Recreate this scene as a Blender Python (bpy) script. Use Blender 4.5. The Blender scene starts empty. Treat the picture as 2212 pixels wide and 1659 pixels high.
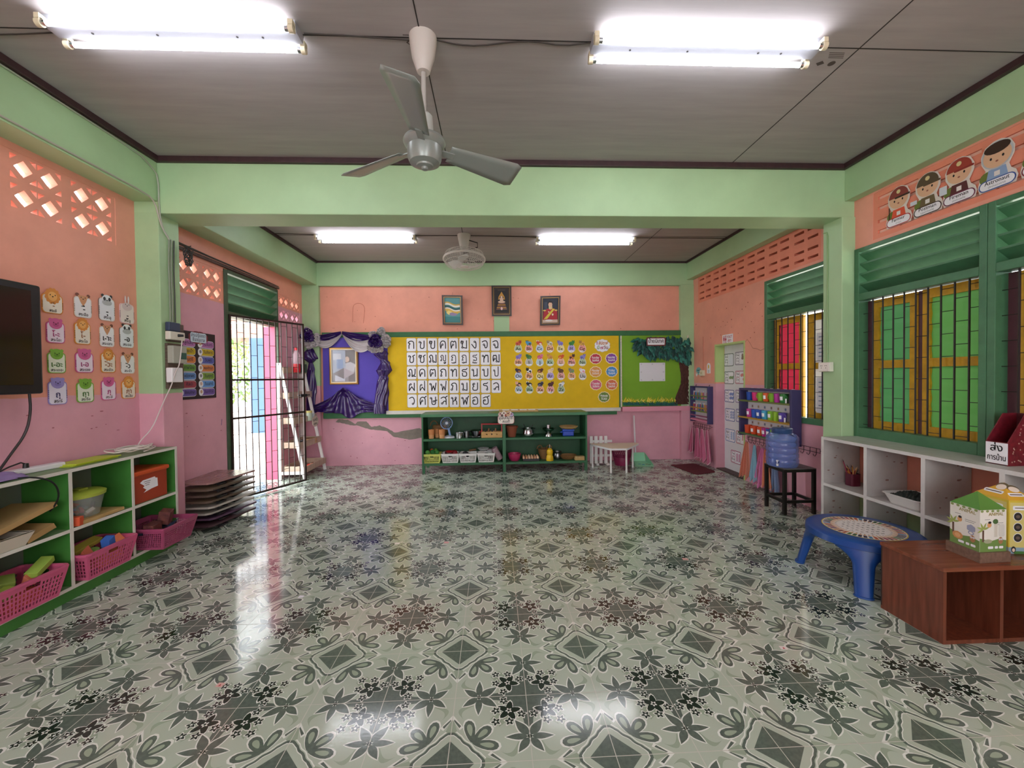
import bpy, math, random
from math import sin, cos, pi, radians
from mathutils import Vector, Matrix
from mathutils.geometry import tessellate_polygon

SC = bpy.context.scene
COL = SC.collection
V = Vector

# ---------------------------------------------------------------- camera
FPX, CX, CY = 889.88, 1106.0, 829.5
YAW, PITCH, ROLL = .0435, -.0172, -.0112
CAM = V((.180, -2.0315, 1.3595))
_f = V((sin(YAW) * cos(PITCH), cos(YAW) * cos(PITCH), sin(PITCH)))
_r0 = V((cos(YAW), -sin(YAW), 0))
_u0 = _r0.cross(_f)
_r = _r0 * cos(ROLL) + _u0 * sin(ROLL)
_u = _u0 * cos(ROLL) - _r0 * sin(ROLL)
cd = bpy.data.cameras.new('camera')
cd.sensor_fit = 'HORIZONTAL'
cd.sensor_width = 36
cd.lens = FPX / 2212 * 36
cd.clip_start = .05
cam = bpy.data.objects.new('camera', cd)
COL.objects.link(cam)
M4 = Matrix((_r, _u, -_f)).transposed().to_4x4()
M4.translation = CAM
cam.matrix_world = M4
SC.camera = cam

# ---------------------------------------------------------------- world, sun, exposure
SC.view_settings.view_transform = 'Standard'
SC.view_settings.look = 'None'
SC.view_settings.gamma = 1
SC.view_settings.use_curve_mapping = False
SC.view_settings.exposure = EXPOSURE = 0.8
TUBE = 17.0          # glow of the fluorescent tubes
w = bpy.data.worlds.new('sky')
SC.world = w
w.use_nodes = True
bg = w.node_tree.nodes['Background']
bg.inputs[0].default_value = (.93, .97, 1, 1)
bg.inputs[1].default_value = 4.6
sd = bpy.data.lights.new('sun', 'SUN')
sd.energy = 9
sd.angle = .01
sd.color = (1, .95, .86)
sun = bpy.data.objects.new('sun', sd)
COL.objects.link(sun)
sun.rotation_euler = V((-.2, .16, -.95)).to_track_quat('-Z', 'Y').to_euler()


# ---------------------------------------------------------------- where a point of the photo lies on a known plane
def ray(x, y):
    return _r * ((x - CX) / FPX) - _u * ((y - CY) / FPX) + _f


def PX(x, y, X):
    d = ray(x, y)
    return CAM + d * ((X - CAM.x) / d.x)


def PY(x, y, Y):
    d = ray(x, y)
    return CAM + d * ((Y - CAM.y) / d.y)


def PZ(x, y, Z):
    d = ray(x, y)
    return CAM + d * ((Z - CAM.z) / d.z)


# ---------------------------------------------------------------- materials
def lin(c):
    return c / 12.92 if c <= .04045 else ((c + .055) / 1.055) ** 2.4


def rgb(h):
    if isinstance(h, str):
        h = h.lstrip('#')
        h = [int(h[i:i + 2], 16) for i in (0, 2, 4)]
    return tuple(lin(v / 255) for v in h) + (1,)


MC = {}


def mat(h, rough=.55, metal=0, var=0, scale=6, bump=0, alpha=1, trans=0, emit=0, spec=.5, key=''):
    """plain paint with an optional soft noise in tone and relief"""
    k = (h if isinstance(h, str) else tuple(h), rough, metal, var, scale, bump, alpha, trans, emit, spec, key)
    if k in MC:
        return MC[k]
    m = bpy.data.materials.new('paint_' + str(len(MC)))
    m.use_nodes = True
    nt = m.node_tree
    p = nt.nodes['Principled BSDF']
    c = rgb(h)
    p.inputs['Base Color'].default_value = c
    p.inputs['Roughness'].default_value = rough
    p.inputs['Metallic'].default_value = metal
    p.inputs['Specular IOR Level'].default_value = spec
    if alpha < 1:
        p.inputs['Alpha'].default_value = alpha
    if trans:
        p.inputs['Transmission Weight'].default_value = trans
        p.inputs['IOR'].default_value = 1.2
    if emit:
        p.inputs['Emission Color'].default_value = c
        p.inputs['Emission Strength'].default_value = emit
    if var or bump:
        tc = nt.nodes.new('ShaderNodeNewGeometry')
        n = nt.nodes.new('ShaderNodeTexNoise')
        n.inputs['Scale'].default_value = scale
        n.inputs['Detail'].default_value = 6
        n.inputs['Roughness'].default_value = .62
        nt.links.new(tc.outputs['Position'], n.inputs['Vector'])
        if var:
            r = nt.nodes.new('ShaderNodeMapRange')
            r.inputs[1].default_value = .25
            r.inputs[2].default_value = .75
            r.inputs[3].default_value = 1 - var
            r.inputs[4].default_value = 1 + var
            nt.links.new(n.outputs[0], r.inputs[0])
            mx = nt.nodes.new('ShaderNodeVectorMath')
            mx.operation = 'SCALE'
            mx.inputs[0].default_value = c[:3]
            nt.links.new(r.outputs[0], mx.inputs['Scale'])
            nt.links.new(mx.outputs[0], p.inputs['Base Color'])
        if bump:
            b = nt.nodes.new('ShaderNodeBump')
            b.inputs['Strength'].default_value = bump
            b.inputs['Distance'].default_value = .01
            nt.links.new(n.outputs[0], b.inputs['Height'])
            nt.links.new(b.outputs[0], p.inputs['Normal'])
    MC[k] = m
    return m


def wood(h1, h2, scale=(2, 2, 30), rough=.45, key=''):
    k = ('wood', h1, h2, scale, rough, key)
    if k in MC:
        return MC[k]
    m = bpy.data.materials.new('wood_' + str(len(MC)))
    m.use_nodes = True
    nt = m.node_tree
    p = nt.nodes['Principled BSDF']
    p.inputs['Roughness'].default_value = rough
    g = nt.nodes.new('ShaderNodeNewGeometry')
    mp = nt.nodes.new('ShaderNodeMapping')
    mp.inputs['Scale'].default_value = scale
    n = nt.nodes.new('ShaderNodeTexNoise')
    n.inputs['Scale'].default_value = 3
    n.inputs['Detail'].default_value = 5
    cr = nt.nodes.new('ShaderNodeValToRGB')
    cr.color_ramp.elements[0].position = .3
    cr.color_ramp.elements[0].color = rgb(h1)
    cr.color_ramp.elements[1].position = .7
    cr.color_ramp.elements[1].color = rgb(h2)
    nt.links.new(g.outputs['Position'], mp.inputs['Vector'])
    nt.links.new(mp.outputs[0], n.inputs['Vector'])
    nt.links.new(n.outputs[0], cr.inputs[0])
    nt.links.new(cr.outputs[0], p.inputs['Base Color'])
    MC[k] = m
    return m


def wallpaint(lo, hi, h, key=''):
    """two coats of wall paint that meet in a slightly uneven line at height h"""
    k = ('wall', lo, hi, h, key)
    if k in MC:
        return MC[k]
    m = bpy.data.materials.new('wall_paint_' + str(len(MC)))
    m.use_nodes = True
    nt = m.node_tree
    L = nt.links.new
    p = nt.nodes['Principled BSDF']
    p.inputs['Roughness'].default_value = .5
    p.inputs['Specular IOR Level'].default_value = .35
    g = nt.nodes.new('ShaderNodeNewGeometry')
    s = nt.nodes.new('ShaderNodeSeparateXYZ')
    L(g.outputs['Position'], s.inputs[0])
    n = nt.nodes.new('ShaderNodeTexNoise')
    n.inputs['Scale'].default_value = 9
    n.inputs['Detail'].default_value = 5
    L(g.outputs['Position'], n.inputs['Vector'])
    ad = nt.nodes.new('ShaderNodeMath')
    ad.operation = 'MULTIPLY_ADD'
    ad.inputs[1].default_value = .022
    L(n.outputs[0], ad.inputs[0])
    L(s.outputs['Z'], ad.inputs[2])
    gt = nt.nodes.new('ShaderNodeMath')
    gt.operation = 'GREATER_THAN'
    gt.inputs[1].default_value = h + .011
    L(ad.outputs[0], gt.inputs[0])
    mx = nt.nodes.new('ShaderNodeMix')
    mx.data_type = 'RGBA'
    L(gt.outputs[0], mx.inputs[0])
    mx.inputs[6].default_value = rgb(lo)
    mx.inputs[7].default_value = rgb(hi)
    n2 = nt.nodes.new('ShaderNodeTexNoise')
    n2.inputs['Scale'].default_value = 2.3
    n2.inputs['Detail'].default_value = 8
    n2.inputs['Roughness'].default_value = .65
    L(g.outputs['Position'], n2.inputs['Vector'])
    r = nt.nodes.new('ShaderNodeMapRange')
    r.inputs[1].default_value = .3
    r.inputs[2].default_value = .7
    r.inputs[3].default_value = .9
    r.inputs[4].default_value = 1.07
    L(n2.outputs[0], r.inputs[0])
    sc = nt.nodes.new('ShaderNodeVectorMath')
    sc.operation = 'SCALE'
    L(mx.outputs[2], sc.inputs[0])
    L(r.outputs[0], sc.inputs['Scale'])
    L(sc.outputs[0], p.inputs['Base Color'])
    b = nt.nodes.new('ShaderNodeBump')
    b.inputs['Strength'].default_value = .25
    b.inputs['Distance'].default_value = .006
    L(n.outputs[0], b.inputs['Height'])
    L(b.outputs[0], p.inputs['Normal'])
    MC[k] = m
    return m


SALMON, PINK, GREEN, DKGREEN = 'eaa28c', 'dfa5b3', 'a9c99a', '2f6b42'
WHITE = mat('e6e6ea', .5)
PAPER = mat('eeeef2', .6)
BLACK = mat('141416', .45)
INK = mat('101014', .7)
STEEL = mat('b9bcc0', .22, 1)
TGREEN = mat('457553', .42, var=.16, scale=14, bump=.15)

# ---------------------------------------------------------------- mesh builder
ORG = {}


def tag(o, label=None, cat=None, group=None, kind=None):
    if label: o['label'] = label
    if cat: o['category'] = cat
    if group: o['group'] = group
    if kind: o['kind'] = kind
    return o


def thing(name, label, cat, loc, group=None, kind=None):
    o = bpy.data.objects.new(name, None)
    o.empty_display_size = .05
    COL.objects.link(o)
    o.location = loc
    ORG[o.name] = V(loc)
    return tag(o, label, cat, group, kind)


def dup(root, delta=None, label=None, group=None, loc=None, rotz=None):
    r = root.copy()
    COL.objects.link(r)
    if delta is not None: r.location = root.location + V(delta)
    if loc is not None: r.location = loc
    if rotz is not None: r.rotation_euler = (0, 0, rotz)
    ORG[r.name] = V(r.location)
    if label: r['label'] = label
    if group: r['group'] = group
    for ch in list(root.children):
        c = ch.copy()
        COL.objects.link(c)
        c.parent = r
        for g in list(ch.children):
            d = g.copy()
            COL.objects.link(d)
            d.parent = c
    return r


class B:
    def __init__(s):
        s.v, s.f, s.m = [], [], []

    def add(s, vs, fs, m):
        o = len(s.v)
        s.v += [tuple(p) for p in vs]
        s.f += [tuple(i + o for i in f) for f in fs]
        s.m += [m] * len(fs)
        return s

    def poly(s, pts, m):
        return s.add(pts, [tuple(range(len(pts)))], m)

    def box(s, x0, x1, y0, y1, z0, z1, m):
        x0, x1 = min(x0, x1), max(x0, x1)
        y0, y1 = min(y0, y1), max(y0, y1)
        z0, z1 = min(z0, z1), max(z0, z1)
        return s.obox((x0, y0, z0), (x1 - x0, 0, 0), (0, y1 - y0, 0), (0, 0, z1 - z0), m)

    def obox(s, o, a, b, c, m):
        o, a, b, c = V(o), V(a), V(b), V(c)
        if a.cross(b).dot(c) < 0: a, b = b, a
        P = [o, o + a, o + a + b, o + b, o + c, o + a + c, o + a + b + c, o + b + c]
        return s.add(P, [(3, 2, 1, 0), (4, 5, 6, 7), (0, 1, 5, 4), (1, 2, 6, 5), (2, 3, 7, 6), (3, 0, 4, 7)], m)

    def bar(s, a, b, w, h, m, up=(0, 0, 1)):
        a, b = V(a), V(b)
        d = (b - a)
        x = d.cross(V(up)).normalized() * w
        y = x.cross(d).normalized() * h
        return s.obox(a - x / 2 - y / 2, d, x, y, m)

    def prism(s, pts, vec, m, ms=None):
        n = len(pts)
        P = [V(p) for p in pts]
        vec = V(vec)
        nn = V((0, 0, 0))
        for i in range(n):
            nn += (P[i] - P[0]).cross(P[(i + 1) % n] - P[0])
        if nn.dot(vec) < 0: P.reverse()
        Q = [p + vec for p in P]
        s.add(P + Q, [tuple(range(n - 1, -1, -1)), tuple(range(n, 2 * n))], m)
        s.add(P + Q, [(i, (i + 1) % n, n + (i + 1) % n, n + i) for i in range(n)], ms or m)
        return s

    def plate(s, outer, holes, vec, m, mh=None):
        """flat plate with holes: 3-D loops in one plane, thickness vec"""
        vec = V(vec)
        loops = [[V(p) for p in L] for L in [outer] + list(holes)]
        flat = [p for L in loops for p in L]
        tri = tessellate_polygon(loops)
        n = len(flat)
        F, Bk = [], []
        for t in tri:
            a, b, c = (flat[i] for i in t)
            if (b - a).cross(c - a).dot(vec) < 0: t = (t[0], t[2], t[1])
            F.append(tuple(i + n for i in t))
            Bk.append((t[0], t[2], t[1]))
        s.add(flat + [p + vec for p in flat], F + Bk, m)
        for k, L in enumerate(loops):
            c = len(L)
            ar = V((0, 0, 0))
            for i in range(c):
                ar += (L[i] - L[0]).cross(L[(i + 1) % c] - L[0])
            ok = (ar.dot(vec) > 0) == (k == 0)
            P = L + [p + vec for p in L]
            fs = [(i, (i + 1) % c, c + (i + 1) % c, c + i) for i in range(c)]
            if not ok: fs = [tuple(reversed(f)) for f in fs]
            s.add(P, fs, (mh or m) if k else m)
        return s

    def ring(s, c, x, y, r, n):
        return [c + x * (r * cos(2 * pi * i / n)) + y * (r * sin(2 * pi * i / n)) for i in range(n)]

    def cyl(s, a, b, ra, rb=None, m=None, n=14, caps=True):
        a, b = V(a), V(b)
        rb = ra if rb is None else rb
        d = (b - a).normalized()
        x = d.orthogonal().normalized()
        y = d.cross(x)
        P = s.ring(a, x, y, ra, n) + s.ring(b, x, y, rb, n)
        fs = [(i, (i + 1) % n, n + (i + 1) % n, n + i) for i in range(n)]
        if caps: fs += [tuple(range(n - 1, -1, -1)), tuple(range(n, 2 * n))]
        return s.add(P, fs, m)

    def tube(s, path, r, m, n=6, closed=False):
        P = [V(p) for p in path]
        N = len(P)
        vs = []
        x = None
        for i in range(N):
            if closed: d = P[(i + 1) % N] - P[i - 1]
            else: d = P[min(i + 1, N - 1)] - P[max(i - 1, 0)]
            d.normalize()
            if x is None: x = d.orthogonal().normalized()
            else:
                x = x - d * x.dot(d)
                x = x.normalized() if x.length > 1e-6 else d.orthogonal().normalized()
            vs += s.ring(P[i], x, d.cross(x), r if not callable(r) else r(i / (N - 1)), n)
        fs = []
        for i in range(N if closed else N - 1):
            a, b = i * n, ((i + 1) % N) * n
            fs += [(a + j, a + (j + 1) % n, b + (j + 1) % n, b + j) for j in range(n)]
        if not closed:
            fs += [tuple(range(n - 1, -1, -1)), tuple(range((N - 1) * n, N * n))]
        return s.add(vs, fs, m)

    def lathe(s, c, prof, m, n=24, sx=1, sy=1, ax=None):
        c = V(c)
        X, Y, Z = ax or (V((1, 0, 0)), V((0, 1, 0)), V((0, 0, 1)))
        vs, fs, idx = [], [], []
        for r, z in prof:
            if r <= 1e-6:
                idx.append([len(vs)])
                vs.append(c + Z * z)
            else:
                idx.append(list(range(len(vs), len(vs) + n)))
                vs += [c + X * (r * sx * cos(2 * pi * i / n)) + Y * (r * sy * sin(2 * pi * i / n)) + Z * z for i in range(n)]
        for a, b in zip(idx, idx[1:]):
            for i in range(n):
                j = (i + 1) % n
                if len(a) == 1 and len(b) == 1: continue
                if len(a) == 1: fs.append((a[0], b[j], b[i]))
                elif len(b) == 1: fs.append((a[i], a[j], b[0]))
                else: fs.append((a[i], a[j], b[j], b[i]))
        return s.add(vs, fs, m)

    def ball(s, c, r, m, n=14, k=8):
        rx, ry, rz = (r, r, r) if isinstance(r, (int, float)) else r
        return s.lathe(c, [(sin(pi * i / k), -cos(pi * i / k) * rz) for i in range(k + 1)], m, n, rx, ry)

    def grid(s, fn, nu, nv, m, flip=False):
        vs = [fn(i / nu, j / nv) for j in range(nv + 1) for i in range(nu + 1)]
        fs = []
        for j in range(nv):
            for i in range(nu):
                a = j * (nu + 1) + i
                q = (a, a + 1, a + nu + 2, a + nu + 1)
                fs.append(tuple(reversed(q)) if flip else q)
        return s.add(vs, fs, m)

    def build(s, name, parent=None, smooth=40, bevel=0, org=None):
        me = bpy.data.meshes.new(name)
        xs = list(zip(*s.v))
        if parent is not None: o0 = ORG[parent.name]
        elif org is not None: o0 = V(org)
        else: o0 = V(((min(xs[0]) + max(xs[0])) / 2, (min(xs[1]) + max(xs[1])) / 2, min(xs[2])))
        me.from_pydata([(p[0] - o0.x, p[1] - o0.y, p[2] - o0.z) for p in s.v], [], s.f)
        ms, ix = [], {}
        for m in s.m:
            if m.name not in ix:
                ix[m.name] = len(ms)
                ms.append(m)
        for m in ms: me.materials.append(m)
        me.polygons.foreach_set('material_index', [ix[m.name] for m in s.m])
        if smooth:
            me.polygons.foreach_set('use_smooth', [True] * len(s.f))
            me.set_sharp_from_angle(angle=radians(smooth))
        me.update()
        o = bpy.data.objects.new(name, me)
        COL.objects.link(o)
        if parent is not None:
            o.parent = parent
            ORG[o.name] = o0
        else:
            o.location = o0
            ORG[o.name] = o0
        if bevel:
            b = o.modifiers.new('bevel', 'BEVEL')
            b.width = bevel
            b.segments = 2
            b.limit_method = 'ANGLE'
            b.angle_limit = radians(50)
        return o


# ---------------------------------------------------------------- writing and flat pictures
TX = {}


def glyphs(s, bold=.012, res=3):
    k = (s, bold, res)
    if k in TX: return TX[k]
    c = bpy.data.curves.new('txt', 'FONT')
    c.body = s
    c.size = 1
    c.offset = bold
    c.resolution_u = res
    c.align_x = 'CENTER'
    o = bpy.data.objects.new('txt', c)
    COL.objects.link(o)
    dg = bpy.context.evaluated_depsgraph_get()
    me = bpy.data.meshes.new_from_object(o.evaluated_get(dg))
    vs = [(v.co.x, v.co.y) for v in me.vertices]
    fs = [tuple(p.vertices) for p in me.polygons]
    bpy.data.objects.remove(o)
    bpy.data.curves.remove(c)
    bpy.data.meshes.remove(me)
    TX[k] = (vs, fs)
    return TX[k]


class Art:
    """flat shapes laid on a sheet: origin o, right u, up v, out n; layers stand .4 mm apart"""

    def __init__(s, o, u, v=(0, 0, 1), b=None):
        s.o, s.u, s.v = V(o), V(u).normalized(), V(v).normalized()
        s.n = s.u.cross(s.v).normalized()
        s.b = b or B()
        s.base = 0

    def P(s, x, y, d=0):
        return s.o + s.u * x + s.v * y + s.n * d

    def sheet(s, pts, t, m, ms=None):
        s.b.prism([s.P(x, y) for x, y in pts], s.n * t, m, ms)
        s.base = t
        return s

    def poly(s, pts, m, L=1):
        ar = sum(pts[i - 1][0] * pts[i][1] - pts[i][0] * pts[i - 1][1] for i in range(len(pts)))
        if ar < 0: pts = list(reversed(pts))
        s.c = (getattr(s, 'c', 0) + 1) % 60
        s.b.poly([s.P(x, y, s.base + L * .0004 + s.c * 3e-6) for x, y in pts], m)
        return s

    def rect(s, x, y, w, h, m, L=1, r=0):
        return s.poly(rr(x, y, w, h, r), m, L)

    def el(s, x, y, rx, ry, m, L=1, n=18, a0=0, a1=2 * pi):
        return s.poly([(x + rx * cos(a0 + (a1 - a0) * i / n), y + ry * sin(a0 + (a1 - a0) * i / n)) for i in range(n + (a1 - a0 < 6.2))], m, L)

    def text(s, t, x, y, h, m, L=2, w=None, bold=.012, res=3):
        """centred at x, letters of em size h standing on base line y"""
        vs, fs = glyphs(t, 0, res)
        k = h
        if w and vs:
            wd = max(p[0] for p in vs) - min(p[0] for p in vs)
            if wd * h > w: k = w / wd
        mid = (max(p[0] for p in vs) + min(p[0] for p in vs)) / 2
        for i, (dx, dy) in enumerate(((-1, -.6), (1, -.6), (-1, .6), (1, .6)) if bold > .008 else ((0, 0),)):
            P = [s.P(x + (a - mid) * k + dx * bold * h * .9, y + b * h + dy * bold * h * .9, s.base + L * .0004 + i * .00005) for a, b in vs]
            s.b.add(P, fs, m)
        return s

    def stroke(s, pts, w, m, L=2):
        """round-ended pen stroke"""
        for i, (x, y) in enumerate(pts):
            s.el(x, y, w / 2, w / 2, m, L, 8)
            if i:
                px, py = pts[i - 1]
                d = math.hypot(x - px, y - py)
                if d > 1e-5:
                    nx, ny = -(y - py) / d * w / 2, (x - px) / d * w / 2
                    s.poly([(px + nx, py + ny), (px - nx, py - ny), (x - nx, y - ny), (x + nx, y + ny)], m, L)
        return s


def chaikin(P, n=2):
    for _ in range(n):
        Q = [P[0]]
        for (ax, ay), (bx, by) in zip(P, P[1:]): Q += [(ax * .75 + bx * .25, ay * .75 + by * .25), (ax * .25 + bx * .75, ay * .25 + by * .75)]
        P = Q + [P[-1]]
    R = [P[0]]
    for p in P[1:]:
        if math.hypot(p[0] - R[-1][0], p[1] - R[-1][1]) > 1e-4: R.append(p)
    return R


def rr(x, y, w, h, r=0, n=4):
    """rectangle centred at x, y with round corners"""
    if r <= 0: return [(x - w / 2, y - h / 2), (x + w / 2, y - h / 2), (x + w / 2, y + h / 2), (x - w / 2, y + h / 2)]
    P = []
    for cx, cy, a in ((1, -1, -pi / 2), (1, 1, 0), (-1, 1, pi / 2), (-1, -1, pi)):
        for i in range(n + 1):
            t = a + pi / 2 * i / n
            P.append((x + cx * (w / 2 - r) + r * cos(t), y + cy * (h / 2 - r) + r * sin(t)))
    return P


def scallop(x, y, rx, ry, n=12, amp=.08, k=6):
    N = n * k
    return [(x + rx * (1 + amp * abs(sin(n * pi * i / N))) * cos(2 * pi * i / N), y + ry * (1 + amp * abs(sin(n * pi * i / N))) * sin(2 * pi * i / N)) for i in range(N)]


RIGHTU, LEFTU, BACKU = (0, -1, 0), (0, 1, 0), (1, 0, 0)
XL, XR, YB = -2.75, 3.38, 4.5
ZC, ZC2 = 3.19, 3.165
random.seed(5)
# ================================================================ THE SETTING
def struct(o, label=None, kind='structure'):
    return tag(o, label, kind=kind)


# ---------------------------------------------------------------- floor: printed ceramic tiles, 30 cm, a motif every two tiles
def tile_mat(h, var=.06, scale=5, fine=0):
    k = ('tile', h, var, scale, fine)
    if k in MC: return MC[k]
    m = mat(h, .10, var=var, scale=scale, key='tile')
    p = m.node_tree.nodes['Principled BSDF']
    p.inputs['Specular IOR Level'].default_value = .5
    nt = m.node_tree
    g = nt.nodes.new('ShaderNodeNewGeometry')
    n = nt.nodes.new('ShaderNodeTexNoise')
    n.inputs['Scale'].default_value = 90
    n.inputs['Detail'].default_value = 3
    nt.links.new(g.outputs['Position'], n.inputs['Vector'])
    b = nt.nodes.new('ShaderNodeBump')
    b.inputs['Strength'].default_value = .035
    b.inputs['Distance'].default_value = .004
    nt.links.new(n.outputs[0], b.inputs['Height'])
    nt.links.new(b.outputs[0], p.inputs['Normal'])
    MC[k] = m
    return m


T0, TS, TM, TD, TW, TG = (tile_mat(h, v, s) for h, v, s in (
    ('b6c3b2', .05, 2.5), ('9dac97', .05, 8), ('5f6c63', .22, 60), ('28352c', .15, 50), ('e6ebe3', .02, 5), ('cdcec3', .1, 9)))


def leafp(x, y, a, L, wd, k=7):
    """pointed leaf from x, y"""
    c, s_ = cos(a), sin(a)
    P = []
    for sg in (1, -1):
        for i in range(k):
            t = i / k if sg > 0 else 1 - i / k
            q = sg * wd * sin(pi * t ** .8) * (1 - .25 * t)
            P.append((x + c * L * t - s_ * q, y + s_ * L * t + c * q))
    return P


def dropp(x, y, a, L, wd, k=14):
    """round-ended loop from x, y"""
    c, s_ = cos(a), sin(a)
    P = []
    for i in range(k):
        t = 2 * pi * i / k
        l = L * (1 - cos(t)) / 2
        q = wd * sin(t) * (.45 + .55 * (1 - cos(t)) / 2)
        P.append((x + c * l - s_ * q, y + s_ * l + c * q))
    return P


def starp(x, y, r, a0, k=5):
    P = []
    for i in range(k):
        a = a0 + 2 * pi * i / k
        for da, f in ((-.46, .62), (-.2, .9), (0, 1.06), (.2, .9), (.46, .62), (.628, .46)):
            P.append((x + r * f * cos(a + da), y + r * f * sin(a + da)))
    return P


def curlp(x, y, a, s_, mir):
    P, Q = [], []
    for i in range(9):
        t = i / 8
        px, py = s_ * (.02 + .2 * t), s_ * (.1 * sin(pi * t * .9))
        h = .028 * s_ * sin(pi * min(1, .15 + t * .9))
        P.append((px, py + h))
        Q.append((px, py - h))
    R = []
    for px, py in P + Q[::-1]:
        py *= mir
        R.append((x + cos(a) * px - sin(a) * py, y + sin(a) * px + cos(a) * py))
    return R


def poly_off(P, g):
    cx = sum(p[0] for p in P) / len(P)
    cy = sum(p[1] for p in P) / len(P)
    out = []
    n = len(P)
    ar = sum(P[i - 1][0] * P[i][1] - P[i][0] * P[i - 1][1] for i in range(n))
    sg = 1 if ar > 0 else -1
    for i in range(n):
        (ax, ay), (bx, by) = P[i - 1], P[(i + 1) % n]
        dx, dy = bx - ax, by - ay
        l = math.hypot(dx, dy) or 1
        out.append((P[i][0] + sg * dy / l * g, P[i][1] - sg * dx / l * g))
    return out


def motif():
    S = []

    def put(P, m, L): S.append((P, m, L))

    def rot4(P):
        for k in range(4):
            c, s_ = (1, 0, -1, 0)[k], (0, 1, 0, -1)[k]
            yield [(x * c - y * s_, x * s_ + y * c) for x, y in P]

    # diamond motif round 0,0
    def fr(f):
        P = []
        for i in range(72):
            t = 2 * pi * i / 72
            c, s_ = abs(cos(t)), abs(sin(t))
            r = min(.488 / (c + s_), .44 / max(c, s_)) * (1 - .022 * cos(12 * t) * (1 if abs(c - s_) < .7 else 0))
            P.append((r * f * cos(t), r * f * sin(t)))
        return P

    for f, m, L in ((1.075, TW, 1), (1.035, T0, 2), (1.0, TM, 3), (.915, TW, 4), (.885, T0, 5)): put(fr(f), m, L)
    put([(.315, 0), (0, .315), (-.315, 0), (0, -.315)], TM, 6)
    for k in range(4):
        a = k * pi / 2
        put([(cos(a + d) * r, sin(a + d) * r) for r, d in ((.46, .16), (.68, 0), (.46, -.16), (.44, -.1), (.44, .1))], TS, 2)
        for sg in (1, -1):
            c, s_ = cos(a), sin(a)
            Pb = [(.685, 0), (.66, 0), (.50, .105 * sg), (.52, .125 * sg)]
            put([(x * c - y * s_, x * s_ + y * c) for x, y in ([(.71, 0), (.64, 0), (.47, .105 * sg), (.51, .15 * sg)])], TW, 3)
            put([(x * c - y * s_, x * s_ + y * c) for x, y in ([(.64, .022 * sg), (.615, .02 * sg), (.50, .098 * sg), (.53, .12 * sg)])], TM, 4)
        nx, ny = .275 * (cos(a) - sin(a)), .275 * (sin(a) + cos(a))
        for da, L, wd in ((0, .32, .098), (.98, .34, .092), (-.98, .34, .092)):
            b = a + pi / 4 + da
            put(dropp(nx, ny, b, L + .03, wd + .018), TW, 7)
            put(dropp(nx, ny, b, L, wd), TM, 8)
            put(dropp(nx + .1 * cos(b), ny + .1 * sin(b), b, L - .16, wd * .5), TS, 9)
    # flower motif round 1,1
    F = []
    arm = []
    for k in range(4):
        c, s_ = (1, 0, -1, 0)[k], (0, 1, 0, -1)[k]
        arm += [(x * c - y * s_, x * s_ + y * c) for x, y in ((.62, -.035), (.62, .035), (.38, .07), (.26, .16), (.16, .26), (.07, .38))]
    put([(x + 1, y + 1) for x, y in arm], TM, 1)
    for k in range(4):
        a = k * pi / 2
        lx, ly = 1 + .665 * cos(a), 1 + .665 * sin(a)
        for da, L, wd in ((.62, .25, .058), (-.62, .25, .058), (pi / 2, .29, .052), (-pi / 2, .29, .052), (pi - .62, .29, .068), (pi + .62, .29, .068)):
            P = leafp(lx + .02 * cos(a + da), ly + .02 * sin(a + da), a + da, L, wd)
            put(poly_off(P, .016), TW, 2)
            put(P, TM, 3)
        put([(lx + .035 * cos(a + t), ly + .035 * sin(a + t)) for t in (0, pi / 2, pi, 3 * pi / 2)], TD, 4)
        for sg in (1, -1):
            P = curlp(lx + .07 * cos(a) - .12 * sg * sin(a), ly + .07 * sin(a) + .12 * sg * cos(a), a + sg * 1.25, 1.25, -sg)
            put(P, TS, 1)
        d = a + pi / 4
        fx, fy = 1 + .36 * cos(d), 1 + .36 * sin(d)
        for da, r in ((.9, .17), (-.9, .17), (.3, .23), (-.3, .23)):
            put(leafp(fx + .06 * cos(d + da), fy + .06 * sin(d + da), d + da, r, .05), TS, 2)
        put(starp(fx, fy, .178, d), TW, 5)
        put(starp(fx, fy, .156, d), TD, 6)
        put(starp(fx, fy, .045, d + .6), TW, 7)
        put([(fx + .02 * cos(t), fy + .02 * sin(t)) for t in (0, 1.26, 2.5, 3.77, 5)], TD, 8)
        for ux, uy in ((.43, .43), (.25, .43), (.43, .25), (.085, .32), (.32, .085), (.40, .10), (.10, .42)):
            if (ux, uy) in ((.40, .10), (.10, .42)): continue
            c, s_ = cos(a), sin(a)
            x, y = 1 + ux * c - uy * s_, 1 + ux * s_ + uy * c
            t0 = a + ux * 9
            put(starp(x, y, .078, t0), TW, 7)
            put(starp(x, y, .060, t0), TD, 8)
            put(starp(x, y, .02, t0), TW, 9)
    return S


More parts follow.
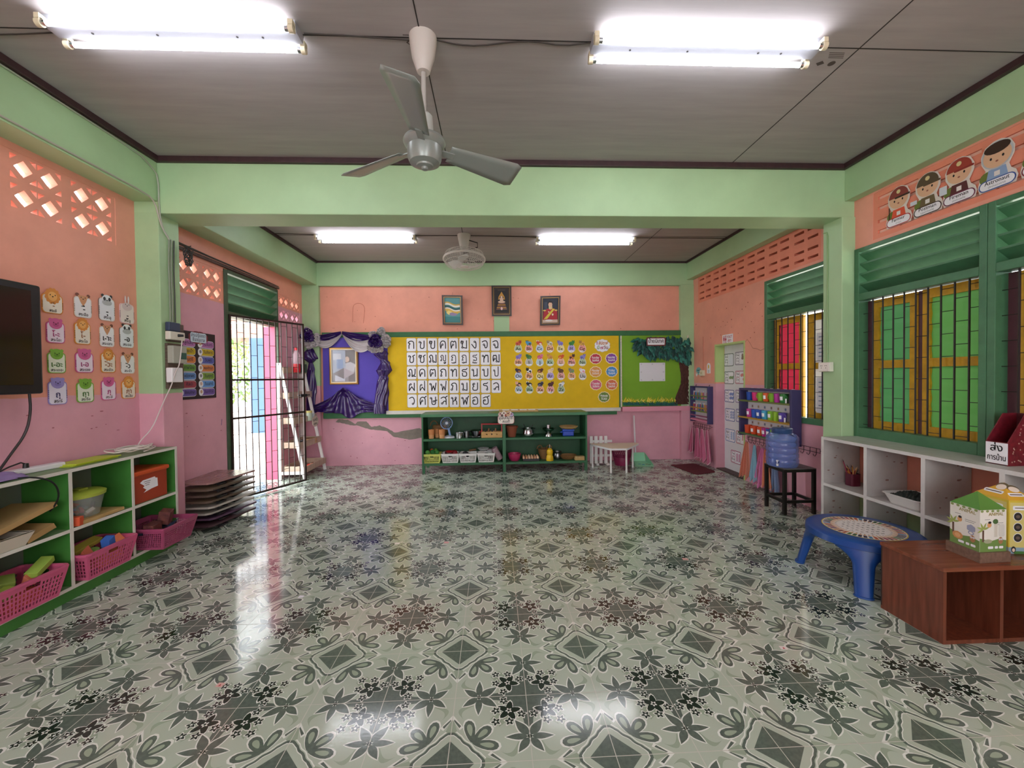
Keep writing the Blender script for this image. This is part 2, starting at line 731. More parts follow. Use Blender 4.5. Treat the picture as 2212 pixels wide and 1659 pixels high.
def make_floor():
    b = B()
    x0, x1, y0, y1 = -3.05, 3.75, -4.8, 4.7
    b.box(x0, x1, y0, y1, -.12, 0, T0)
    g = .6
    dz = .00012
    i0, i1 = int(x0 // g) - 1, int(x1 // g) + 1
    j0, j1 = int(y0 // g) - 1, int(y1 // g) + 1
    S = motif()
    for i in range(i0, i1 + 1):
        for j in range(j0, j1 + 1):
            if j < -3: continue
            for n_, (P, m, L) in enumerate(S):
                cx = sum(p[0] for p in P) / len(P) * .3 + i * g
                cy = sum(p[1] for p in P) / len(P) * .3 + j * g
                if not (x0 + .12 < cx < x1 - .12 and y0 < cy < y1 - .12): continue
                ar = sum(P[k - 1][0] * P[k][1] - P[k][0] * P[k - 1][1] for k in range(len(P)))
                Q = P if ar > 0 else P[::-1]
                b.poly([(i * g + x * .3, j * g + y * .3, dz * L + (n_ % 40) * 2e-6) for x, y in Q], m)
    zt = dz * 10
    for i in range(i0 * 2, i1 * 2 + 1):
        x = i * .3
        if x0 < x < x1: b.poly([(x - .0014, y0, zt), (x + .0014, y0, zt), (x + .0014, y1, zt), (x - .0014, y1, zt)], TG)
    for j in range(j0 * 2, j1 * 2 + 1):
        y = j * .3
        if y0 < y < y1: b.poly([(x0, y - .0014, zt), (x1, y - .0014, zt), (x1, y + .0014, zt), (x0, y + .0014, zt)], TG)
    return struct(b.build('floor', smooth=0))


make_floor()

# ---------------------------------------------------------------- walls
WT = .14


def loop(wall, a0, a1, z0, z1):
    if wall == 'L': return [(XL, a0, z0), (XL, a1, z0), (XL, a1, z1), (XL, a0, z1)]
    if wall == 'R': return [(XR, a0, z0), (XR, a1, z0), (XR, a1, z1), (XR, a0, z1)]
    return [(a0, YB, z0), (a1, YB, z0), (a1, YB, z1), (a0, YB, z1)]


def vent(wall, a0, a1, z0, z1, nb, nr, m, kind):
    """pierced cement blocks: returns a builder, its face flush with the wall"""
    b = B()
    W, H = (a1 - a0) / nb, (z1 - z0) / nr
    X = XL if wall == 'L' else XR
    T = V((-.05, 0, 0)) if wall == 'L' else V((.09, 0, 0))
    sgn = -1 if wall == 'L' else 1

    def pt(a, z): return (X + sgn * .004, a, z)

    for i in range(nb):
        for j in range(nr):
            A, Z = a0 + i * W, z0 + j * H
            holes = []
            if kind == 'diamond':
                for cxx in (A + W * .29, A + W * .71):
                    cz = Z + H / 2
                    h = min(H * .43, W * .2)
                    d = h * .72
                    holes.append([pt(cxx - d, cz), pt(cxx, cz - d), pt(cxx + d, cz), pt(cxx, cz + d)])
                    for sx in (1, -1):
                        for sz in (1, -1):
                            t = h * .56
                            holes.append([pt(cxx + sx * h, cz + sz * h), pt(cxx + sx * (h - t), cz + sz * h), pt(cxx + sx * h, cz + sz * (h - t))])
            else:
                for cxx in (A + W * .27, A + W * .73):
                    for cz in (Z + H * .28, Z + H * .72):
                        hw, hh = W * .17, .013
                        holes.append([pt(cxx - hw, cz - hh), pt(cxx + hw, cz - hh), pt(cxx + hw, cz + hh), pt(cxx - hw, cz + hh)])
            b.plate([pt(A, Z), pt(A + W, Z), pt(A + W, Z + H), pt(A, Z + H)], holes, T, m)
    return b


wl = B()
mA, mBw, mCw = wallpaint(PINK, SALMON, 1.262), wallpaint(PINK, SALMON, 2.19), wallpaint(PINK, SALMON, 2.36)
VN = (-.86, 1.33, 2.42, 2.785)
VF = (1.93, 2.59, 2.19, 2.545)
VG = (3.74, 4.36, 2.16, 2.545)
DOOR1 = (2.61, 3.70, 0, 2.575)
wl.plate(loop('L', -4.8, 1.6, -.1, 3.25), [loop('L', *VN)], (-WT, 0, 0), mA)
wl.plate(loop('L', 1.6, 2.61, -.1, 3.25), [loop('L', *VF)], (-WT, 0, 0), mBw)
wl.plate(loop('L', 2.61, 3.70, 2.575, 3.25), [], (-WT, 0, 0), mBw)
wl.plate(loop('L', 3.70, 4.64, -.1, 3.25), [loop('L', *VG)], (-WT, 0, 0), mCw)
wall_left = struct(wl.build('wall_left', smooth=0, org=(XL, 0, 0)))
vent('L', *VN, 6, 2, mA, 'diamond').build('ventilation_block', wall_left, smooth=0)
vent('L', *VF, 2, 2, mBw, 'diamond').build('ventilation_block', wall_left, smooth=0)
vent('L', *VG, 2, 2, mCw, 'diamond').build('ventilation_block', wall_left, smooth=0)

wr = B()
mR, mRn = wallpaint(PINK, SALMON, 1.23), wallpaint(GREEN, SALMON, .38)
DOOR2 = (3.11, 3.785, 0, 1.775)
WIN2 = (1.66, 2.70, .845, 2.445)
WIN1 = (-.45, 1.487, .80, 2.445)
VR, VR2 = (1.87, 4.29, 2.475, 2.875), (-.3, 1.32, 2.475, 2.86)
wr.plate(loop('R', 1.6, 4.64, -.1, 3.25), [loop('R', 3.11, 3.785, -.05, 1.775), loop('R', *WIN2), loop('R', *VR)], (WT, 0, 0), mR)
wr.plate(loop('R', -4.8, 1.6, -.1, 3.25), [loop('R', *WIN1), loop('R', *VR2)], (WT, 0, 0), mRn)
wall_right = struct(wr.build('wall_right', smooth=0, org=(XR, 0, 0)))
VB = mat('e98f74', .6, var=.08)
vent('R', *VR, 6, 2, VB, 'slot').build('ventilation_block', wall_right, smooth=0)
vent('R', *VR2, 4, 2, VB, 'slot').build('ventilation_block', wall_right, smooth=0)
bk = B()
for (v0, v1, z0, z1), h in ((VR, '4a2a24'), (VR2, 'f0c4ae')): bk.box(XR + (.1 if h[0] == '4' else .02), XR + .13, v0, v1, z0, z1, mat(h, .8))  # dark colour stands for shade in the slots, pale for light through them
bk.build('vent_backing', wall_right, smooth=0)

wb = B()
wb.plate(loop('B', -2.95, 3.6, -.1, 3.25), [], (0, WT, 0), wallpaint(PINK, SALMON, .80))
CEM = mat('857a70', .85, var=.15, scale=25, bump=.5)
ar = Art((0, YB, 0), BACKU, b=wb)
cr = [(320, 1175), (345, 1152), (420, 1158), (480, 1190), (500, 1172), (570, 1168), (610, 1215), (680, 1203), (760, 1235), (800, 1262), (880, 1245), (1000, 1225), (1040, 1240), (1040, 1300), (930, 1320), (870, 1310), (790, 1295), (740, 1250), (640, 1240), (580, 1230), (500, 1205), (440, 1200), (380, 1185)]
P = []
random.seed(3)
for i, (x, y) in enumerate(cr):
    x2, y2 = cr[(i + 1) % len(cr)]
    for k in range(5):
        t = k / 5
        q = PY(640 + (x + (x2 - x) * t) * .2652 + random.uniform(-.6, .6), 600 + (y + (y2 - y) * t) * .2652 + random.uniform(-.6, .6), YB)
        P.append((q.x, q.z))
ar.poly(P, CEM, 2)
wall_back = struct(wb.build('wall_back', smooth=0))
q = B()
q.plate([(-2.95, -4.7, -.1), (3.6, -4.7, -.1), (3.6, -4.7, 3.25), (-2.95, -4.7, 3.25)],
        [[(a, -4.7, .75), (a + 2.0, -4.7, .75), (a + 2.0, -4.7, 2.5), (a, -4.7, 2.5)] for a in (-2.1, .7)], (0, -WT, 0), wallpaint(PINK, SALMON, 1.26))  # window openings added in this unseen wall to let fill daylight in
struct(q.build('wall_front', smooth=0))

# marks on the walls: nail holes, a crack, traces of glue
MK = mat('9a4a3c', .8)
random.seed(77)
A = Art((0, YB, 0), BACKU)
for k in range(26):
    p = PY(random.uniform(700, 1460), random.uniform(635, 712), YB)
    A.el(p.x, p.z, random.uniform(.003, .009), random.uniform(.003, .006), MK, 1, 7)
for k in range(16):
    p = PY(random.uniform(710, 900), random.uniform(925, 995), YB)
    A.el(p.x, p.z, random.uniform(.004, .012), random.uniform(.003, .007), mat('a85a6a', .8), 1, 7)
P = [PY(x, y, YB) for x, y in ((762, 696), (762, 672), (763, 660), (770, 655), (782, 656), (788, 664), (787, 680), (785, 698))]
A.stroke(chaikin([(p.x, p.z) for p in P], 2), .006, mat('b8604c', .8), 1)
A.b.build('wall_mark', wall_back, smooth=0)
A = Art((XR, 0, 0), RIGHTU)
P = [PX(x, y, XR) for x, y in ((1610, 739), (1614, 733), (1620, 741), (1626, 752), (1634, 753), (1643, 757), (1652, 753))]
A.stroke([(-p.y, p.z) for p in P], .004, mat('8a5040', .8), 1)
for k in range(26):
    p = PX(random.uniform(1500, 1648), random.uniform(650, 735), XR)
    A.el(-p.y, p.z, random.uniform(.004, .012), random.uniform(.003, .008), MK, 1, 7)
A.b.build('wall_mark', wall_right, smooth=0)
A = Art((XL, 0, 0), LEFTU)
for k in range(14):
    p = PX(random.choice((random.uniform(20, 290), random.uniform(400, 480))), random.uniform(885, 960), XL)
    A.el(p.y, p.z, random.uniform(.004, .016), random.uniform(.003, .006), mat('b06a72', .8), 1, 7)
p = PX(478, 912, XL)
A.stroke([(p.y, p.z - .03), (p.y + .01, p.z + .03)], .008, mat('5a4a7c', .8), 1)
p = PX(250, 524, XL)
A.b.build('wall_mark', wall_left, smooth=0)

# ceiling boards with dark joints
CE = mat('a39c9a', .75, var=.1, scale=3, key='ceil')
nt = CE.node_tree
for n in nt.nodes:
    if n.type == 'TEX_NOISE':
        mp = nt.nodes.new('ShaderNodeMapping')
        mp.inputs['Scale'].default_value = (.5, 5, 1)
        lk = n.inputs['Vector'].links[0]
        nt.links.new(lk.from_socket, mp.inputs['Vector'])
        nt.links.new(mp.outputs[0], n.inputs['Vector'])
JO = mat('2a2522', .8)
c = B()
c.box(-2.9, 3.5, -4.8, 1.65, ZC, ZC + .1, CE)
c.box(-2.9, 3.5, 1.65, 4.64, ZC2, ZC2 + .1, CE)
for x in (-.19, 2.26, -2.6):
    c.box(x - .003, x + .003, -4.7, 1.5, ZC - .002, ZC, JO)
    c.box(x - .003, x + .003, 1.79, 4.44, ZC2 - .002, ZC2, JO)
for y in (.235, -.98, -2.2):
    c.box(-2.56, 3.29, y - .003, y + .003, ZC - .002, ZC, JO)
c.box(-2.52, 3.29, 3.27, 3.276, ZC2 - .002, ZC2, JO)
a = Art((-.255, .27, ZC), (1, 0, 0), (0, -1, 0), c)       # maker's stamps on the boards
STAMP = mat('4c4440', .8)
a.rect(0, .05, .06, .006, STAMP)
for s_ in (.022, .013):
    a.poly([(0, s_), (s_, 0), (0, -s_), (-s_, 0)], STAMP if s_ > .02 else CE, 1 if s_ > .02 else 2)
a.rect(0, 0, .004, .03, STAMP, 3)
a = Art((2.14, .30, ZC), (1, 0, 0), (0, -1, 0), c)
for i in range(4): a.rect(.02 + .008 * i, .03 - .012 * i, .09, .005, STAMP)
a.poly([(-.04, -.05), (-.015, -.03), (.01, -.05), (-.015, -.07)], STAMP)
a.el(.055, -.05, .02, .02, STAMP)
struct(c.build('ceiling', smooth=0))

# beams and pillars
GP = mat(GREEN, .5, var=.08, scale=2.2, bump=.12)
GPd = wallpaint(PINK, GREEN, 1.255)
for nm, bx in (('ceiling_beam', (-2.76, -2.56, -4.7, 1.5, 2.83, 3.2)), ('ceiling_beam', (-2.76, -2.52, 1.79, 4.46, 2.80, 3.18)),
               ('ceiling_beam', (3.29, 3.39, -4.7, 1.5, 2.875, 3.2)), ('ceiling_beam', (3.27, 3.39, 1.79, 4.46, 2.875, 3.18)),
               ('ceiling_beam', (-2.76, 3.39, 1.5, 1.79, 2.735, 3.2)), ('ceiling_beam', (-2.76, 3.39, 4.44, 4.51, 2.79, 3.18))):
    q = B()
    q.box(*bx, GP)
    struct(q.build(nm, smooth=0, bevel=.006))
for bx, m in (((-2.76, -2.56, 1.5, 1.72, 0, 2.74), GPd), ((3.26, 3.39, 1.49, 1.70, 0, 2.74), GP),
              ((-2.76, -2.5, 4.44, 4.51, 0, 2.8), GPd), ((3.17, 3.39, 4.43, 4.51, 0, 2.8), wallpaint(PINK, GREEN, .85, 'c'))):
    q = B()
    q.box(*bx, m)
    struct(q.build('pillar', smooth=0, bevel=.006))
p0, p1 = PY(1067, 690, YB), PY(1100, 690, YB)
q = B()
q.box(p0.x, p1.x, 4.488, 4.5, 2.08, 2.79, GP)
struct(q.build('pilaster', smooth=0))

BR = mat('3b2426', .5, var=.25, scale=20)
for n, bx in enumerate(((-2.56, 3.29, 1.465, 1.5, 3.145, 3.19), (-2.56, -2.525, -4.7, 1.47, 3.145, 3.19), (3.255, 3.29, -4.7, 1.47, 3.145, 3.19),
                        (-2.52, 3.27, 4.415, 4.44, 3.14, 3.165), (-2.52, -2.495, 1.79, 4.42, 3.13, 3.165), (3.245, 3.27, 1.79, 4.42, 3.135, 3.165))):
    q = B()
    q.box(*bx, BR)
    struct(q.build('trim_%d' % (n + 1), smooth=0, bevel=.004))

# ---------------------------------------------------------------- louvres, windows, doors
LOUV = TGREEN


def louvre(b, wall, a0, a1, z0, z1, n):
    """sloping boards in an opening; the outer edge hangs lower"""
    X, s_ = (XL, -1) if wall == 'L' else (XR, 1)
    H = (z1 - z0) / n
    for k in range(n):
        zc = z0 + H * (k + .48)
        b.obox((X + s_ * .0, a0, zc + H * .42), (0, a1 - a0, 0), (s_ * .12, 0, -H * 1.0), (0, 0, .014), LOUV)


def bars(b, wall, a0, a1, z0, z1, n, m, nh=7, X=None, r=.006):
    d = (a1 - a0) / (n + 1)
    hh = (z1 - z0) / nh
    for i in range(1, n + 1):
        a = a0 + d * i
        b.cyl((X, a, z0), (X, a, z1), r, r, m, 6)
    for i in range(n + 1):
        for k in range(nh):
            z = z0 + hh * (k + (.25 if i % 2 else .75))
            b.cyl((X, a0 + d * i, z), (X, a0 + d * (i + 1), z), .0025, .0025, m, 5)


YEL = mat('c89a1e', .5, var=.22, scale=13)
MAR = mat('56303a', .5, var=.15, scale=10)
BARM = mat('1d1514', .4)


def corr(h):
    m = mat(h, .45, var=.08, scale=2.5, key='sheet')
    nt = m.node_tree
    if not nt.nodes.get('sheet_light'):       # thin plastic sheet, daylight glows through
        p = nt.nodes['Principled BSDF']
        t = nt.nodes.new('ShaderNodeBsdfTranslucent')
        t.name = 'sheet_light'
        t.inputs[0].default_value = rgb(h)
        x = nt.nodes.new('ShaderNodeMixShader')
        x.inputs[0].default_value = .07
        nt.links.new(p.outputs[0], x.inputs[1])
        nt.links.new(t.outputs[0], x.inputs[2])
        nt.links.new(x.outputs[0], nt.nodes['Material Output'].inputs[0])
    return m


def shutter(win, a0, a1, z0, z1, panel, X, st=.055):
    """yellow frame with a mid rail and two sheets; returns the part"""
    b = B()
    t = .03
    for y0, y1, q0, q1 in ((a0, a0 + st, z0, z1), (a1 - st, a1, z0, z1)):
        b.box(X, X + t, y0, y1, q0, q1, YEL)
    for q0, q1 in ((z0, z0 + .07), (z1 - .07, z1), ((z0 + z1) / 2 - .032, (z0 + z1) / 2 + .032)):
        b.box(X, X + t, a0 + st, a1 - st, q0, q1, YEL)
    s_ = b.build('shutter', win, smooth=0)
    p = B()
    p.grid(lambda u, v: (X + .016 + .003 * sin(v * 60), a0 + st * .6 + u * (a1 - a0 - st * 1.2), z0 + .05 + v * (z1 - z0 - .1)), 1, 90, panel)
    p.build('panel', s_)
    return s_


def window(name, a0, a1, z0, z1, label, cols, nbar, ajar=False):
    win = struct(thing(name, None, None, (XR, (a0 + a1) / 2, z0)), label)
    fr = B()
    ft, fd = .045, .1
    zt = 2.02
    for y0, y1, q0, q1 in ((a0, a0 + ft, z0, z1), (a1 - ft, a1, z0, z1), (a0 + ft, a1 - ft, z0, z0 + .085), (a0 + ft, a1 - ft, z1 - .035, z1), (a0 + ft, a1 - ft, zt - .03, zt + .03)):
        fr.box(XR - .012, XR + fd, y0, y1, q0, q1, TGREEN)
    fr.build('frame', win, smooth=0, bevel=.004)
    lv = B()
    louvre(lv, 'R', a0 + ft, a1 - ft, zt + .03, z1 - .05, 4)
    lv.build('louvre', win, smooth=0)
    A0, A1 = a0 + ft, a1 - ft
    Z0, Z1 = z0 + .08, zt - .035
    mid = (A0 + A1) / 2
    g = B()
    g.box(XR + .075, XR + .11, A1 - .05, A1, Z0 - .005, Z1, MAR)
    g.box(XR + .08, XR + .115, mid - .02, mid + .02, Z0 - .005, Z1, MAR)
    g.build('post', win, smooth=0)
    shutter(win, A0 + .004, mid - .022, Z0, Z1 + .001, cols[1], XR + .065)
    shutter(win, mid + .022, A1 - .054, Z0, Z1 - .003, cols[0], XR + .068)
    gb = B()
    bars(gb, 'R', A0, A1, Z0 - .01, Z1 + .01, nbar, BARM, 7, XR + .035, .0065)
    gb.build('window_bar', win, smooth=30)
    return win


SG, SG2, SP, SRD = corr('5a9a4c'), corr('4f9358'), corr('d4799f'), corr('d4324f')
window('window_1', .505, 1.487, .80, 2.445, 'barred window with green sheet shutters in yellow frames above the white cubby shelf', (SG2, SG), 9)
window('window_3', -.45, .503, .80, 2.445, 'barred window with pink shutters at the right edge, behind the dark red paper box', (SP, SP), 9)

# far right window: one red shutter shut, one ajar
win = struct(thing('window_2', None, None, (XR, 2.2, .845)), 'barred window with a red shutter behind the mug rack')
a0, a1, z0, z1, zt = WIN2[0], WIN2[1], .845, 2.445, 2.02
fr = B()
for y0, y1, q0, q1 in ((a0, a0 + .045, z0, z1), (a1 - .045, a1, z0, z1), (a0 + .045, a1 - .045, z0, z0 + .06), (a0 + .045, a1 - .045, z1 - .035, z1), (a0 + .045, a1 - .045, zt - .03, zt + .03)):
    fr.box(XR - .012, XR + .1, y0, y1, q0, q1, TGREEN)
fr.build('frame', win, smooth=0, bevel=.004)
lv = B()
louvre(lv, 'R', a0 + .045, a1 - .045, zt + .03, z1 - .05, 4)
lv.build('louvre', win, smooth=0)
g = B()
g.box(XR + .075, XR + .11, 2.56, a1 - .045, .9, 1.985, MAR)
g.build('post', win, smooth=0)
XS = XR + .068
ysa, ysb, ysc = PX(1735, 800, XS).y, PX(1674, 800, XS).y, PX(1742.5, 800, XS).y
shutter(win, ysa, ysb, .90, 1.985, SRD, XS, .06)
sh = shutter(win, 1.71, ysc, .90, 1.975, corr('d9d6cf'), XR + .085, .06)
pp = Art((XR + .083, 1.93, 1.62), RIGHTU)
for k, (y, h) in enumerate(((0, .30), (-.48, .36))):
    pp.base = 0
    pp.rect(0, y, .2, h, PAPER, 1)
    for i in range(6): pp.rect(0, y + h * (.36 - .13 * i), .14, .012, mat('8fa3b8', .6), 2)
    pp.rect(.02, y - .05, .1, .04, mat('5d86b8', .6), 3)
pp.b.build('poster', sh, smooth=0)
gb = B()
bars(gb, 'R', a0 + .045, a1 - .045, .895, 1.995, 9, BARM, 7, XR + .035, .0065)
gb.build('window_bar', win, smooth=30)

# toilet door
DX = XR + .13
d2 = struct(thing('door_2', None, None, (DX, 3.45, 0)), 'white toilet door covered in number cards')
q = B()
q.box(DX, DX + .035, 3.06, 3.90, .015, 1.80, mat('dfe0e2', .45, var=.05, scale=4))
q.build('door_leaf', d2, smooth=0)
q = B()
YG = mat('b9cf86', .5, var=.06)
for bx in ((XR - .006, XR + .125, 3.781, 3.805, 1.25, 1.768), (XR - .006, XR + .02, 3.09, 3.114, .0, 1.768), (XR - .006, XR + .125, 3.09, 3.805, 1.768, 1.792)):
    q.box(*bx, YG)
q.build('door_frame', d2, smooth=0)
q = B()
q.box(XR + .005, DX + .06, 3.10, 3.80, -.02, .012, mat('4a3530', .6))
q.build('threshold', d2, smooth=0)

# entrance: frame, louvred light over it, pink door leaf folded outwards
d1 = struct(thing('door_1', None, None, (XL, 3.15, 0)), 'entrance opening with a green louvred light over it')
fr = B()
DG = mat('41563f', .5, var=.2, scale=15)
for y0, y1, q0, q1 in ((2.60, 2.66, 0, 2.575), (3.697, 3.72, 0, 2.575), (2.66, 3.697, 2.54, 2.58), (2.66, 3.697, 2.07, 2.12)):
    fr.box(XL - .1, XL + .012, y0, y1, q0, q1, DG)
fr.build('frame', d1, smooth=0, bevel=.004)
lv = B()
louvre(lv, 'L', 2.66, 3.695, 2.12, 2.52, 4)
lv.build('louvre', d1, smooth=0)
lf = B()
HP = mat('c8506f', .5, var=.06)
lf.box(-2.94, -2.765, 3.692, 3.72, 0, 2.07, HP)
lf.box(-2.93, -2.924, 3.689, 3.693, 0, 2.07, mat('7a2038', .5))
lf.build('door_leaf', d1, smooth=0)
# wooden ledge above the opening that carries the old cables
q = B()
q.box(XL, XL + .03, 1.74, 3.72, 2.585, 2.612, mat('5a443c', .7, var=.35, scale=18))
struct(q.build('ledge', smooth=0))

# ---------------------------------------------------------------- outside
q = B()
q.box(3.53, 14, -8, 12, -.3, -.06, mat('8f8a78', .8, var=.1, scale=3, key='yard'))  # eave shade put into the colour, less bounce onto the louvres
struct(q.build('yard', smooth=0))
q = B()
q.box(3.45, 4.7, -4.9, 4.9, 2.95, 3.02, mat('a59c94', .7))  # unseen overhang added to keep high sun off the right windows
struct(q.build('added_eave', smooth=0))
OG = mat('b0a39c', .7, var=.12, scale=3)
q = B()
q.box(-16, -2.92, -6, 20, -.3, -.05, OG)
struct(q.build('outdoor_ground', smooth=0))
p0, p1 = PZ(543, 936, -.05), PZ(570, 936, -.05)
q = B()
q.box(p0.x, p1.x, p0.y, p0.y + .45, -.05, 3.2, mat('3f5f8a', .55, var=.04))
q.box(p1.x, p1.x + .02, p0.y, p0.y + .45, -.05, 3.2, mat('635a8c', .55))
struct(q.build('outdoor_pillar', smooth=0), 'blue painted pillar standing outside the entrance')
pg = B()
WD = mat('a57868', .7, var=.15, scale=6)
for k in range(10):
    yy = 5.6 + k * .95
    pg.box(-13, -3.6, yy, yy + .07, 2.40, 2.50, WD)
for xx in (-4.3, -6.6, -9): pg.box(xx, xx + .08, 5.2, 14.6, 2.505, 2.60, WD)
struct(pg.build('canopy_rafter', smooth=0), 'brown rafters of the canopy outside the entrance')
random.seed(8)
tr = thing('tree', 'sunlit green tree seen through the bars of the gate', 'tree', (-7.6, 9.5, -.05))
q = B()
q.tube([(-7.6, 9.5, -.05), (-7.55, 9.5, 1), (-7.65, 9.55, 2)], lambda t: .12 - .06 * t, mat('6b5646', .8), 8)
q.build('trunk', tr)
q = B()
LF = [mat(h, .6) for h in ('7f9a52', '9db368', '5f7f43')]
for k in range(1500):
    a, r, z = random.uniform(0, 2 * pi), random.uniform(.1, 1.25), random.uniform(.75, 2.55)
    c_ = V((-7.6 + r * cos(a), 9.5 + r * sin(a), z))
    d = V((random.gauss(0, 1), random.gauss(0, 1), random.gauss(0, 1))).normalized()
    e = d.orthogonal().normalized()
    q.poly([c_ - d * .1, c_ + e * .035, c_ + d * .1, c_ - e * .035], LF[k % 3])
tag(q.build('foliage', tr, smooth=0), kind='stuff')
# ================================================================ CEILING: lamps, fans, cables
GLOW = mat('f4f6ff', .4, emit=TUBE)
CREAM = mat('ddd2b4', .5)
BAT = mat('a4a5ac', .35, var=.03)


def lamp(x0, x1, y, zc, label):
    xm = (x0 + x1) / 2
    t = thing('fluorescent_light', label, 'light', (xm, y, zc - .1), 'twin tube ceiling lights')
    h = B()
    L = (x1 - x0) / 2
    pr = [(-.052, 0), (.052, 0), (.036, -.05), (-.036, -.05)]
    h.prism([(xm - L - .012, y + a, zc + b) for a, b in pr], (2 * L + .024, 0, 0), BAT)
    for e in (-.42, -.1, .3, .43): h.cyl((xm + e, y, zc - .0502), (xm + e, y, zc - .052), .006, .006, JO, 8)
    h.build('housing', t, smooth=0)
    for s_ in (-1, 1):
        yy, zz = y + s_ * .068, zc - .058
        q = B()
        q.cyl((xm - L + .03, yy, zz), (xm + L - .03, yy, zz), .0135, .0135, GLOW, 12)
        tb = q.build('tube', t)
        for e in (-1, 1):
            q = B()
            q.cyl((xm + e * (L - .03), yy, zz), (xm + e * (L - .008), yy, zz), .0138, .0138, STEEL, 12)
            q.build('cap', tb)
            q = B()
            X = xm + e * (L + .002)
            q.box(X - .012, X + .012, yy - .017, yy + .017, zc - .045, zc - .02, CREAM)
            q.cyl((X - .012, yy, zz), (X + .012, yy, zz), .02, .02, CREAM, 14)
            q.build('lamp_holder', t)
    return t


lamp(-2.035, -.825, .197, ZC, 'left of the two nearer tube lights, above the television side')
lamp(.745, 1.985, .222, ZC, 'right of the two nearer tube lights, above the blue table side')
lamp(-2.01, -.80, 3.275, ZC2, 'tube light beyond the beam, left of the caged orbit fan')
lamp(.76, 2.02, 3.325, ZC2, 'tube light beyond the beam, right of the caged orbit fan')
for x in (-2.035, .745): lamp(x, x + 1.22, -2.85, ZC, 'added unseen tube light behind the viewpoint, brightening the room')  # unseen pair, added to raise the room's brightness

FG = mat('b9bdb6', .35, var=.04)
FD = mat('8e948e', .3, .2)
fx, fy = -.18, .235
f = thing('ceiling_fan', 'grey three-bladed ceiling fan hanging from a white cup between the two nearer lights', 'fan', (fx, fy, 2.5))
q = B()
q.lathe((fx, fy, 0), [(.074, ZC), (.072, ZC - .03), (.06, ZC - .11), (.034, ZC - .185), (.0, ZC - .187)], mat('cfc8c0', .4))
q.build('canopy', f)
q = B()
q.cyl((fx, fy, 2.74), (fx, fy, ZC - .17), .0125, .0125, mat('b5b2ac', .4), 12)
q.build('downrod', f)
q = B()
q.lathe((fx, fy, 0), [(.026, 2.79), (.045, 2.77), (.05, 2.67), (.052, 2.665)], FG)
q.build('rod_cover', f)
q = B()
q.lathe((fx, fy, 0), [(.05, 2.668), (.075, 2.662), (.108, 2.645), (.113, 2.63), (.107, 2.615), (.092, 2.60), (.09, 2.545), (.08, 2.52), (.045, 2.51), (.043, 2.502), (.018, 2.498), (.016, 2.485), (0, 2.483)], FD, 32)
q.build('motor', f)
for a in (29, 149, 269):
    ca, sa = cos(radians(a)), sin(radians(a))

    def bl(u, v, ca=ca, sa=sa):
        r = .14 + .44 * u
        wd = (.05 + .035 * u) * (1 if u < .97 else .8)
        s_ = (v - .5) * 2 * wd
        z = 2.607 - .35 * s_ - .015 * u
        return (fx + ca * r - sa * s_, fy + sa * r + ca * s_, z)

    q = B()
    q.grid(bl, 12, 4, FD)
    o = q.build('blade', f)
    so = o.modifiers.new('thick', 'SOLIDIFY')
    so.thickness = .004
    k = B()
    k.obox((fx + ca * .08 - sa * -.018, fy + sa * .08 + ca * -.018, 2.602), (ca * .09, sa * .09, 0), (-sa * .036, ca * .036, -.01), (0, 0, .006), FD)
    k.build('blade_bracket', o)

gx, gy = -.178, 3.235
OW = mat('d9d4cc', .4)
f = thing('orbit_fan', 'white caged orbit fan on the far part of the ceiling', 'fan', (gx, gy, 2.7))
q = B()
q.lathe((gx, gy, 0), [(.085, ZC2), (.083, ZC2 - .02), (.062, ZC2 - .12), (.045, ZC2 - .2), (0, ZC2 - .2)], OW, 20)
q.build('base', f)
q = B()
q.lathe((gx, gy, 0), [(.055, 2.965), (.06, 2.94), (.05, 2.9), (.03, 2.9), (0, 2.9)], mat('a29d96', .4), 20)
q.tube([(gx + .06, gy - .02, 3.09), (gx + .17, gy - .04, 3.05), (gx + .17, gy - .05, 2.99), (gx + .07, gy - .03, 2.975)], .006, BLACK)
q.build('neck', f)
tilt = Matrix.Rotation(radians(-7), 3, 'X')


def T(x, y, z):
    p = tilt @ V((x, y, z))
    return V((gx, gy, 2.86)) + p


q = B()
for r, z in ((.262, 0), (.262, -.012), (.24, .06), (.19, .085), (.12, .095), (.24, -.06), (.17, -.085), (.1, -.095)):
    q.tube([T(r * cos(2 * pi * i / 40), r * sin(2 * pi * i / 40), z) for i in range(40)], .008 if r > .25 else .0025, OW, 6, True)
for i in range(48):
    a = 2 * pi * i / 48
    for s_ in (1, -1):
        q.tube([T(r * cos(a), r * sin(a), s_ * z) for r, z in ((.06, .098), (.12, .095), (.19, .085), (.24, .06), (.262, 0))], .0016, OW, 4)
q.build('cage', f)
q = B()
q.cyl(T(0, 0, .1), T(0, 0, -.02), .05, .045, mat('bfb9b0', .4), 18)
q.build('motor', f)
q = B()
q.lathe(T(0, 0, -.1), [(0, -.012), (.05, -.008), (.055, .005), (0, .006)], OW, 20)
q.build('badge', f)
for k in range(3):
    a = 2 * pi * k / 3 + .5

    def bl(u, v, a=a):
        r = .04 + .18 * u
        t = a + (v - .5) * 1.2 * (.5 + .5 * sin(pi * min(u + .2, 1)))
        return T(r * cos(t), r * sin(t), -.04 + .05 * (v - .5))

    q = B()
    q.grid(bl, 8, 6, mat('d8d8d4', .3))
    o = q.build('blade', f)
    so = o.modifiers.new('thick', 'SOLIDIFY')
    so.thickness = .002

CAB = mat('3b332e', .6)
CAB2 = mat('b4b3a4', .5)


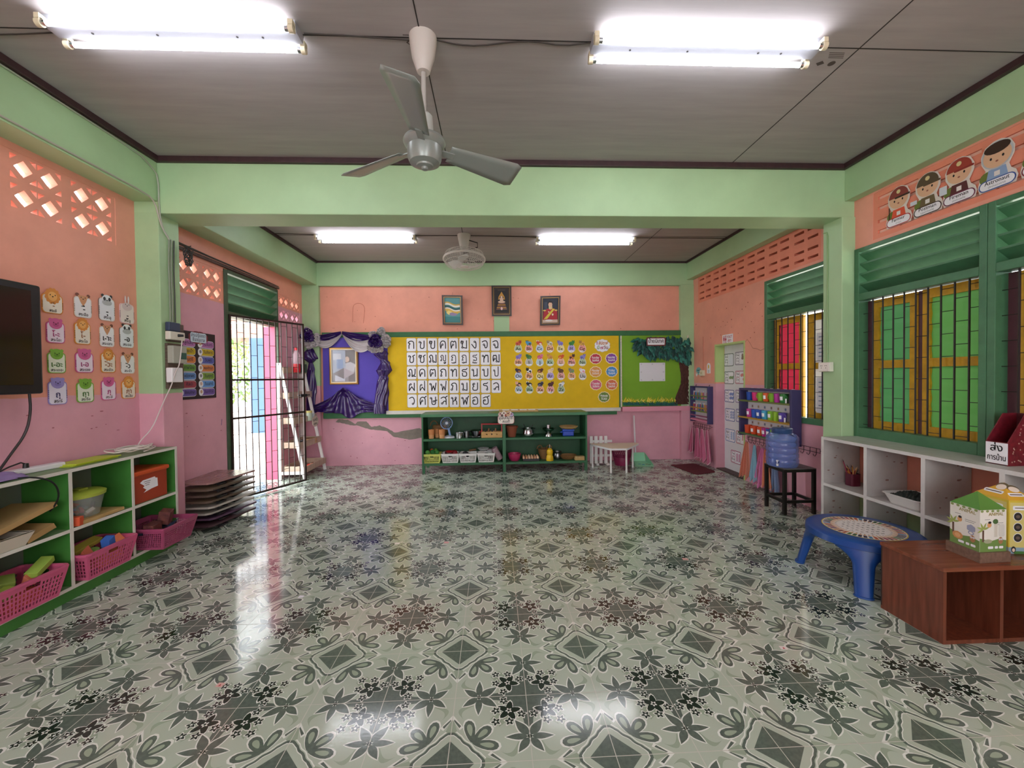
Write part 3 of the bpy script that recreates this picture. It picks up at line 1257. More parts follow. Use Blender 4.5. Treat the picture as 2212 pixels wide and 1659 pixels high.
def cable(name, label, path, r, m, n=6, group=None, smoothpath=0):
    P = [V(p) for p in path]
    for _ in range(smoothpath):
        Q = [P[0]]
        for a, b in zip(P, P[1:]): Q += [a * .75 + b * .25, a * .25 + b * .75]
        P = Q + [P[-1]]
    q = B()
    q.tube(P, r, m, n)
    return tag(q.build(name), label, 'cable', group)


zc = ZC - .006
cable('ceiling_cable', 'dark cable clipped to the ceiling from the left near light to the fan', [(-.80, .22, zc), (-.6, .225, zc), (-.45, .232, zc - .002), (-.25, .245, zc)], .004, CAB)
cable('ceiling_cable', 'dark cable wandering over the ceiling from the fan to the right near light', [(-.11, .24, zc), (.0, .27, zc), (.12, .275, zc), (.3, .24, zc), (.42, .235, zc), (.58, .26, zc), (.73, .235, zc)], .004, CAB, smoothpath=1)
cable('ceiling_cable', 'dark cable from the left edge of the near ceiling to the left near light', [(-2.5, .28, zc), (-2.3, .27, zc), (-2.06, .25, zc)], .004, CAB)
zc = ZC2 - .006
cable('ceiling_cable', 'thin far ceiling cable from the left beam past its light to the orbit fan', [(-2.5, 3.2, zc), (-2.02, 3.24, zc), (-.8, 3.26, zc), (-.26, 3.25, zc)], .004, CAB)
cable('ceiling_cable', 'thin cable on the far ceiling from the orbit fan to the right light', [(-.1, 3.25, zc), (.3, 3.27, zc), (.75, 3.3, zc)], .004, CAB)
cable('ceiling_cable', 'thin cable on the far ceiling from the right light to the right beam', [(2.03, 3.31, zc), (2.6, 3.31, zc), (3.25, 3.32, zc)], .004, CAB)

# the grey cables of the left beam and pillar
X = -2.552
pa = [(X, -2, 2.848), (X, -.5, 2.846), (X, .4, 2.85), (X, 1.0, 2.848), (X, 1.38, 2.846), (X, 1.46, 2.81), (X + .004, 1.49, 2.70), (X, 1.53, 2.62), (X, 1.60, 2.55)]
cable('wall_cable', 'grey cable along the lower edge of the left beam, bending down at the pillar', pa, .006, CAB2, smoothpath=1)
pb = [(X, -1, 3.135), (X, .6, 3.137), (X, 1.3, 3.13), (X, 1.44, 3.08), (-2.545, 1.49, 3.03), (-2.545, 1.492, 2.75), (-2.55, 1.53, 2.62), (-2.552, 1.59, 2.57)]
cable('wall_cable', 'grey cable under the ceiling trim, dropping in the corner of beam and pillar', pb, .006, mat('a3a894', .5), smoothpath=1)
random.seed(4)
for k, (y0, l) in enumerate(((1.585, 'leftmost grey cable running down the left pillar to the switch board'), (1.61, 'middle grey cable running down the left pillar to the switch board'), (1.64, 'dark cable running down the edge of the left pillar to the switch board'))):
    cable('wall_cable', l, [(X, y0 + .01, 2.56), (X, y0, 2.3), (X, y0 + .004, 2.0), (X, y0 + .002, 1.86)], .0055, mat('8d9481', .5) if k < 2 else mat('464a40', .5))
q = B()
for k in range(5):
    pts = []
    c_ = V((-2.50, 1.74, 2.46))
    for i in range(11):
        a = i * .62 + k * 1.3
        r = .055 + .02 * sin(k * 2 + i)
        pts.append(c_ + V((.02 * sin(i * 1.7 + k), r * cos(a) * .6, r * 1.25 * sin(a))))
    q.tube(pts, .0042, mat('2d2a28', .5), 6)
tag(q.build('cable_tangle'), 'tangle of loose black wires at the top of the left pillar', 'cable')
q = B()
for i in range(4):
    q.tube([(XL + .034 + .008 * i, 1.74, 2.62 + .004 * i), (XL + .03 + .008 * i, 2.3, 2.622), (XL + .034 + .007 * i, 3.0, 2.62), (XL + .03, 3.7, 2.618)], .0045, mat('4e4640', .6), 6)
tag(q.build('cable_bundle'), 'bundle of old cables lying on the ledge above the entrance', 'cable')
# ================================================================ LEFT SIDE
# ---------------------------------------------------------------- television
t = thing('television', 'black flat television on the left wall above the green cubby shelf', 'television', (-2.6, .06, 1.28))
q = B()
q.box(-2.69, -2.575, -.50, .615, 1.29, 1.945, mat('15141a', .4))
q.build('cabinet', t, smooth=0, bevel=.012)
q = B()
q.box(-2.574, -2.571, -.44, .555, 1.345, 1.905, mat('08070b', .12, spec=.6))
q.build('screen', t, smooth=0)
q = B()
q.box(XL + .002, -2.69, -.1, .2, 1.45, 1.8, BLACK)
q.build('wall_bracket', t, smooth=0)
cable('television_cable', 'black cable hanging from the television down to the green cubby shelf', [(-2.63, .585, 1.30), (-2.64, .60, 1.18), (-2.66, .59, 1.05), (-2.68, .52, .93), (-2.69, .47, .845), (-2.64, .40, .826)], .0065, mat('1d1718', .4), smoothpath=2)
q = B()
random.seed(2)
for k in range(4):
    y = .30 + .035 * k
    q.tube([V((-2.66, y + .02 * sin(i * 1.3 + k), 1.285 - .10 * sin(pi * i / 12) * (1 + .25 * k))) + V((0, .09 * (i / 12) - .02 * k, 0)) for i in range(13)], .0045, mat('2a1f1c', .5), 6)
tag(q.build('television_leads'), 'loops of black leads dangling under the television', 'cable')

# ---------------------------------------------------------------- animal vowel cards
VC = {'lion': ('e0913f', 'efe6d6'), 'deer': ('d59a72', 'f2f0f2'), 'panda': ('3b3a3e', 'ebeef4'), 'rabbit': ('e9c3c8', 'efe2dc'), 'pig': ('d7659b', 'f3e4f2'), 'frog': ('7fb540', 'e9f0dc'), 'hippo': ('9b8fce', 'eae6f6')}
AD = {'lion': 'orange lion', 'deer': 'brown-eared deer', 'panda': 'black and white panda', 'rabbit': 'pale rabbit', 'pig': 'pink pig', 'frog': 'green frog', 'hippo': 'lilac hippo'}
CARDS = [
    (88, 134, 636, 677, 'lion', '-ี', 'สระอี'), (158, 196, 642, 686, 'deer', '-ื', 'สระอือ'), (212, 246, 645, 693, 'panda', '-ุ', 'สระอุ'), (257, 288, 657, 699, 'rabbit', '-ู', 'สระอู'),
    (98, 138, 696, 741, 'pig', 'โ-ะ', 'สระโอะ'), (159, 194, 698, 744, 'lion', 'โ-', 'สระโอ'), (213, 245, 706, 749, 'deer', 'เ-าะ', 'สระเอาะ'), (257, 287, 708, 751, 'panda', '-อ', 'สระออ'),
    (101, 140, 762, 806, 'frog', 'เ-อะ', 'สระเออะ'), (161, 200, 762, 805, 'pig', 'เ-อ', 'สระเออ'), (216, 248, 763, 805, 'lion', '-ัวะ', 'สระอัวะ'), (259, 289, 768, 807, 'deer', '-ัว', 'สระอัว'),
    (102, 143, 824, 874, 'hippo', 'ฤ', 'สระรึ'), (164, 201, 826, 869, 'frog', 'ฤา', 'สระรือ'), (217, 249, 822, 864, 'pig', 'ฦ', 'สระลึ'), (261, 291, 823, 861, 'lion', 'ฦา', 'สระลือ')]
RN = ('top', 'second', 'third', 'bottom')
CNn = ('next to the television', 'second from the television', 'third from the television', 'nearest the green pillar')
for i, (l, r_, tp, bt, an, big, sm) in enumerate(CARDS):
    a_, b_ = PX(l, (tp + bt) / 2, XL), PX(r_, (tp + bt) / 2, XL)
    wd = b_.y - a_.y
    yc = (a_.y + b_.y) / 2
    z0, z1 = PX((l + r_) / 2, bt, XL).z, PX((l + r_) / 2, tp, XL).z
    h = z1 - z0
    hc, bc = VC[an]
    A = Art((XL + .002, yc, (z0 + z1) / 2), LEFTU)
    hm, bm = mat(hc, .6), mat(bc, .6)
    A.sheet(rr(0, 0, wd, h, wd * .18), .004, hm if an not in ('panda', 'deer') else mat('e7ddd6', .6), hm)
    A.rect(0, 0, wd * .9, h * .93, bm, 1, wd * .16)
    for sg in (-1, 1):
        for k in range(5): A.rect(sg * wd * .48, -h * .1 + k * h * .075 - .1 * h, wd * .05, h * .028, INK, 2)
    top = h * .5
    hx = wd * .33
    if an == 'lion':
        A.poly(scallop(0, top - hx * .25, hx * 1.02, hx * 1.1, 12, .14), hm, 3)
        A.el(0, top - hx * .3, hx * .66, hx * .7, mat('f0b468', .6), 4)
    elif an == 'deer':
        for sg in (-1, 1): A.el(sg * hx * .95, top + hx * .3, hx * .32, hx * .3, mat('7c4a3c', .6), 3)
        A.poly([(-hx * .9, top + .01), (hx * .9, top + .01), (hx * .5, top - hx * .8), (0, top - hx * 1.6), (-hx * .5, top - hx * .8)], hm, 4)
    elif an == 'panda':
        for sg in (-1, 1): A.el(sg * hx * .8, top + hx * .45, hx * .28, hx * .28, hm, 3)
        A.el(0, top - hx * .3, hx, hx * .95, mat('eef0f2', .6), 4)
        A.el(0, top - hx * .75, hx * .95, hx * .5, mat('b9bbbd', .6), 5)
        for sg in (-1, 1): A.el(sg * hx * .48, top - hx * .1, hx * .25, hx * .33, hm, 6)
    elif an == 'rabbit':
        for sg in (-1, 1):
            A.el(sg * hx * .32, top + hx * .8, hx * .22, hx * .75, hm, 3)
            A.el(sg * hx * .32, top + hx * .8, hx * .1, hx * .6, mat('f3e9ea', .6), 4)
        A.el(0, top - hx * .5, hx * 1.05, hx * .75, mat('d8c4c6', .6), 4)
    else:
        for sg in (-1, 1): A.el(sg * hx * .85, top + hx * .35, hx * .3, hx * .3, hm, 3)
        A.el(0, top - hx * .25, hx * 1.1, hx * .95, hm, 4)
        A.el(0, top - hx * .45, hx * .5, hx * .35, mat('c55489' if an == 'pig' else ('6da231' if an == 'frog' else '8a7dc2'), .6), 5)
    if an not in ('panda',):
        for sg in (-1, 1): A.el(sg * hx * .35, top - hx * .1, hx * .08, hx * .1, INK, 7, 8)
    A.el(0, top - hx * .35, hx * .12, hx * .09, INK, 7, 8)
    ink = INK if an in ('panda', 'deer', 'rabbit') else mat({'lion': '9a6034', 'pig': 'b0457e', 'frog': '4d7a3a', 'hippo': '4b4470'}[an], .7)
    A.text(big, 0, -h * .19, h * .36, ink, 4, wd * .84, .028, 2)
    A.text(sm, 0, -h * .41, h * .19, INK, 4, wd * .78, .02, 1)
    tag(A.b.build('vowel_card', smooth=0), 'white Thai vowel card with %s head, %s row, %s' % (AD[an], RN[i // 4], CNn[i % 4]), 'card', 'animal vowel cards on the left wall')

# ---------------------------------------------------------------- switch board on the pillar and day poster
XP = -2.56
t = thing('switch_board', 'wooden board with sockets and breaker on the left green pillar', 'switch board', (XP, 1.62, 1.25))
pb_ = wood('4a3b33', '6b584c', (3, 3, 20), .6)
for k, (l, r_, tp, bt) in enumerate(((358, 392, 697, 737), (356, 390, 741, 840))):
    q = B()
    yc0, yc1 = PX(l, 770, XP).y, PX(r_, 770, XP).y
    q.box(XP, XP + .025, yc0, yc1, PX(l, bt, XP).z, PX(l, tp, XP).z, pb_)
    q.build('back_board', t, smooth=0, bevel=.003)


def onboard(name, l, r_, tp, bt, d, m, x0=XP + .025):
    q = B()
    q.box(x0, x0 + d, PX(l, 770, XP + .05).y, PX(r_, 770, XP + .05).y, PX(l, bt, XP + .05).z, PX(l, tp, XP + .05).z, m)
    return q.build(name, t, smooth=0, bevel=.006)


onboard('breaker_cover', 365, 389, 695, 714, .035, mat('33415c', .5))
so_ = onboard('socket', 364, 396, 715, 733, .045, mat('d8d4c4', .4))
onboard('meter_box', 368, 398, 746, 784, .05, mat('a9aa9c', .5, var=.1))
onboard('meter_sticker', 384, 396, 762, 776, .003, mat('23564a', .5), XP + .075)
onboard('adapter', 364, 388, 794, 826, .05, mat('e9e9ea', .35))
q = B()
p_ = PX(385, 725, XP + .07)
q.cyl((XP + .07, p_.y, p_.z), (XP + .105, p_.y + .01, p_.z), .013, .01, BLACK, 10)
q.build('plug', t)
w0 = PX(388, 790, XP + .08)
pa = [(XP + .075, PX(392, 735, XP + .07).y, PX(392, 735, XP + .07).z), (w0.x, w0.y, w0.z)]
for x, y, xx in ((380, 800, XP + .09), (371, 832, XP + .06), (352, 870, XP + .03), (330, 925, -2.57), (300, 955, -2.60)):
    p_ = PX(x, y, xx)
    pa.append((p_.x, p_.y, max(p_.z, .822)))
pa.append((-2.585, 1.27, .828))
cable('charger_cable', 'long white cable falling from the switch board to the green cubby shelf', pa, .0042, mat('d9cfcb', .5), smoothpath=2)

XPo = XL + .003
A = Art((XPo, PX(421, 785, XPo).y, 0), LEFTU)
oy = A.o.y
yl, yr = PX(377, 785, XPo).y - oy, PX(465, 785, XPo).y - oy
zt, zb = PX(421, 717, XPo).z, PX(421, 862, XPo).z
A.sheet([(yl, zb), (yr, zb), (yr, zt), (yl, zt)], .003, mat('2b1a1e', .6))
cols = (('b879b4', 'c9ae1f', 'd88344', '6c9d3f', '6b95cf', 'a3434e', '6c5ca9'), ('b879b4', 'c9ae1f', '5b65b4', 'd88344', '7da03c', '6b9fdc', '7a5da9'))
names = (('ลูกเสือ', 'ว่ายน้ำ', 'ดนตรี', 'ภาษาไทย', 'คณิตศาสตร์', 'ศิลปะ', 'สังคมศึกษา'), ('วันจันทร์', 'วันอังคาร', 'วันพุธ', 'พลศึกษา', 'วันศุกร์', 'วันเสาร์', 'วันอาทิตย์'))
rowsz = [PX(421, 742 + 17.6 * k, XPo).z for k in range(7)]
W_ = yr - yl
for c_ in (0, 1):
    xm = yl + W_ * (.27 if c_ == 0 else .75)
    for k in range(7):
        A.rect(xm, rowsz[k], W_ * .42, .075, PAPER, 1, .03)
        A.rect(xm + W_ * .01, rowsz[k], W_ * .40, .066, mat(cols[c_][k], .6), 2, .03)
        A.el(xm - W_ * .15, rowsz[k], .03, .032, PAPER, 3)
        A.el(xm - W_ * .15, rowsz[k] + .004, .016, .017, mat(('c7a184', '8a8a90', 'd3b3a6')[k % 3], .6), 4)
        A.text(names[c_][k], xm + W_ * .05, rowsz[k] - .012, .045, mat('2a2440', .6), 4, W_ * .24, .01, 1)
tz = PX(437, 731, XPo).z
A.poly(scallop(yl + W_ * .56, tz, W_ * .235, .06, 8, .08), mat('7c2b33', .6), 3)
A.rect(yl + W_ * .56, tz, W_ * .40, .095, mat('cfe0ea', .6), 4, .02)
A.text('สาระน่ารู้ของเรา', yl + W_ * .56, tz + .008, .045, mat('2c3c60', .6), 5, W_ * .36, .012, 1)
A.text('ชั้นอนุบาล', yl + W_ * .56, tz - .035, .045, mat('2c3c60', .6), 5, W_ * .3, .012, 1)
tag(A.b.build('poster', smooth=0), 'black poster of colourful Thai subject strips on the pink wall beside the entrance', 'poster')

# ---------------------------------------------------------------- green cubby shelf
CG = mat('3f7d34', .5, var=.12, scale=9)
CG2 = mat('6f8f62', .45, var=.12, scale=7)
EDGE = mat('d8d6cb', .5, var=.06)
t = thing('cubby_shelf', 'green cubby shelf with white edges along the left wall under the television', 'shelf', (-2.6, .6, 0))
FX, BX = -2.455, -2.745
ys = [-.27, .19, .635, 1.075, 1.485]
ZT = .815
mz = .435
q = B()
q.box(BX, FX - .004, ys[0], ys[-1], ZT - .018, ZT, CG2)
q.build('top', t, smooth=0)
for y in ys:
    q = B()
    q.box(BX, FX - .004, y - .009, y + .009, .085, ZT - .018, CG)
    q.build('divider', t, smooth=0)
q = B()
for a, b_ in zip(ys, ys[1:]): q.box(BX, FX - .004, a + .009, b_ - .009, mz - .009, mz + .009, CG2)
q.build('middle_shelf', t, smooth=0)
q = B()
q.box(BX, FX - .004, ys[0], ys[-1], .07, .088, CG2)
q.build('bottom_shelf', t, smooth=0)
q = B()
q.box(BX, BX + .006, ys[0], ys[-1], .085, ZT - .018, mat('6d7a70', .6))
q.build('back_panel', t, smooth=0)
q = B()
q.box(BX + .02, FX - .012, ys[0], ys[-1] - .005, 0, .07, mat('3f7a35', .5, var=.15))
q.build('plinth', t, smooth=0)
q = B()
for z in (ZT - .009, mz, .079): q.box(FX - .004, FX, ys[0] - .009, ys[-1] + .009, z - .01, z + .01, EDGE)
for y in ys: q.box(FX - .0045, FX - .0005, y - .01, y + .01, .07, ZT, EDGE)
q.build('edge_strip', t, smooth=0)

# baskets
def basket(name, c, sx, sy, h, m, label, cat='basket', group=None, hole=.5, rows=5, taper=.8, rim=.014, handle=True):
    """slatted plastic basket standing at c (bottom centre); sx, sy are half sizes at the rim"""
    x0, y0, z0 = c
    t = thing(name, label, cat, c, group)
    q = B()
    bx, by = sx * taper, sy * taper

    def pt(s_, z):
        k = z / h
        X, Y = bx + (sx - bx) * k, by + (sy - by) * k
        return X, Y

    q.box(x0 - bx, x0 + bx, y0 - by, y0 + by, z0, z0 + .004, m)
    for ax, sg in (('x', 1), ('x', -1), ('y', 1), ('y', -1)):
        half_b, half_t = (by, sy) if ax == 'x' else (bx, sx)
        ob, ot = (bx, sx) if ax == 'x' else (by, sy)

        def P(a, k):
            w_ = (half_b + (half_t - half_b) * k) * a
            o = (ob + (ot - ob) * k) * sg
            return (x0 + o, y0 + w_, z0 + h * k) if ax == 'x' else (x0 + w_, y0 + o, z0 + h * k)

        n = max(6, int(half_t * 2 / (.022 * hole * 2)))
        holes = []
        for r_ in range(rows):
            k0, k1 = .12 + .72 * r_ / rows, .12 + .72 * (r_ + .68) / rows
            if rows == 1: k1 = .78
            for i in range(n):
                a0 = -.92 + 1.84 * i / n
                a1 = a0 + 1.84 / n * .58
                if handle and r_ == rows - 1 and abs((a0 + a1) / 2) < .22 and rows > 1: continue
                if handle and rows == 1 and abs((a0 + a1) / 2) < .22:
                    holes.append([P(a0, k0), P(a1, k0), P(a1, .52), P(a0, .52)])
                else:
                    holes.append([P(a0, k0), P(a1, k0), P(a1, k1), P(a0, k1)])
        if handle: holes.append([P(-.2, .64), P(.2, .64), P(.2, .82), P(-.2, .82)] if rows == 1 else [P(-.2, .72), P(.2, .72), P(.2, .86), P(-.2, .86)])
        th = V((sg * .0025, 0, 0)) if ax == 'x' else V((0, sg * .0025, 0))
        q.plate([P(-1, 0), P(1, 0), P(1, 1), P(-1, 1)], holes, th, m)
    q.build('body', t, smooth=0)
    q = B()
    o = [(x0 + a, y0 + b_) for a, b_ in rr(0, 0, 2 * sx + rim, 2 * sy + rim, .03)]
    i_ = [(x0 + a, y0 + b_) for a, b_ in rr(0, 0, 2 * sx - rim, 2 * sy - rim, .022)]
    q.plate([(x, y, z0 + h - .006) for x, y in o], [[(x, y, z0 + h - .006) for x, y in i_]], (0, 0, .012), m)
    q.build('rim', t, smooth=0, bevel=.003)
    return t


PK = mat('d9648c', .35, alpha=.88, spec=.5)
PK2 = mat('a84b70', .35)
basket('basket', (-2.53, .36, .09), .135, .19, .17, PK, 'pink basket of foam blocks in the lowest cubby below the foam tray', group='pink baskets in the green cubby shelf')
basket('basket', (-2.53, .845, .09), .135, .185, .17, PK, 'pink basket with the blue block in the middle lowest cubby', group='pink baskets in the green cubby shelf')
basket('basket', (-2.475, 1.30, .09), .19, .175, .16, PK2, 'dark pink basket sticking out of the lowest cubby beside the table stack', group='pink baskets in the green cubby shelf', hole=.35, rows=7)


def block(c, s_, rot, h, label, group=None, name='toy_block', kind='box'):
    q = B()
    R = Matrix.Rotation(rot[2], 3, 'Z') @ Matrix.Rotation(rot[1], 3, 'Y') @ Matrix.Rotation(rot[0], 3, 'X')
    m = mat(h, .75)
    c = V(c)
    X, Y, Z = (R @ V(v) for v in ((1, 0, 0), (0, 1, 0), (0, 0, 1)))
    a, b_, d = s_
    if kind == 'box': q.obox(c - X * a / 2 - Y * b_ / 2 - Z * d / 2, X * a, Y * b_, Z * d, m)
    elif kind == 'wedge': q.prism([c - X * a / 2 - Y * b_ / 2 - Z * d / 2, c + X * a / 2 - Y * b_ / 2 - Z * d / 2, c - X * a / 2 - Y * b_ / 2 + Z * d / 2], Y * b_, m)
    elif kind == 'arch':
        P = [(-a / 2, -d / 2), (-a / 4, -d / 2)] + [(a / 4 * -cos(pi * i / 8), -d / 2 + a / 4 * sin(pi * i / 8)) for i in range(9)] + [(a / 2, -d / 2), (a / 2, d / 2), (-a / 2, d / 2)]
        q.prism([c + X * u + Z * v - Y * b_ / 2 for u, v in P], Y * b_, m)
    elif kind == 'cyl': q.cyl(c - Z * d / 2, c + Z * d / 2, a / 2, a / 2, m, 16)
    return tag(q.build(name, smooth=30, bevel=.003), label, 'block', group)


G1, G2 = 'foam blocks in the left pink basket', 'foam blocks in the middle pink basket'
for c_, s_, r_, h, l, k in (
    ((-2.50, .49, .275), (.06, .14, .035), (.35, .1, .3), '9bb84a', 'lime green slab leaning on the back rim of the left pink basket', 'box'),
    ((-2.49, .44, .238), (.055, .06, .05), (.2, .3, .5), 'e08063', 'coral block beside the lime slab in the left pink basket', 'wedge'),
    ((-2.53, .35, .25), (.06, .09, .05), (.3, .1, .9), '7f9440', 'olive green block in the middle of the left pink basket', 'box'),
    ((-2.54, .25, .24), (.06, .07, .045), (.1, .3, .2), 'cda240', 'mustard block at the left end of the left pink basket', 'box'),
    ((-2.48, .30, .215), (.05, .06, .05), (.2, .2, .2), '8c9c38', 'dark lime block low in the left pink basket', 'arch'),
    ((-2.50, .38, .135), (.08, .18, .06), (.1, 0, .1), 'd8604a', 'red slab showing through the side of the left pink basket', 'box')):
    block(c_, s_, r_, h, l, G1, kind=k)
for c_, s_, r_, h, l, k in (
    ((-2.47, .885, .265), (.05, .06, .06), (.3, .1, .2), '3a6dc4', 'blue block on top of the middle pink basket', 'box'),
    ((-2.57, .83, .262), (.06, .2, .03), (.12, .25, .1), 'b3a442', 'olive yellow slab along the back of the middle pink basket', 'box'),
    ((-2.47, .97, .252), (.06, .09, .045), (.05, .3, .3), 'ee8a5c', 'orange block at the right end of the middle pink basket', 'wedge'),
    ((-2.47, .75, .245), (.06, .08, .05), (.2, .5, .5), 'c9694a', 'rust orange block at the left end of the middle pink basket', 'wedge'),
    ((-2.51, .83, .222), (.05, .05, .04), (.3, .3, .3), '7fa04a', 'green block beneath the blue block in the middle pink basket', 'cyl'),
    ((-2.5, .9, .15), (.08, .17, .07), (.1, 0, 0), 'de7a56', 'orange block showing through the middle pink basket', 'arch')):
    block(c_, s_, r_, h, l, G2, kind=k)
BK = wood('4a2026', '7a4338', (8, 8, 8), .6)
for c_, s_, r_, l in (((-2.435, 1.335, .285), (.075, .085, .10), (.1, .2, .35), 'worn dark red cube standing up in the dark pink basket'), ((-2.44, 1.215, .235), (.07, .10, .075), (.05, .1, .1), 'worn dark red cube lying left in the dark pink basket')):
    o = block(c_, s_, r_, '5c262c', l, 'worn cubes in the dark pink basket')
    o.data.materials[0] = BK
q = B()
q.grid(lambda u, v: (-2.60 + .17 * u, 1.16 + .3 * v, .205 + .022 * sin(u * 9 + 2 * v) * sin(v * 11)), 12, 16, mat('39415f', .8))
o = q.build('crumpled_cloth')
o.modifiers.new('thick', 'SOLIDIFY').thickness = .004
tag(o, 'dark blue cloth bunched under the worn cubes', 'cloth')

# middle cubbies
q = B()
fm = mat('d9d0bf', .55, alpha=.96)
x0, x1, y0, y1, z0, z1 = -2.70, -2.44, .10, .415, .445, .515
q.plate([(x0, y0, z1), (x1, y0, z1), (x1, y1, z1), (x0, y1, z1)], [[(x0 + .012, y0 + .012, z1), (x1 - .012, y0 + .012, z1), (x1 - .012, y1 - .012, z1), (x0 + .012, y1 - .012, z1)]], (0, 0, .004), fm)
o_, n_ = rr((x0 + x1) / 2, (y0 + y1) / 2, x1 - x0, y1 - y0), rr((x0 + x1) / 2, (y0 + y1) / 2, x1 - x0 - .05, y1 - y0 - .05)
for i in range(4):
    j = (i + 1) % 4
    q.poly([(*o_[i], z1), (*n_[i], z0), (*n_[j], z0), (*o_[j], z1)], fm)
q.poly([(*p, z0) for p in n_], fm)
o = q.build('foam_tray', smooth=0)
o.modifiers.new('thick', 'SOLIDIFY').thickness = .003
tag(o, 'off-white plastic tray on the middle shelf at the left end', 'tray')
q = B()
q.obox((-2.70, .19, .525), (.0, .36, .085), (.23, .02, 0), (0, -.012, .028), mat('b08f5c', .7, var=.06))
q.obox((-2.66, .41, .447), (.02, .13, .045), (.2, -.01, 0), (-.002, -.012, .03), mat('9c7c4c', .7, var=.06))
tag(q.build('cardboard_folder', smooth=0), 'brown cardboard folder slanting behind the off-white tray', 'cardboard')
cable('adapter_lead', 'black lead looping from the shelf top down into the left cubby', [(-2.52, .37, .823), (-2.44, .42, .822), (-2.435, .52, .77), (-2.44, .555, .68), (-2.47, .55, .61), (-2.49, .545, .585)], .005, BLACK, smoothpath=2)

t = thing('toy_tub', 'clear oval tub of toys with a lime lid on the middle shelf', 'tub', (-2.57, .80, .473))
TUBM = mat('b9beb6', .2, alpha=.38)
q = B()
q.lathe((-2.57, .80, 0), [(0, .474), (.105, .474), (.135, .61)], TUBM, 28, .85, 1)
q.build('body', t)
q = B()
q.lathe((-2.57, .80, 0), [(.142, .605), (.145, .625), (.12, .638), (.05, .645), (0, .645)], mat('a6b440', .4), 28, .85, 1)
q.box(-2.60, -2.54, .77, .83, .644, .655, mat('9aa63a', .4))
q.build('lid', t)
random.seed(11)
tc = ('d8604a', '4a6bb0', 'd9d2c4', '3c3c40', '9a8a6a', 'cf5b6b', '6d7a86')
for k in range(11):
    a, r = random.uniform(0, 6.28), random.uniform(.01, .085)
    block((-2.57 + r * .85 * cos(a), .80 + r * sin(a), .495 + .014 * (k % 4)), (.02, .045, .018), (random.random(), random.random(), a), tc[k % 7], 'small toy piece inside the clear lime-lidded tub', 'toy pieces in the lime-lidded tub', 'toy_piece')
t = thing('wooden_tray', 'shallow wooden box lid under the clear tub', 'tray', (-2.56, .83, .445))
WL_ = wood('a88850', 'c4a66e', (3, 3, 20))
q = B()
q.box(-2.68, -2.455, .70, 1.0, .449, .471, WL_)
q.build('lid', t, smooth=0, bevel=.003)
q = B()
q.box(-2.66, -2.46, .69, .86, .4445, .449, wood('b99a58', 'd2b77a'))
q.build('sheet', t, smooth=0)
block((-2.475, .685, .475), (.05, .045, .055), (0, 0, .3), 'd2552e', 'orange red toy block beside the wooden box lid', name='toy_brick')
t = thing('storage_box', 'dark orange lidded plastic box with a torn white label', 'box', (-2.59, 1.27, .445))
OR = mat('a63a1e', .35, var=.08, alpha=.95)
q = B()
q.prism([(-2.70, 1.10, .446), (-2.475, 1.10, .446), (-2.475, 1.415, .446), (-2.70, 1.415, .446)], (0, 0, .205), OR)
q.build('body', t, smooth=0, bevel=.01)
q = B()
q.box(-2.712, -2.463, 1.09, 1.425, .651, .685, mat('cf5223', .4))
q.build('lid', t, smooth=0, bevel=.01)
A = Art((-2.4745, 1.24, .565), (0, 1, 0))
A.poly([(-.085, .03), (-.06, .045), (.05, .05), (.058, .038), (.075, .035), (.078, -.03), (.02, -.035), (-.055, -.05), (-.03, -.032), (-.06, -.01), (-.045, 0)], PAPER, 1)
for k in range(3): A.rect(-.02, .03 - k * .014, .06 - .012 * k, .004, mat('5c5c60', .7), 2)
tag(A.b.build('label', t, smooth=0), 'torn white label')

# on top of the shelf
q = B()
LIL = mat('8d77a8', .7, var=.08)


def lil(u, v):
    y = .02 + .42 * u
    return (-2.69 + .20 * v, y, .822 + .03 * sin(pi * v) * (1 - .2 * u) + .006 * sin(20 * u + 5 * v) * sin(pi * v) + .004 * sin(v * 25))


q.grid(lil, 40, 14, LIL)
o = q.build('cloth_bag')
o.modifiers.new('thick', 'SOLIDIFY').thickness = .004
tag(o, 'crumpled lilac cloth bag lying on the green shelf top', 'bag')
t = thing('power_strip', 'white power strip with a black plug on the green shelf top', 'power strip', (-2.66, .62, .8155))
q = B()
q.obox((-2.66, .44, .816), (.06, -.015, 0), (.03, .30, 0), (0, 0, .032), mat('e2e1e4', .35))
q.build('body', t, smooth=0, bevel=.006)
q = B()
q.cyl((-2.625, .55, .848), (-2.625, .55, .875), .014, .012, BLACK, 10)
q.tube([(-2.625, .55, .87), (-2.62, .52, .885), (-2.62, .46, .872), (-2.61, .37, .845), (-2.6, .28, .84)], .0045, BLACK)
q.build('plug', t)
q = B()
for k, (z, h) in enumerate((((.816), 'a3b52e'), (.824, 'b7c832'))):
    q.obox((-2.655 + .004 * k, .68 + .01 * k, z), (.15, .02 + .01 * k, 0), (-.01, .33, 0), (0, 0, .007), mat(h, .45))
tag(q.build('folder', smooth=0), 'lime green folder lying on the green shelf top', 'folder')
random.seed(6)
P = []
for i in range(90):
    a = i * .42
    k = i / 90
    P.append((-2.57 + (.075 + .03 * sin(i * .37)) * cos(a) + .02 * sin(k * 9), 1.22 + (.15 + .05 * cos(i * .23)) * sin(a) * .8 + .03 * sin(k * 7), .822 + .018 * abs(sin(i * .55)) + .03 * k))
cable('cable_coil', 'loose coil of white cable on the far end of the green shelf top', P, .0045, mat('ded5cc', .5), smoothpath=1)

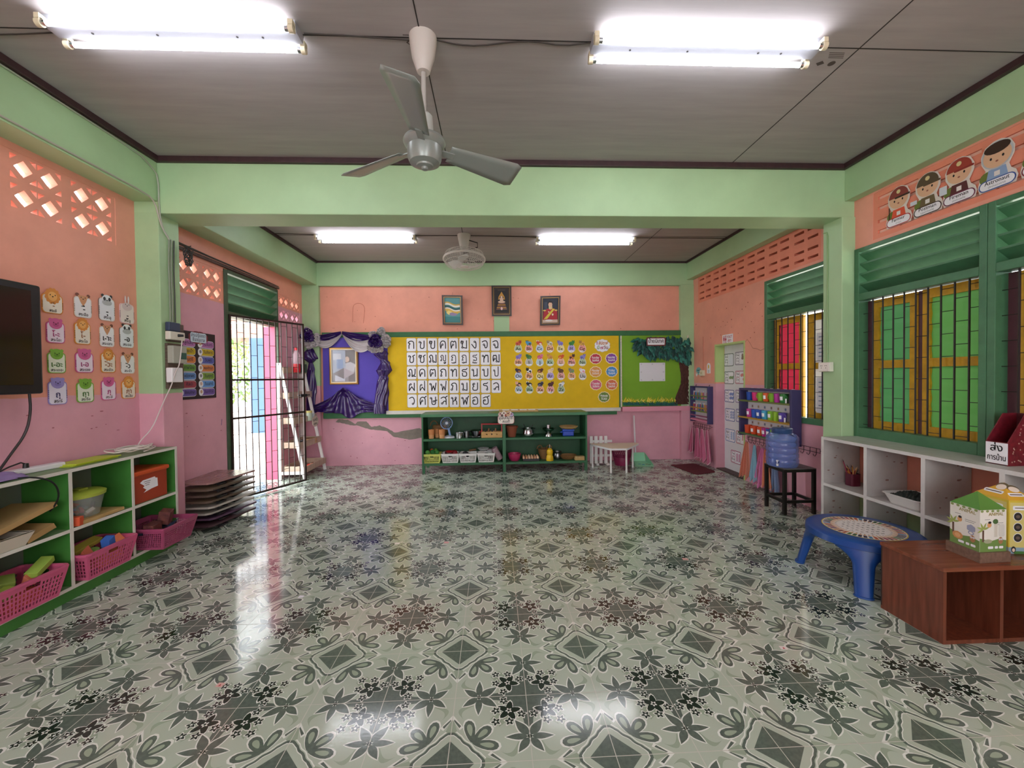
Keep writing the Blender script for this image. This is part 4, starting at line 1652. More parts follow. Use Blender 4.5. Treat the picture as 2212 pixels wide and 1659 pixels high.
# ---------------------------------------------------------------- stack of folding tables
tops = [('6b4a44', '9a7470', 'pinkish brown wood grain'), ('8a7660', '5d4d40', 'brown'), ('7d6a5c', '58483e', 'dull brown'), ('806c58', '5a4a3c', 'tan edged'),
        ('b5afa4', '8a857c', 'pale grey edged'), ('a9a59c', '7c7870', 'grey edged'), ('5a3f58', '402c40', 'purple'), ('4c343a', '33222a', 'dark plum')]
pos = ('topmost', 'second from the top', 'third from the top', 'fourth from the top', 'fourth from the floor', 'third from the floor', 'second from the floor', 'lowest')
random.seed(9)
for k, (h1, h2, nm) in enumerate(tops):
    z = .422 - k * .0545
    dx, dy, rz = random.uniform(-.012, .012), random.uniform(-.02, .02), random.uniform(-.03, .03)
    if k == 0: dx = dy = rz = 0
    t = thing('folding_table', '%s low folding table, %s of the stack by the entrance' % (nm, pos[k]), 'table', (-2.48 + dx, 2.02 + dy, z - .036), 'stacked low folding tables')
    P = [(-2.665, 1.755), (-2.40, 1.755), (-2.365, 1.79), (-2.275, 2.28), (-2.30, 2.305), (-2.665, 2.305)]
    c0, s0 = cos(rz), sin(rz)
    P = [(-2.48 + dx + (x + 2.48) * c0 - (y - 2.02) * s0, 2.02 + dy + (x + 2.48) * s0 + (y - 2.02) * c0) for x, y in P]
    q = B()
    em = mat(h2 if k < 4 else h1, .5)
    q.prism([(x, y, z) for x, y in P], (0, 0, .0165), wood(h1, h2, (20, 3, 3), .22) if k == 0 else mat(h1, .45, var=.12), em)
    q.build('tabletop', t, smooth=0)
    for yy in (1.84, 2.2):
        q = B()
        q.tube([(-2.62 + dx, yy + dy, z - .008), (-2.33 + dx, yy + dy, z - .008)], .008, BLACK, 6)
        q.tube([(-2.60 + dx, yy + dy, z - .02), (-2.60 + dx, yy + dy + (.12 if yy < 2 else -.12), z - .026), (-2.36 + dx, yy + dy + (.12 if yy < 2 else -.12), z - .026), (-2.36 + dx, yy + dy, z - .02)], .0085, BLACK, 6)
        q.build('folding_leg', t)

# ---------------------------------------------------------------- grille gate
g0, g1 = V((-2.735, 2.665, 0)), V((-2.325, 3.505, 0))
gd = g1 - g0
t = thing('grille_gate', 'dark steel grille gate standing half open at the entrance', 'gate', (-2.53, 3.08, .03))
GM = mat('33241f', .4, .3)
ZG = 2.075


def gp(u, z): return g0 + gd * u + V((0, 0, z))


q = B()
for z in (.03, .93, 1.36, ZG): q.bar(gp(0, z), gp(1, z), .022, .022, GM)
for u in (0, 1): q.bar(gp(u, .02), gp(u, ZG + .011), .024, .024, GM, up=gd)
q.build('frame', t, smooth=0)
nb = 11
us = [(i + 1) / (nb + 1) for i in range(nb)]
for u in us:
    q = B()
    q.bar(gp(u, .03), gp(u, ZG), .008, .008, GM, up=gd)
    q.build('bar', t, smooth=0)
ue = [0] + us + [1]
for i in range(len(ue) - 1):
    for k in range(8):
        z = .03 + (ZG - .03) * (k + (.3 if i % 2 else .8)) / 8
        q = B()
        q.bar(gp(ue[i], z), gp(ue[i + 1], z), .005, .005, GM)
        q.build('cross_wire', t, smooth=0)
q = B()
p_ = gp(1.0, 1.13)
q.obox(p_ + V((-.03, -.04, 0)), (.05, .07, 0), (.02, -.02, 0), (0, 0, .035), BLACK)
q.cyl(p_ + V((-.05, -.06, .02)), p_ + V((.05, .06, .02)), .007, .007, BLACK, 8)
q.build('latch', t)

# ---------------------------------------------------------------- white ladder shelf in the corner
t = thing('ladder_shelf', 'white ladder shelf with pale wooden trays in the far left corner', 'shelf', (-2.5, 3.93, 0))
LW = mat('e6e2e0', .45, var=.04)
TW_ = wood('a98f7c', 'c7ad98', (3, 16, 3), .5)
LY0, LY1 = 3.60, 4.25
for n_, y in (('near', LY0), ('far', LY1)):
    q = B()
    q.bar((-2.70, y, 0), (-2.70, y, 1.58), .045, .026, LW, up=(0, 1, 0))
    q.build('back_post', t, smooth=0, bevel=.003)
    q = B()
    q.bar((-2.37, y, 0), (-2.675, y, 1.58), .04, .026, LW, up=(0, 1, 0))
    q.build('front_rail', t, smooth=0, bevel=.003)
    q = B()
    q.bar((-2.68, y, .10), (-2.40, y, .10), .022, .04, LW)
    q.build('side_rail', t, smooth=0)
TRZ = []
for px_y in (806, 862, 917, 970, 1022): TRZ.append(PY(640, px_y, LY0).z)
for k, z in enumerate(TRZ):
    xf = -2.375 - .305 * z / 1.58 + .035
    q = B()
    y0, y1 = LY0 + .02, LY1 - .02
    q.box(-2.68, xf, y0, y1, z, z + .012, TW_)
    for bx in ((-2.68, xf, y0, y0 + .012), (-2.68, xf, y1 - .012, y1), (xf - .012, xf, y0 - .04, y1 + .04), (-2.68, -2.668, y0, y1)):
        q.box(bx[0], bx[1], bx[2], bx[3], z, z + .085, TW_)
    q.build('tray', t, smooth=0, bevel=.004)
TRT = [z + .0125 for z in TRZ]
t = thing('red_bottle', 'clear bottle with red bottom and red neck on the top tray', 'bottle', (-2.58, 3.86, TRT[0]))
q = B()
q.lathe((-2.58, 3.86, TRT[0]), [(0, 0), (.05, 0), (.055, .02), (.055, .12)], mat('c4202a', .25), 18)
q.build('base', t)
q = B()
q.lathe((-2.58, 3.86, TRT[0]), [(.055, .12), (.058, .2), (.045, .26), (.02, .31)], mat('e9c9d4', .15, alpha=.35), 18)
q.build('body', t)
q = B()
q.lathe((-2.58, 3.86, TRT[0]), [(.019, .31), (.019, .35), (0, .35)], mat('cf2733', .3), 14)
q.build('cap', t)
q = B()
q.lathe((-2.56, 4.02, TRT[0]), [(0, 0), (.05, 0), (.05, .12), (.035, .12), (0, .1)], mat('26402c', .4), 16)
tag(q.build('jar'), 'dark green jar right of the red bottle on the top tray', 'jar')
t = thing('spice_jar', 'pale jar with yellow lid on the third tray', 'jar', (-2.48, 4.0, TRT[2]))
q = B()
q.lathe((-2.48, 4.0, TRT[2]), [(0, 0), (.042, 0), (.042, .1), (.036, .115), (0, .115)], mat('b9c4b0', .3), 16)
q.build('body', t)
q = B()
q.lathe((-2.48, 4.0, TRT[2]), [(.04, .112), (.04, .14), (0, .142)], mat('d9cf7a', .4), 16)
q.build('lid', t)
q = B()
q.lathe((-2.49, 4.11, TRT[2]), [(0, 0), (.035, 0), (.04, .09), (.034, .09), (0, .02)], mat('b7bdc4', .3), 14)
tag(q.build('cup'), 'grey cup beside the yellow-lidded jar', 'cup')
A = Art((-2.435, 4.09, TRT[2] - .02), LEFTU)
A.sheet(scallop(0, 0, .10, .075, 9, .08), .004, mat('d9c9b8', .6))
A.text('มุมครัว', 0, .005, .06, INK, 2, .15, .02, 2)
A.text('ของหนู', 0, -.05, .05, INK, 2, .12, .02, 2)
tag(A.b.build('sign', smooth=0), 'small scalloped Thai sign hung on the third tray of the ladder shelf', 'sign')
for k, y in enumerate((3.68, 3.76, 3.85)):
    q = B()
    q.lathe((-2.5, y, TRT[3]), [(0, 0), (.026, 0), (.035, .075), (.031, .075), (0, .008)], mat('202024', .3), 14)
    tag(q.build('black_cup'), 'small black cup on the fourth tray, %s' % ('leftmost of three', 'middle of three', 'right one of three')[k], 'cup', 'black cups on the ladder shelf')
q = B()
q.lathe((-2.5, 4.08, TRT[3]), [(0, 0), (.085, 0), (.085, .065), (.08, .065), (0, .01)], wood('96714f', 'b98f66', (3, 3, 30)), 22)
tag(q.build('round_box'), 'round wooden box on the fourth tray', 'box')
random.seed(12)
for k in range(6):
    y = 3.70 + .045 * k
    q = B()
    q.ball((-2.44 + .03 * (k % 2), y, TRT[4] + .028), (.03, .03, .028), mat(('d8401f', 'c92f24', 'e0602a')[k % 3], .5), 12, 6)
    tag(q.build('toy_fruit'), 'red orange toy fruit on the lowest ladder tray', 'toy fruit', 'toy fruit on the lowest ladder tray')
q = B()
for k in range(8):
    a = k * pi / 4
    q.ball((-2.44 + .045 * cos(a), 4.03 + .06 * sin(a), TRT[4] + .02), (.028, .02, .018), mat(('5a3c2c', '8a6a50', 'd9cbb8')[k % 3], .6), 10, 5)
tag(q.build('toy_bread', smooth=40), 'brown and cream toy wreath on the lowest ladder tray', 'toy food')
# ================================================================ FAR WALL
YF = 4.44          # face of the long board
def bp(x, y, Y=YF):
    p = PY(x, y, Y)
    return p.x, p.z


t = thing('notice_board', 'long green-framed notice board with yellow backing across the far wall', 'board', (1.0, YB, .74))
FGN = mat('2e6a3e', .5, var=.16, scale=12)
x0, x1 = -2.46, 3.36
zt, zb = 2.075, .745
q = B()
q.box(x0, x1, YF - .005, YB - .002, 1.995, zt, FGN)
for a, b_, z0, z1 in ((bp(1337, 800)[0], bp(1342, 800)[0], .84, 1.995), (bp(1487, 800)[0], x1, .84, 1.995), (x0, 2.13, zb, .835)):
    q.box(a, b_, YF - .005, YB - .002, z0, z1, FGN)
q.build('frame', t, smooth=0, bevel=.004)
YE = mat('dfb80c', .75, var=.07, scale=7, bump=.08)
ya, yb = bp(838, 800)[0], bp(1337, 800)[0]
q = B()
q.box(ya, yb, YF, YB - .002, .835, 1.995, YE)
q.build('yellow_backing', t, smooth=0)
q = B()
q.box(ya - .03, bp(1340, 880)[0], YF - .03, YB - .002, .80, .855, mat('d6d2ca', .5, var=.1))
q.build('chalk_ledge', t, smooth=0, bevel=.003)
q = B()
PU = mat('5747ae', .8, var=.05)
q.box(x0 + .01, ya, YF, YB - .002, .835, 1.995, PU)
q.build('purple_backing', t, smooth=0)
g0_, g1_ = bp(1343, 800)[0], bp(1487, 800)[0]
q = B()
LIM = mat('78a82a', .8, var=.08, scale=4)
q.box(g0_, g1_, YF, YB - .002, .87, 1.995, LIM)
q.build('lime_backing', t, smooth=0)
q = B()
for a in (bp(1340, 800)[0], bp(1484, 800)[0]): q.box(a, a + .022, YF - .012, YF, .86, 1.995, mat('cfcabb', .6, var=.3, scale=40))
q.build('side_strip', t, smooth=0)
q = B()
q.box(g0_, x1 + .0, YF - .03, YB - .002, .79, .865, mat('e398ab', .5))
q.build('pink_ledge', t, smooth=0)
PZf = YF - .001

# looped Thai letters as pen strokes (hundredths of the letter height; o = loop)
GL = {
'ก': '18,0 18,48 34,62 34,62 10,76 10,76 24,95 50,100 76,92 82,70 82,0', 'ข': 'o22,84/32,88 44,76 30,52 30,12 40,0 66,0 78,10 80,30 80,100',
'ฃ': 'o22,70/11,72 12,92 22,100 32,88 42,100 46,82 30,52 30,12 40,0 66,0 78,10 80,30 80,100', 'ค': 'o44,50/34,46 20,0 20,0 14,40 16,75 34,97 54,100 76,92 84,68 84,0',
'ฅ': 'o44,48/34,44 20,0 20,0 14,40 14,78 30,100 50,82 50,82 70,100 84,78 84,0', 'ฆ': 'o20,70/10,74 12,94 20,100 28,88 38,98 40,78 28,56 28,18/o28,10/38,8 84,0 84,0 84,100',
'ง': 'o52,86/62,88 70,70 70,20 62,0 50,0 12,52', 'จ': 'o34,46/44,42 48,8 60,0 74,10 80,40 80,70 66,97 44,100 12,84', 'ฉ': 'o30,46/40,42 44,6 54,0 66,6/o74,10/80,18 82,60 70,95 46,100 12,84',
'ช': 'o20,84/30,88 42,76 28,52 28,12 38,0 62,0 74,10 76,30 76,72 66,84 66,84 92,100', 'ซ': 'o20,70/9,72 10,92 20,100 30,88 40,100 44,82 28,52 28,12 38,0 62,0 74,10 76,30 76,70 66,82 66,82 92,100',
'ฌ': 'o16,10/26,12 26,52 8,74 8,74 20,96 36,100 50,84 52,60 52,10/o62,10/72,6 96,0 96,0 96,100', 'ญ': 'o16,10/26,12 26,52 10,72 10,72 22,96 38,100 52,84 54,60 54,0 88,0 92,10 92,100/o72,-28/62,-28 66,-44 84,-44 92,-30 92,-14',
'ฎ': 'o22,14/22,24 22,48 36,60 36,60 12,74 12,74 26,95 52,100 76,92 84,70 84,-34 84,-34 66,-24/o56,-34/46,-30 30,-40 16,-28', 'ฏ': 'o22,14/22,24 22,48 36,60 36,60 12,74 12,74 26,95 52,100 76,92 84,70 84,-34 84,-34 70,-20 58,-36 58,-36 46,-22/o34,-34/24,-32 14,-24',
'ฐ': '86,106 74,90 30,94 16,78 28,62 64,62 80,46 80,12 70,2 62,2/o36,10/46,4 62,2/o22,-28/34,-30 44,-44 56,-26 56,-26 68,-44 84,-30', 'ฑ': 'o18,84/28,86 36,70 30,50 30,0/30,40 52,90 60,98 66,84 78,98 88,84 88,0',
'ฒ': 'o36,44/26,42 16,4 12,40 14,80 24,96 36,84 48,96 58,84 60,50 60,18/o62,10/72,6 94,0 94,0 94,100', 'ณ': 'o16,10/26,12 26,52 10,72 10,72 22,96 38,100 52,84 54,60 54,0 54,0 60,4/o68,10/78,14 94,30 96,100/78,6 100,0',
'ด': 'o46,44/36,38 22,0 22,0 14,40 16,75 34,97 54,100 76,92 84,68 84,0', 'ต': 'o46,44/36,38 22,0 22,0 14,40 14,78 30,100 50,84 50,84 70,100 84,78 84,0', 'ถ': 'o22,10/22,20 22,48 36,60 36,60 12,74 12,74 26,95 52,100 76,92 84,70 84,0',
'ท': 'o20,86/30,88 32,80 32,0/32,50 56,94 66,98 80,92 84,76 84,0', 'ธ': '86,104 72,88 32,92 18,76 30,62 64,62 80,48 80,10 68,0 34,0 24,10 24,44', 'น': 'o20,86/30,88 32,78 32,0 32,0 50,6 66,10/o74,10/78,20 80,40 80,100',
'บ': 'o20,86/30,88 32,78 32,12 42,0 70,0 82,12 82,100', 'ป': 'o20,86/30,88 32,78 32,12 42,0 70,0 82,12 82,140', 'ผ': 'o34,84/24,84 14,70 14,0 14,0 48,52 48,52 82,0 82,0 82,100', 'ฝ': 'o34,84/24,84 14,70 14,0 14,0 48,52 48,52 82,0 82,0 82,140',
'พ': 'o16,86/26,88 28,70 34,0 34,0 54,62 54,62 74,0 74,0 90,100', 'ฟ': 'o16,86/26,88 28,70 34,0 34,0 54,62 54,62 74,0 74,0 90,140', 'ภ': 'o18,10/28,10 30,48 38,60 38,60 14,74 14,74 28,95 54,100 76,92 84,70 84,0', 'ม': 'o20,86/30,88 32,78 32,20/o30,10/40,8 82,0 82,0 82,100',
'ย': 'o36,86/26,92 16,74 34,54 34,54 18,42 18,12 28,0 70,0 82,12 82,100', 'ร': '76,102 62,88 32,92 16,78 28,62 60,62 74,46 74,18/o68,10', 'ล': 'o28,14/38,16 46,40 66,48 82,36 82,0/82,36 82,72 66,97 40,100 14,84', 'ว': 'o60,10/70,10 80,36 80,64 66,97 42,100 14,84',
'ศ': 'o44,50/34,46 20,0 20,0 14,40 16,75 34,97 54,100 76,90 84,68 84,0/72,90 98,112', 'ษ': 'o20,86/30,88 32,78 32,12 42,0 70,0 82,12 82,100/o58,42/66,48 100,58', 'ส': 'o28,14/38,16 46,40 66,48 82,36 82,0/82,36 82,72 66,97 40,100 14,84/70,92 98,114',
'ห': 'o20,86/30,88 32,78 32,0/32,40 54,50 66,78/o70,88/74,78 66,54 82,40 82,0', 'ฬ': 'o16,86/26,88 28,70 34,0 34,0 54,62 54,62 74,0 74,0 86,80/o76,80/86,80 102,112', 'อ': 'o34,54/24,58 16,56 16,12 28,0 66,0 80,12 82,60 70,96 46,100 14,84',
'ฮ': 'o34,54/24,58 16,56 16,12 28,0 66,0 80,12 82,60 70,96 46,100 14,84/64,96 96,114'}


def thai(A, ch, x, y, k, m, w=.125):
    for st in GL[ch].split('/'):
        ring = st[0] == 'o'
        P = [tuple(float(v) / 100 for v in p.split(',')) for p in st.lstrip('o').split(' ')]
        if ring: P = [(P[0][0] + .10 * cos(2 * pi * i / 12), P[0][1] + .10 * sin(2 * pi * i / 12)) for i in range(13)]
        else: P = chaikin(P)
        A.stroke([(x + (a - .5) * k, y + b_ * k) for a, b_ in P], w * k * (.75 if ring else 1), m)


# consonant cards
CON = ['กขฃคฅฆงจฉ', 'ชซฌญฎฏฐฑฒ', 'ณดตถทธนบป', 'ผฝพฟภมยรล', 'วศษสหฬอฮ']
CBK = mat('f2f2f6', .6)
CED = mat('c98f9a', .6)
for r_, row in enumerate(CON):
    for c_, ch in enumerate(row):
        X, Z = bp(888.6 + 22.75 * c_ + .45 * r_, 744.8 + 30.3 * r_ - .12 * c_)
        A = Art((X, PZf, Z), BACKU)
        A.sheet(rr(0, 0, .152, .208, .022), .003, CBK, CED)
        A.rect(0, 0, .152, .208, mat('8f8a95', .6), 0, .022)
        A.rect(0, 0, .144, .200, CBK, 1, .02)
        low = ch in 'ฎฏฐญ'
        thai(A, ch, 0, -.036 if low else -.058, .092 if low else (.104 if ch in 'ปฝฟ' else .116), INK)
        tag(A.b.build('letter_card', smooth=0), 'white Thai letter card reading %s' % ch, 'card', 'Thai consonant cards on the yellow board')

# alphabet drops
ABC = 'ABCDEFGHIJKLMNOPQRSTUVWXYZ'
ACOL = 'b7c7a0 eba79c c4d2e4 efb68e efdf9b b6a6de eb9c94 eeb08a c3c0b8 bcd3dc b3cba8 f0bda6 efa6a2 b7cbaa bccbe0 efb280 f2dd90 b09fd8 e8a89e edb083 cfc8c4 b9c6cc a9c3a0 efb492 eba8a6 a9bf98'.split()
ANI = [('ant', 'e0674a', 'b8472e'), ('blue bird', '4a9fd0', '5a4636'), ('orange cat', 'd8562e', 'efe6da'), ('grey dog', 'dcdad6', 'a9926a'), ('violet elephant', '8d83d2', '7a70c4'), ('green frog', '3f8b3a', '357a32'), ('giraffe', 'e6b04c', 'b98a3c'),
       ('violet hippo', '8f80d0', '7d6ec2'), ('green iguana', '3f7a3c', '55904a'), ('pink jellyfish', 'd85a78', 'e07a92'), ('kangaroo', 'd89a4a', 'c2843c'), ('orange lion', 'd9581e', 'e8a04a'), ('monkey', 'e08a3a', '4a2c22'), ('violet narwhal', '9088c8', '6b64a8'),
       ('dark owl', '3a2a48', 'b5743c'), ('panda', 'f2f2f2', '1e1e22'), ('brown quail', '5a3020', 'd07a30'), ('cream rabbit', 'e9cfae', 'f0dcc4'), ('brown snake', '5a3a28', '6e4a30'), ('turtle', '8a8474', '6f9a5a'), ('white unicorn', 'eceaf2', 'e8a0b0'),
       ('black vulture', '1d1d20', 'e8b49a'), ('black whale', '17171b', 'e8e8ea'), ('dark fish', '2c2a3c', '6a6890'), ('dark brown yak', '4a1f22', '5e2c2c'), ('zebra', 'e9e9ea', '7a8a84')]
ax = (1119.3, 1142.6, 1165.7, 1187.9, 1211, 1234.2, 1257.7)
az = (753.6, 782.9, 812.8, 842.2)
for i, L in enumerate(ABC):
    r_, c_ = divmod(i, 7)
    X, Z = bp(ax[c_] + .4 * r_, az[r_])
    A = Art((X, PZf, Z), BACKU)
    m = mat(ACOL[i], .6)
    drop = [(.057 * cos(pi * k / 20), .057 * sin(pi * k / 20)) for k in range(-21, 0)] + [(.057, .0), (.045, .04), (.024, .07), (0, .078), (-.024, .07), (-.045, .04), (-.057, 0)]
    A.sheet(poly_off(drop, .004), .003, mat('f4efe4', .6))
    A.poly(drop, m, 1)
    A.el(0, 0, .052, .052, mat('ffffff', .6), 2, 12, pi * 1.17, pi * 1.83)
    nm, h1, h2 = ANI[i]
    a1, a2 = mat(h1, .6), mat(h2, .6)
    sd_ = random.Random(i)
    v_ = sd_.choice((-1, 1))
    A.el(0, .085, .042, .03, a1, 3, 16)
    A.el(v_ * .03, .105, .024, .022, a1 if i % 3 else a2, 4, 12)
    A.el(-v_ * .012, .078, .02, .014, a2, 5, 10)
    for s_ in (-1, 1): A.rect(s_ * .022, .058, .011, .022, a2, 3)
    for s_ in (-1, 1): A.el(v_ * .03 + s_ * .013, .126, .008, .011, a2, 5, 8)
    A.el(v_ * .034, .108, .004, .004, INK, 6, 6)
    A.text(L + L.lower(), 0, -.022, .072, INK, 4, .09, .012, 3)
    A.rect(0, -.042, .035, .005, mat('8a8580', .6), 4)
    tag(A.b.build('alphabet_card', smooth=0), 'round alphabet card lettered %s under a %s' % (L + L.lower(), nm), 'card', 'alphabet cards on the yellow board')

# days of the week
for x, y, h, e, th, cn in ((1286.5, 775, 'c3374c', 'Sunday', 'วันอาทิตย์', 'crimson'), (1320.5, 774.3, '8c4aa6', 'Saturday', 'วันเสาร์', 'purple'), (1286.5, 803, 'e09a4a', 'Monday', 'วันจันทร์', 'amber'), (1321.2, 802.6, '4890cf', 'Friday', 'วันศุกร์', 'blue'),
                             (1287.2, 831, 'd8647e', 'Tuesday', 'วันอังคาร', 'pink'), (1321.2, 831, 'd9714a', 'Thursday', 'วันพฤหัสบดี', 'orange'), (1304.8, 857.5, '6c8a3c', 'Wednesday', 'วันพุธ', 'green')):
    X, Z = bp(x, y)
    A = Art((X, PZf, Z), BACKU)
    A.sheet(scallop(0, 0, .092, .083, 11, .08), .003, mat('f0dcb0', .6))
    A.poly(scallop(0, 0, .080, .071, 11, .08), mat(h, .6), 1)
    A.text(e, 0, .008, .042, PAPER, 2, .12, .022, 2)
    A.rect(0, -.004, .09, .003, PAPER, 2)
    A.text(th, 0, -.042, .042, PAPER, 2, .11, .022, 1)
    tag(A.b.build('day_badge', smooth=0), '%s scalloped badge reading %s on the yellow board' % (cn, e), 'badge', 'weekday badges on the yellow board')
X, Z = bp(1301, 746.5)
A = Art((X, PZf, Z), BACKU)
A.sheet(scallop(0, 0, .118, .095, 10, .1), .003, mat('cfc6c0', .6))
A.poly(scallop(0, 0, .112, .089, 10, .1), PAPER, 1)
A.text('1', -.085, .015, .075, mat('a8333c', .6), 2, None, .03, 2)
A.text('สัปดาห์', .015, .015, .07, mat('c0702c', .6), 2, .15, .03, 2)
A.text('มี', -.065, -.055, .07, mat('6a8a3a', .6), 2, None, .03, 2)
A.text('๗', -.01, -.055, .07, mat('b03a6a', .6), 2, None, .03, 2)
A.text('วัน', .055, -.055, .07, mat('8a4a4a', .6), 2, None, .03, 2)
tag(A.b.build('title_sign', smooth=0), 'white cloud-shaped sign about the seven days at the top of the yellow board', 'sign')

# tree display on the lime backing
TRK = mat('4b2b22', .85, var=.3, scale=30, bump=.9)
P = [bp(x, y) for x, y in ((1452, 873), (1462, 870), (1466, 855), (1470, 820), (1467, 790), (1463, 765), (1487, 765), (1487, 873))]
q = B()
xs_, zs_ = bp(1463, 765), bp(1487, 873)


def trunk(u, v):
    z = zs_[1] + (xs_[1] - zs_[1]) * v
    l = bp(1452 + 18 * min(1, v * 2.4) - 7 * max(0, v - .6) / .4, 800)[0]
    x = l + (bp(1487, 800)[0] - l) * u
    return (x, YF - .012 - .012 * sin(pi * u) - .006 * sin(u * 17 + 6 * sin(v * 9)) * sin(v * 40 + u * 6), z)


q.grid(trunk, 22, 60, TRK)
ptree = thing('paper_tree', 'paper tree with dark green folded leaves and crumpled brown trunk on the lime display', 'paper tree', (3.2, YF, .87))
q.build('trunk', ptree)
random.seed(21)
q = B()
LM = [mat(h, .6) for h in ('1c5a52', '24695c', '174a44', '2d7a6a', '123d3a')]
outl = [(1372, 735), (1400, 727), (1440, 725), (1489, 728), (1489, 780), (1470, 775), (1448, 768), (1425, 768), (1400, 768), (1385, 762), (1372, 752)]


def inside(x, y, P):
    c = False
    for i in range(len(P)):
        (ax_, ay_), (bx_, by_) = P[i - 1], P[i]
        if (ay_ > y) != (by_ > y) and x < (bx_ - ax_) * (y - ay_) / (by_ - ay_) + ax_: c = not c
    return c


n_ = 0
while n_ < 330:
    x, y = random.uniform(1362, 1490), random.uniform(724, 782)
    if not inside(x, y, outl): continue
    n_ += 1
    X, Z = bp(x, y)
    d = -pi / 2 + random.gauss(0, .55) + (-.7 if x < 1385 else 0)
    L = random.uniform(.085, .13)
    w_ = L * .27
    o = V((X, YF - .015 - .05 * random.random() * (1 - .4 * (y - 724) / 60), Z))
    dv = V((cos(d), -.28 * random.random(), sin(d)))
    sv = V((-sin(d), random.uniform(-.4, .4), cos(d)))
    m = random.choice(LM)
    q.add([o, o + dv * L * .4 + sv * w_, o + dv * L, o + dv * L * .4 - sv * w_, o + dv * L * .5 + V((0, -.012, 0))], [(0, 4, 1), (1, 4, 2), (2, 4, 3), (3, 4, 0)], m)
tag(q.build('leaves', ptree, smooth=0), kind='stuff')
q = B()
for k in range(170):
    x = random.uniform(1346, 1462)
    X, Z = bp(x, 872)
    h = random.uniform(.05, .085)
    a = random.gauss(0, .35)
    w_ = .012
    q.poly([(X - w_, YF - .004 - .00008 * k, Z - .03), (X + w_, YF - .004 - .00008 * k, Z - .03), (X + sin(a) * h, YF - .02 - .00008 * k, Z - .03 + h * cos(a))], random.choice(LM[:2]))
for k in range(95):
    x = random.uniform(1345, 1460)
    X, Z = bp(x, 866 + random.uniform(-2.5, 2))
    h = random.uniform(.035, .085)
    a = random.gauss(0, .6)
    q.poly([(X - .008, YF - .024, Z - .012), (X + .008, YF - .025, Z - .012), (X + sin(a) * h, YF - .03, Z + h * cos(a) - .012)], mat(('e8cf2a', 'f0e06a', 'd0b81e')[k % 3], .6))
tag(q.build('paper_grass', smooth=0), 'strip of yellow and green cut paper grass along the lime display', 'paper grass', kind='stuff')
X, Z = bp(1412.5, 739)
A = Art((X, YF - .085, Z), BACKU)
A.sheet(rr(0, 0, .305, .135, .015), .006, mat('6e2c2e', .6))
A.rect(0, 0, .27, .10, PAPER, 1, .01)
A.text('ป้ายนิเทศ', 0, -.018, .082, INK, 2, .24, .018, 4)
tag(A.b.build('sign', smooth=0), 'white Thai sign in a dark red border among the paper leaves', 'sign')
X, Z = bp(1409, 803.5)
A = Art((X, YF - .002, Z), BACKU)
A.sheet(rr(0, 0, .415, .295), .002, mat('dedee2', .6))
for sx in (-1, 0, 1):
    for sz in (-1, 0, 1):
        if sx or sz: A.rect(sx * .18, sz * .125, .025, .02, mat('c3c3c8', .5), 1)
tag(A.b.build('paper_sheet', smooth=0), 'blank white paper sheet taped to the lime display', 'paper')

# purple corner: frame with glass, garland of satin
X, Z = bp(743.5, 790.5)
t = thing('picture_frame', 'gold framed picture on the purple board', 'picture', (X, YF, Z - .29))
GO = mat('a8762e', .3, .6, var=.1)
w_, h_ = .44, .575
q = B()
for s_, (a, m) in enumerate(((0, mat('5a3618', .35)), (.012, GO), (.026, mat('e6d9b8', .4)))):
    o = [(X + x, YF - .02 - .004 * s_, Z + z) for x, z in rr(0, 0, w_ - 2 * a, h_ - 2 * a)]
    i_ = [(X + x, YF - .02 - .004 * s_, Z + z) for x, z in rr(0, 0, w_ - 2 * a - .03, h_ - 2 * a - .03)]
    q.plate(o, [i_], (0, .02, 0), m)
q.build('frame', t, smooth=0)
A = Art((X, YF - .012, Z), BACKU)
A.sheet(rr(0, 0, w_ - .07, h_ - .07), .002, mat('8a7f84', .5))
A.rect(.09, .10, .18, .28, mat('4a3a3a', .5), 1)
A.el(.05, .10, .035, .045, mat('d8b8a4', .6), 2)
A.el(.062, .125, .045, .05, mat('3a2a26', .6), 1)
A.poly([(-.06, -.10), (.03, -.05), (.15, -.10), (.18, .02), (.10, .06), (.02, .04)], mat('c9c4cc', .6), 2)
A.rect(-.07, .06, .19, .36, mat('a9b4cc', .6), 3)
A.rect(-.10, .14, .12, .10, mat('d6dbe6', .6), 4)
A.rect(-.06, .03, .1, .14, mat('7fa0d0', .6), 4)
A.poly([(-.17, -.12), (.0, -.03), (.0, -.2)], mat('6a5a62', .6), 5)
A.poly([(0, -.03), (.16, -.11), (.0, -.2)], mat('b8a6ae', .6), 5)
A.rect(.12, -.17, .1, .14, mat('5a4044', .6), 4)
A.rect(-.06, -.19, .15, .09, mat('cfd0e0', .6), 4)
A.b.build('picture', t, smooth=0)
q = B()
q.box(X - w_ / 2 + .035, X + w_ / 2 - .035, YF - .0185, YF - .0175, Z - h_ / 2 + .035, Z + h_ / 2 - .035, mat('ffffff', .03, alpha=.12, spec=1))
q.build('glass', t, smooth=0)

SAT = mat('31125f', .26, var=.06, spec=.9)
WSA = mat('c9c2c4', .4, spec=.5)
t = thing('satin_garland', 'purple and white satin garland draped round the purple board', 'garland', (-2.0, YF, .75))
def P3(x, y, d=0):
    p = PY(x, y, YF)
    return V((p.x, YF - d, p.z))


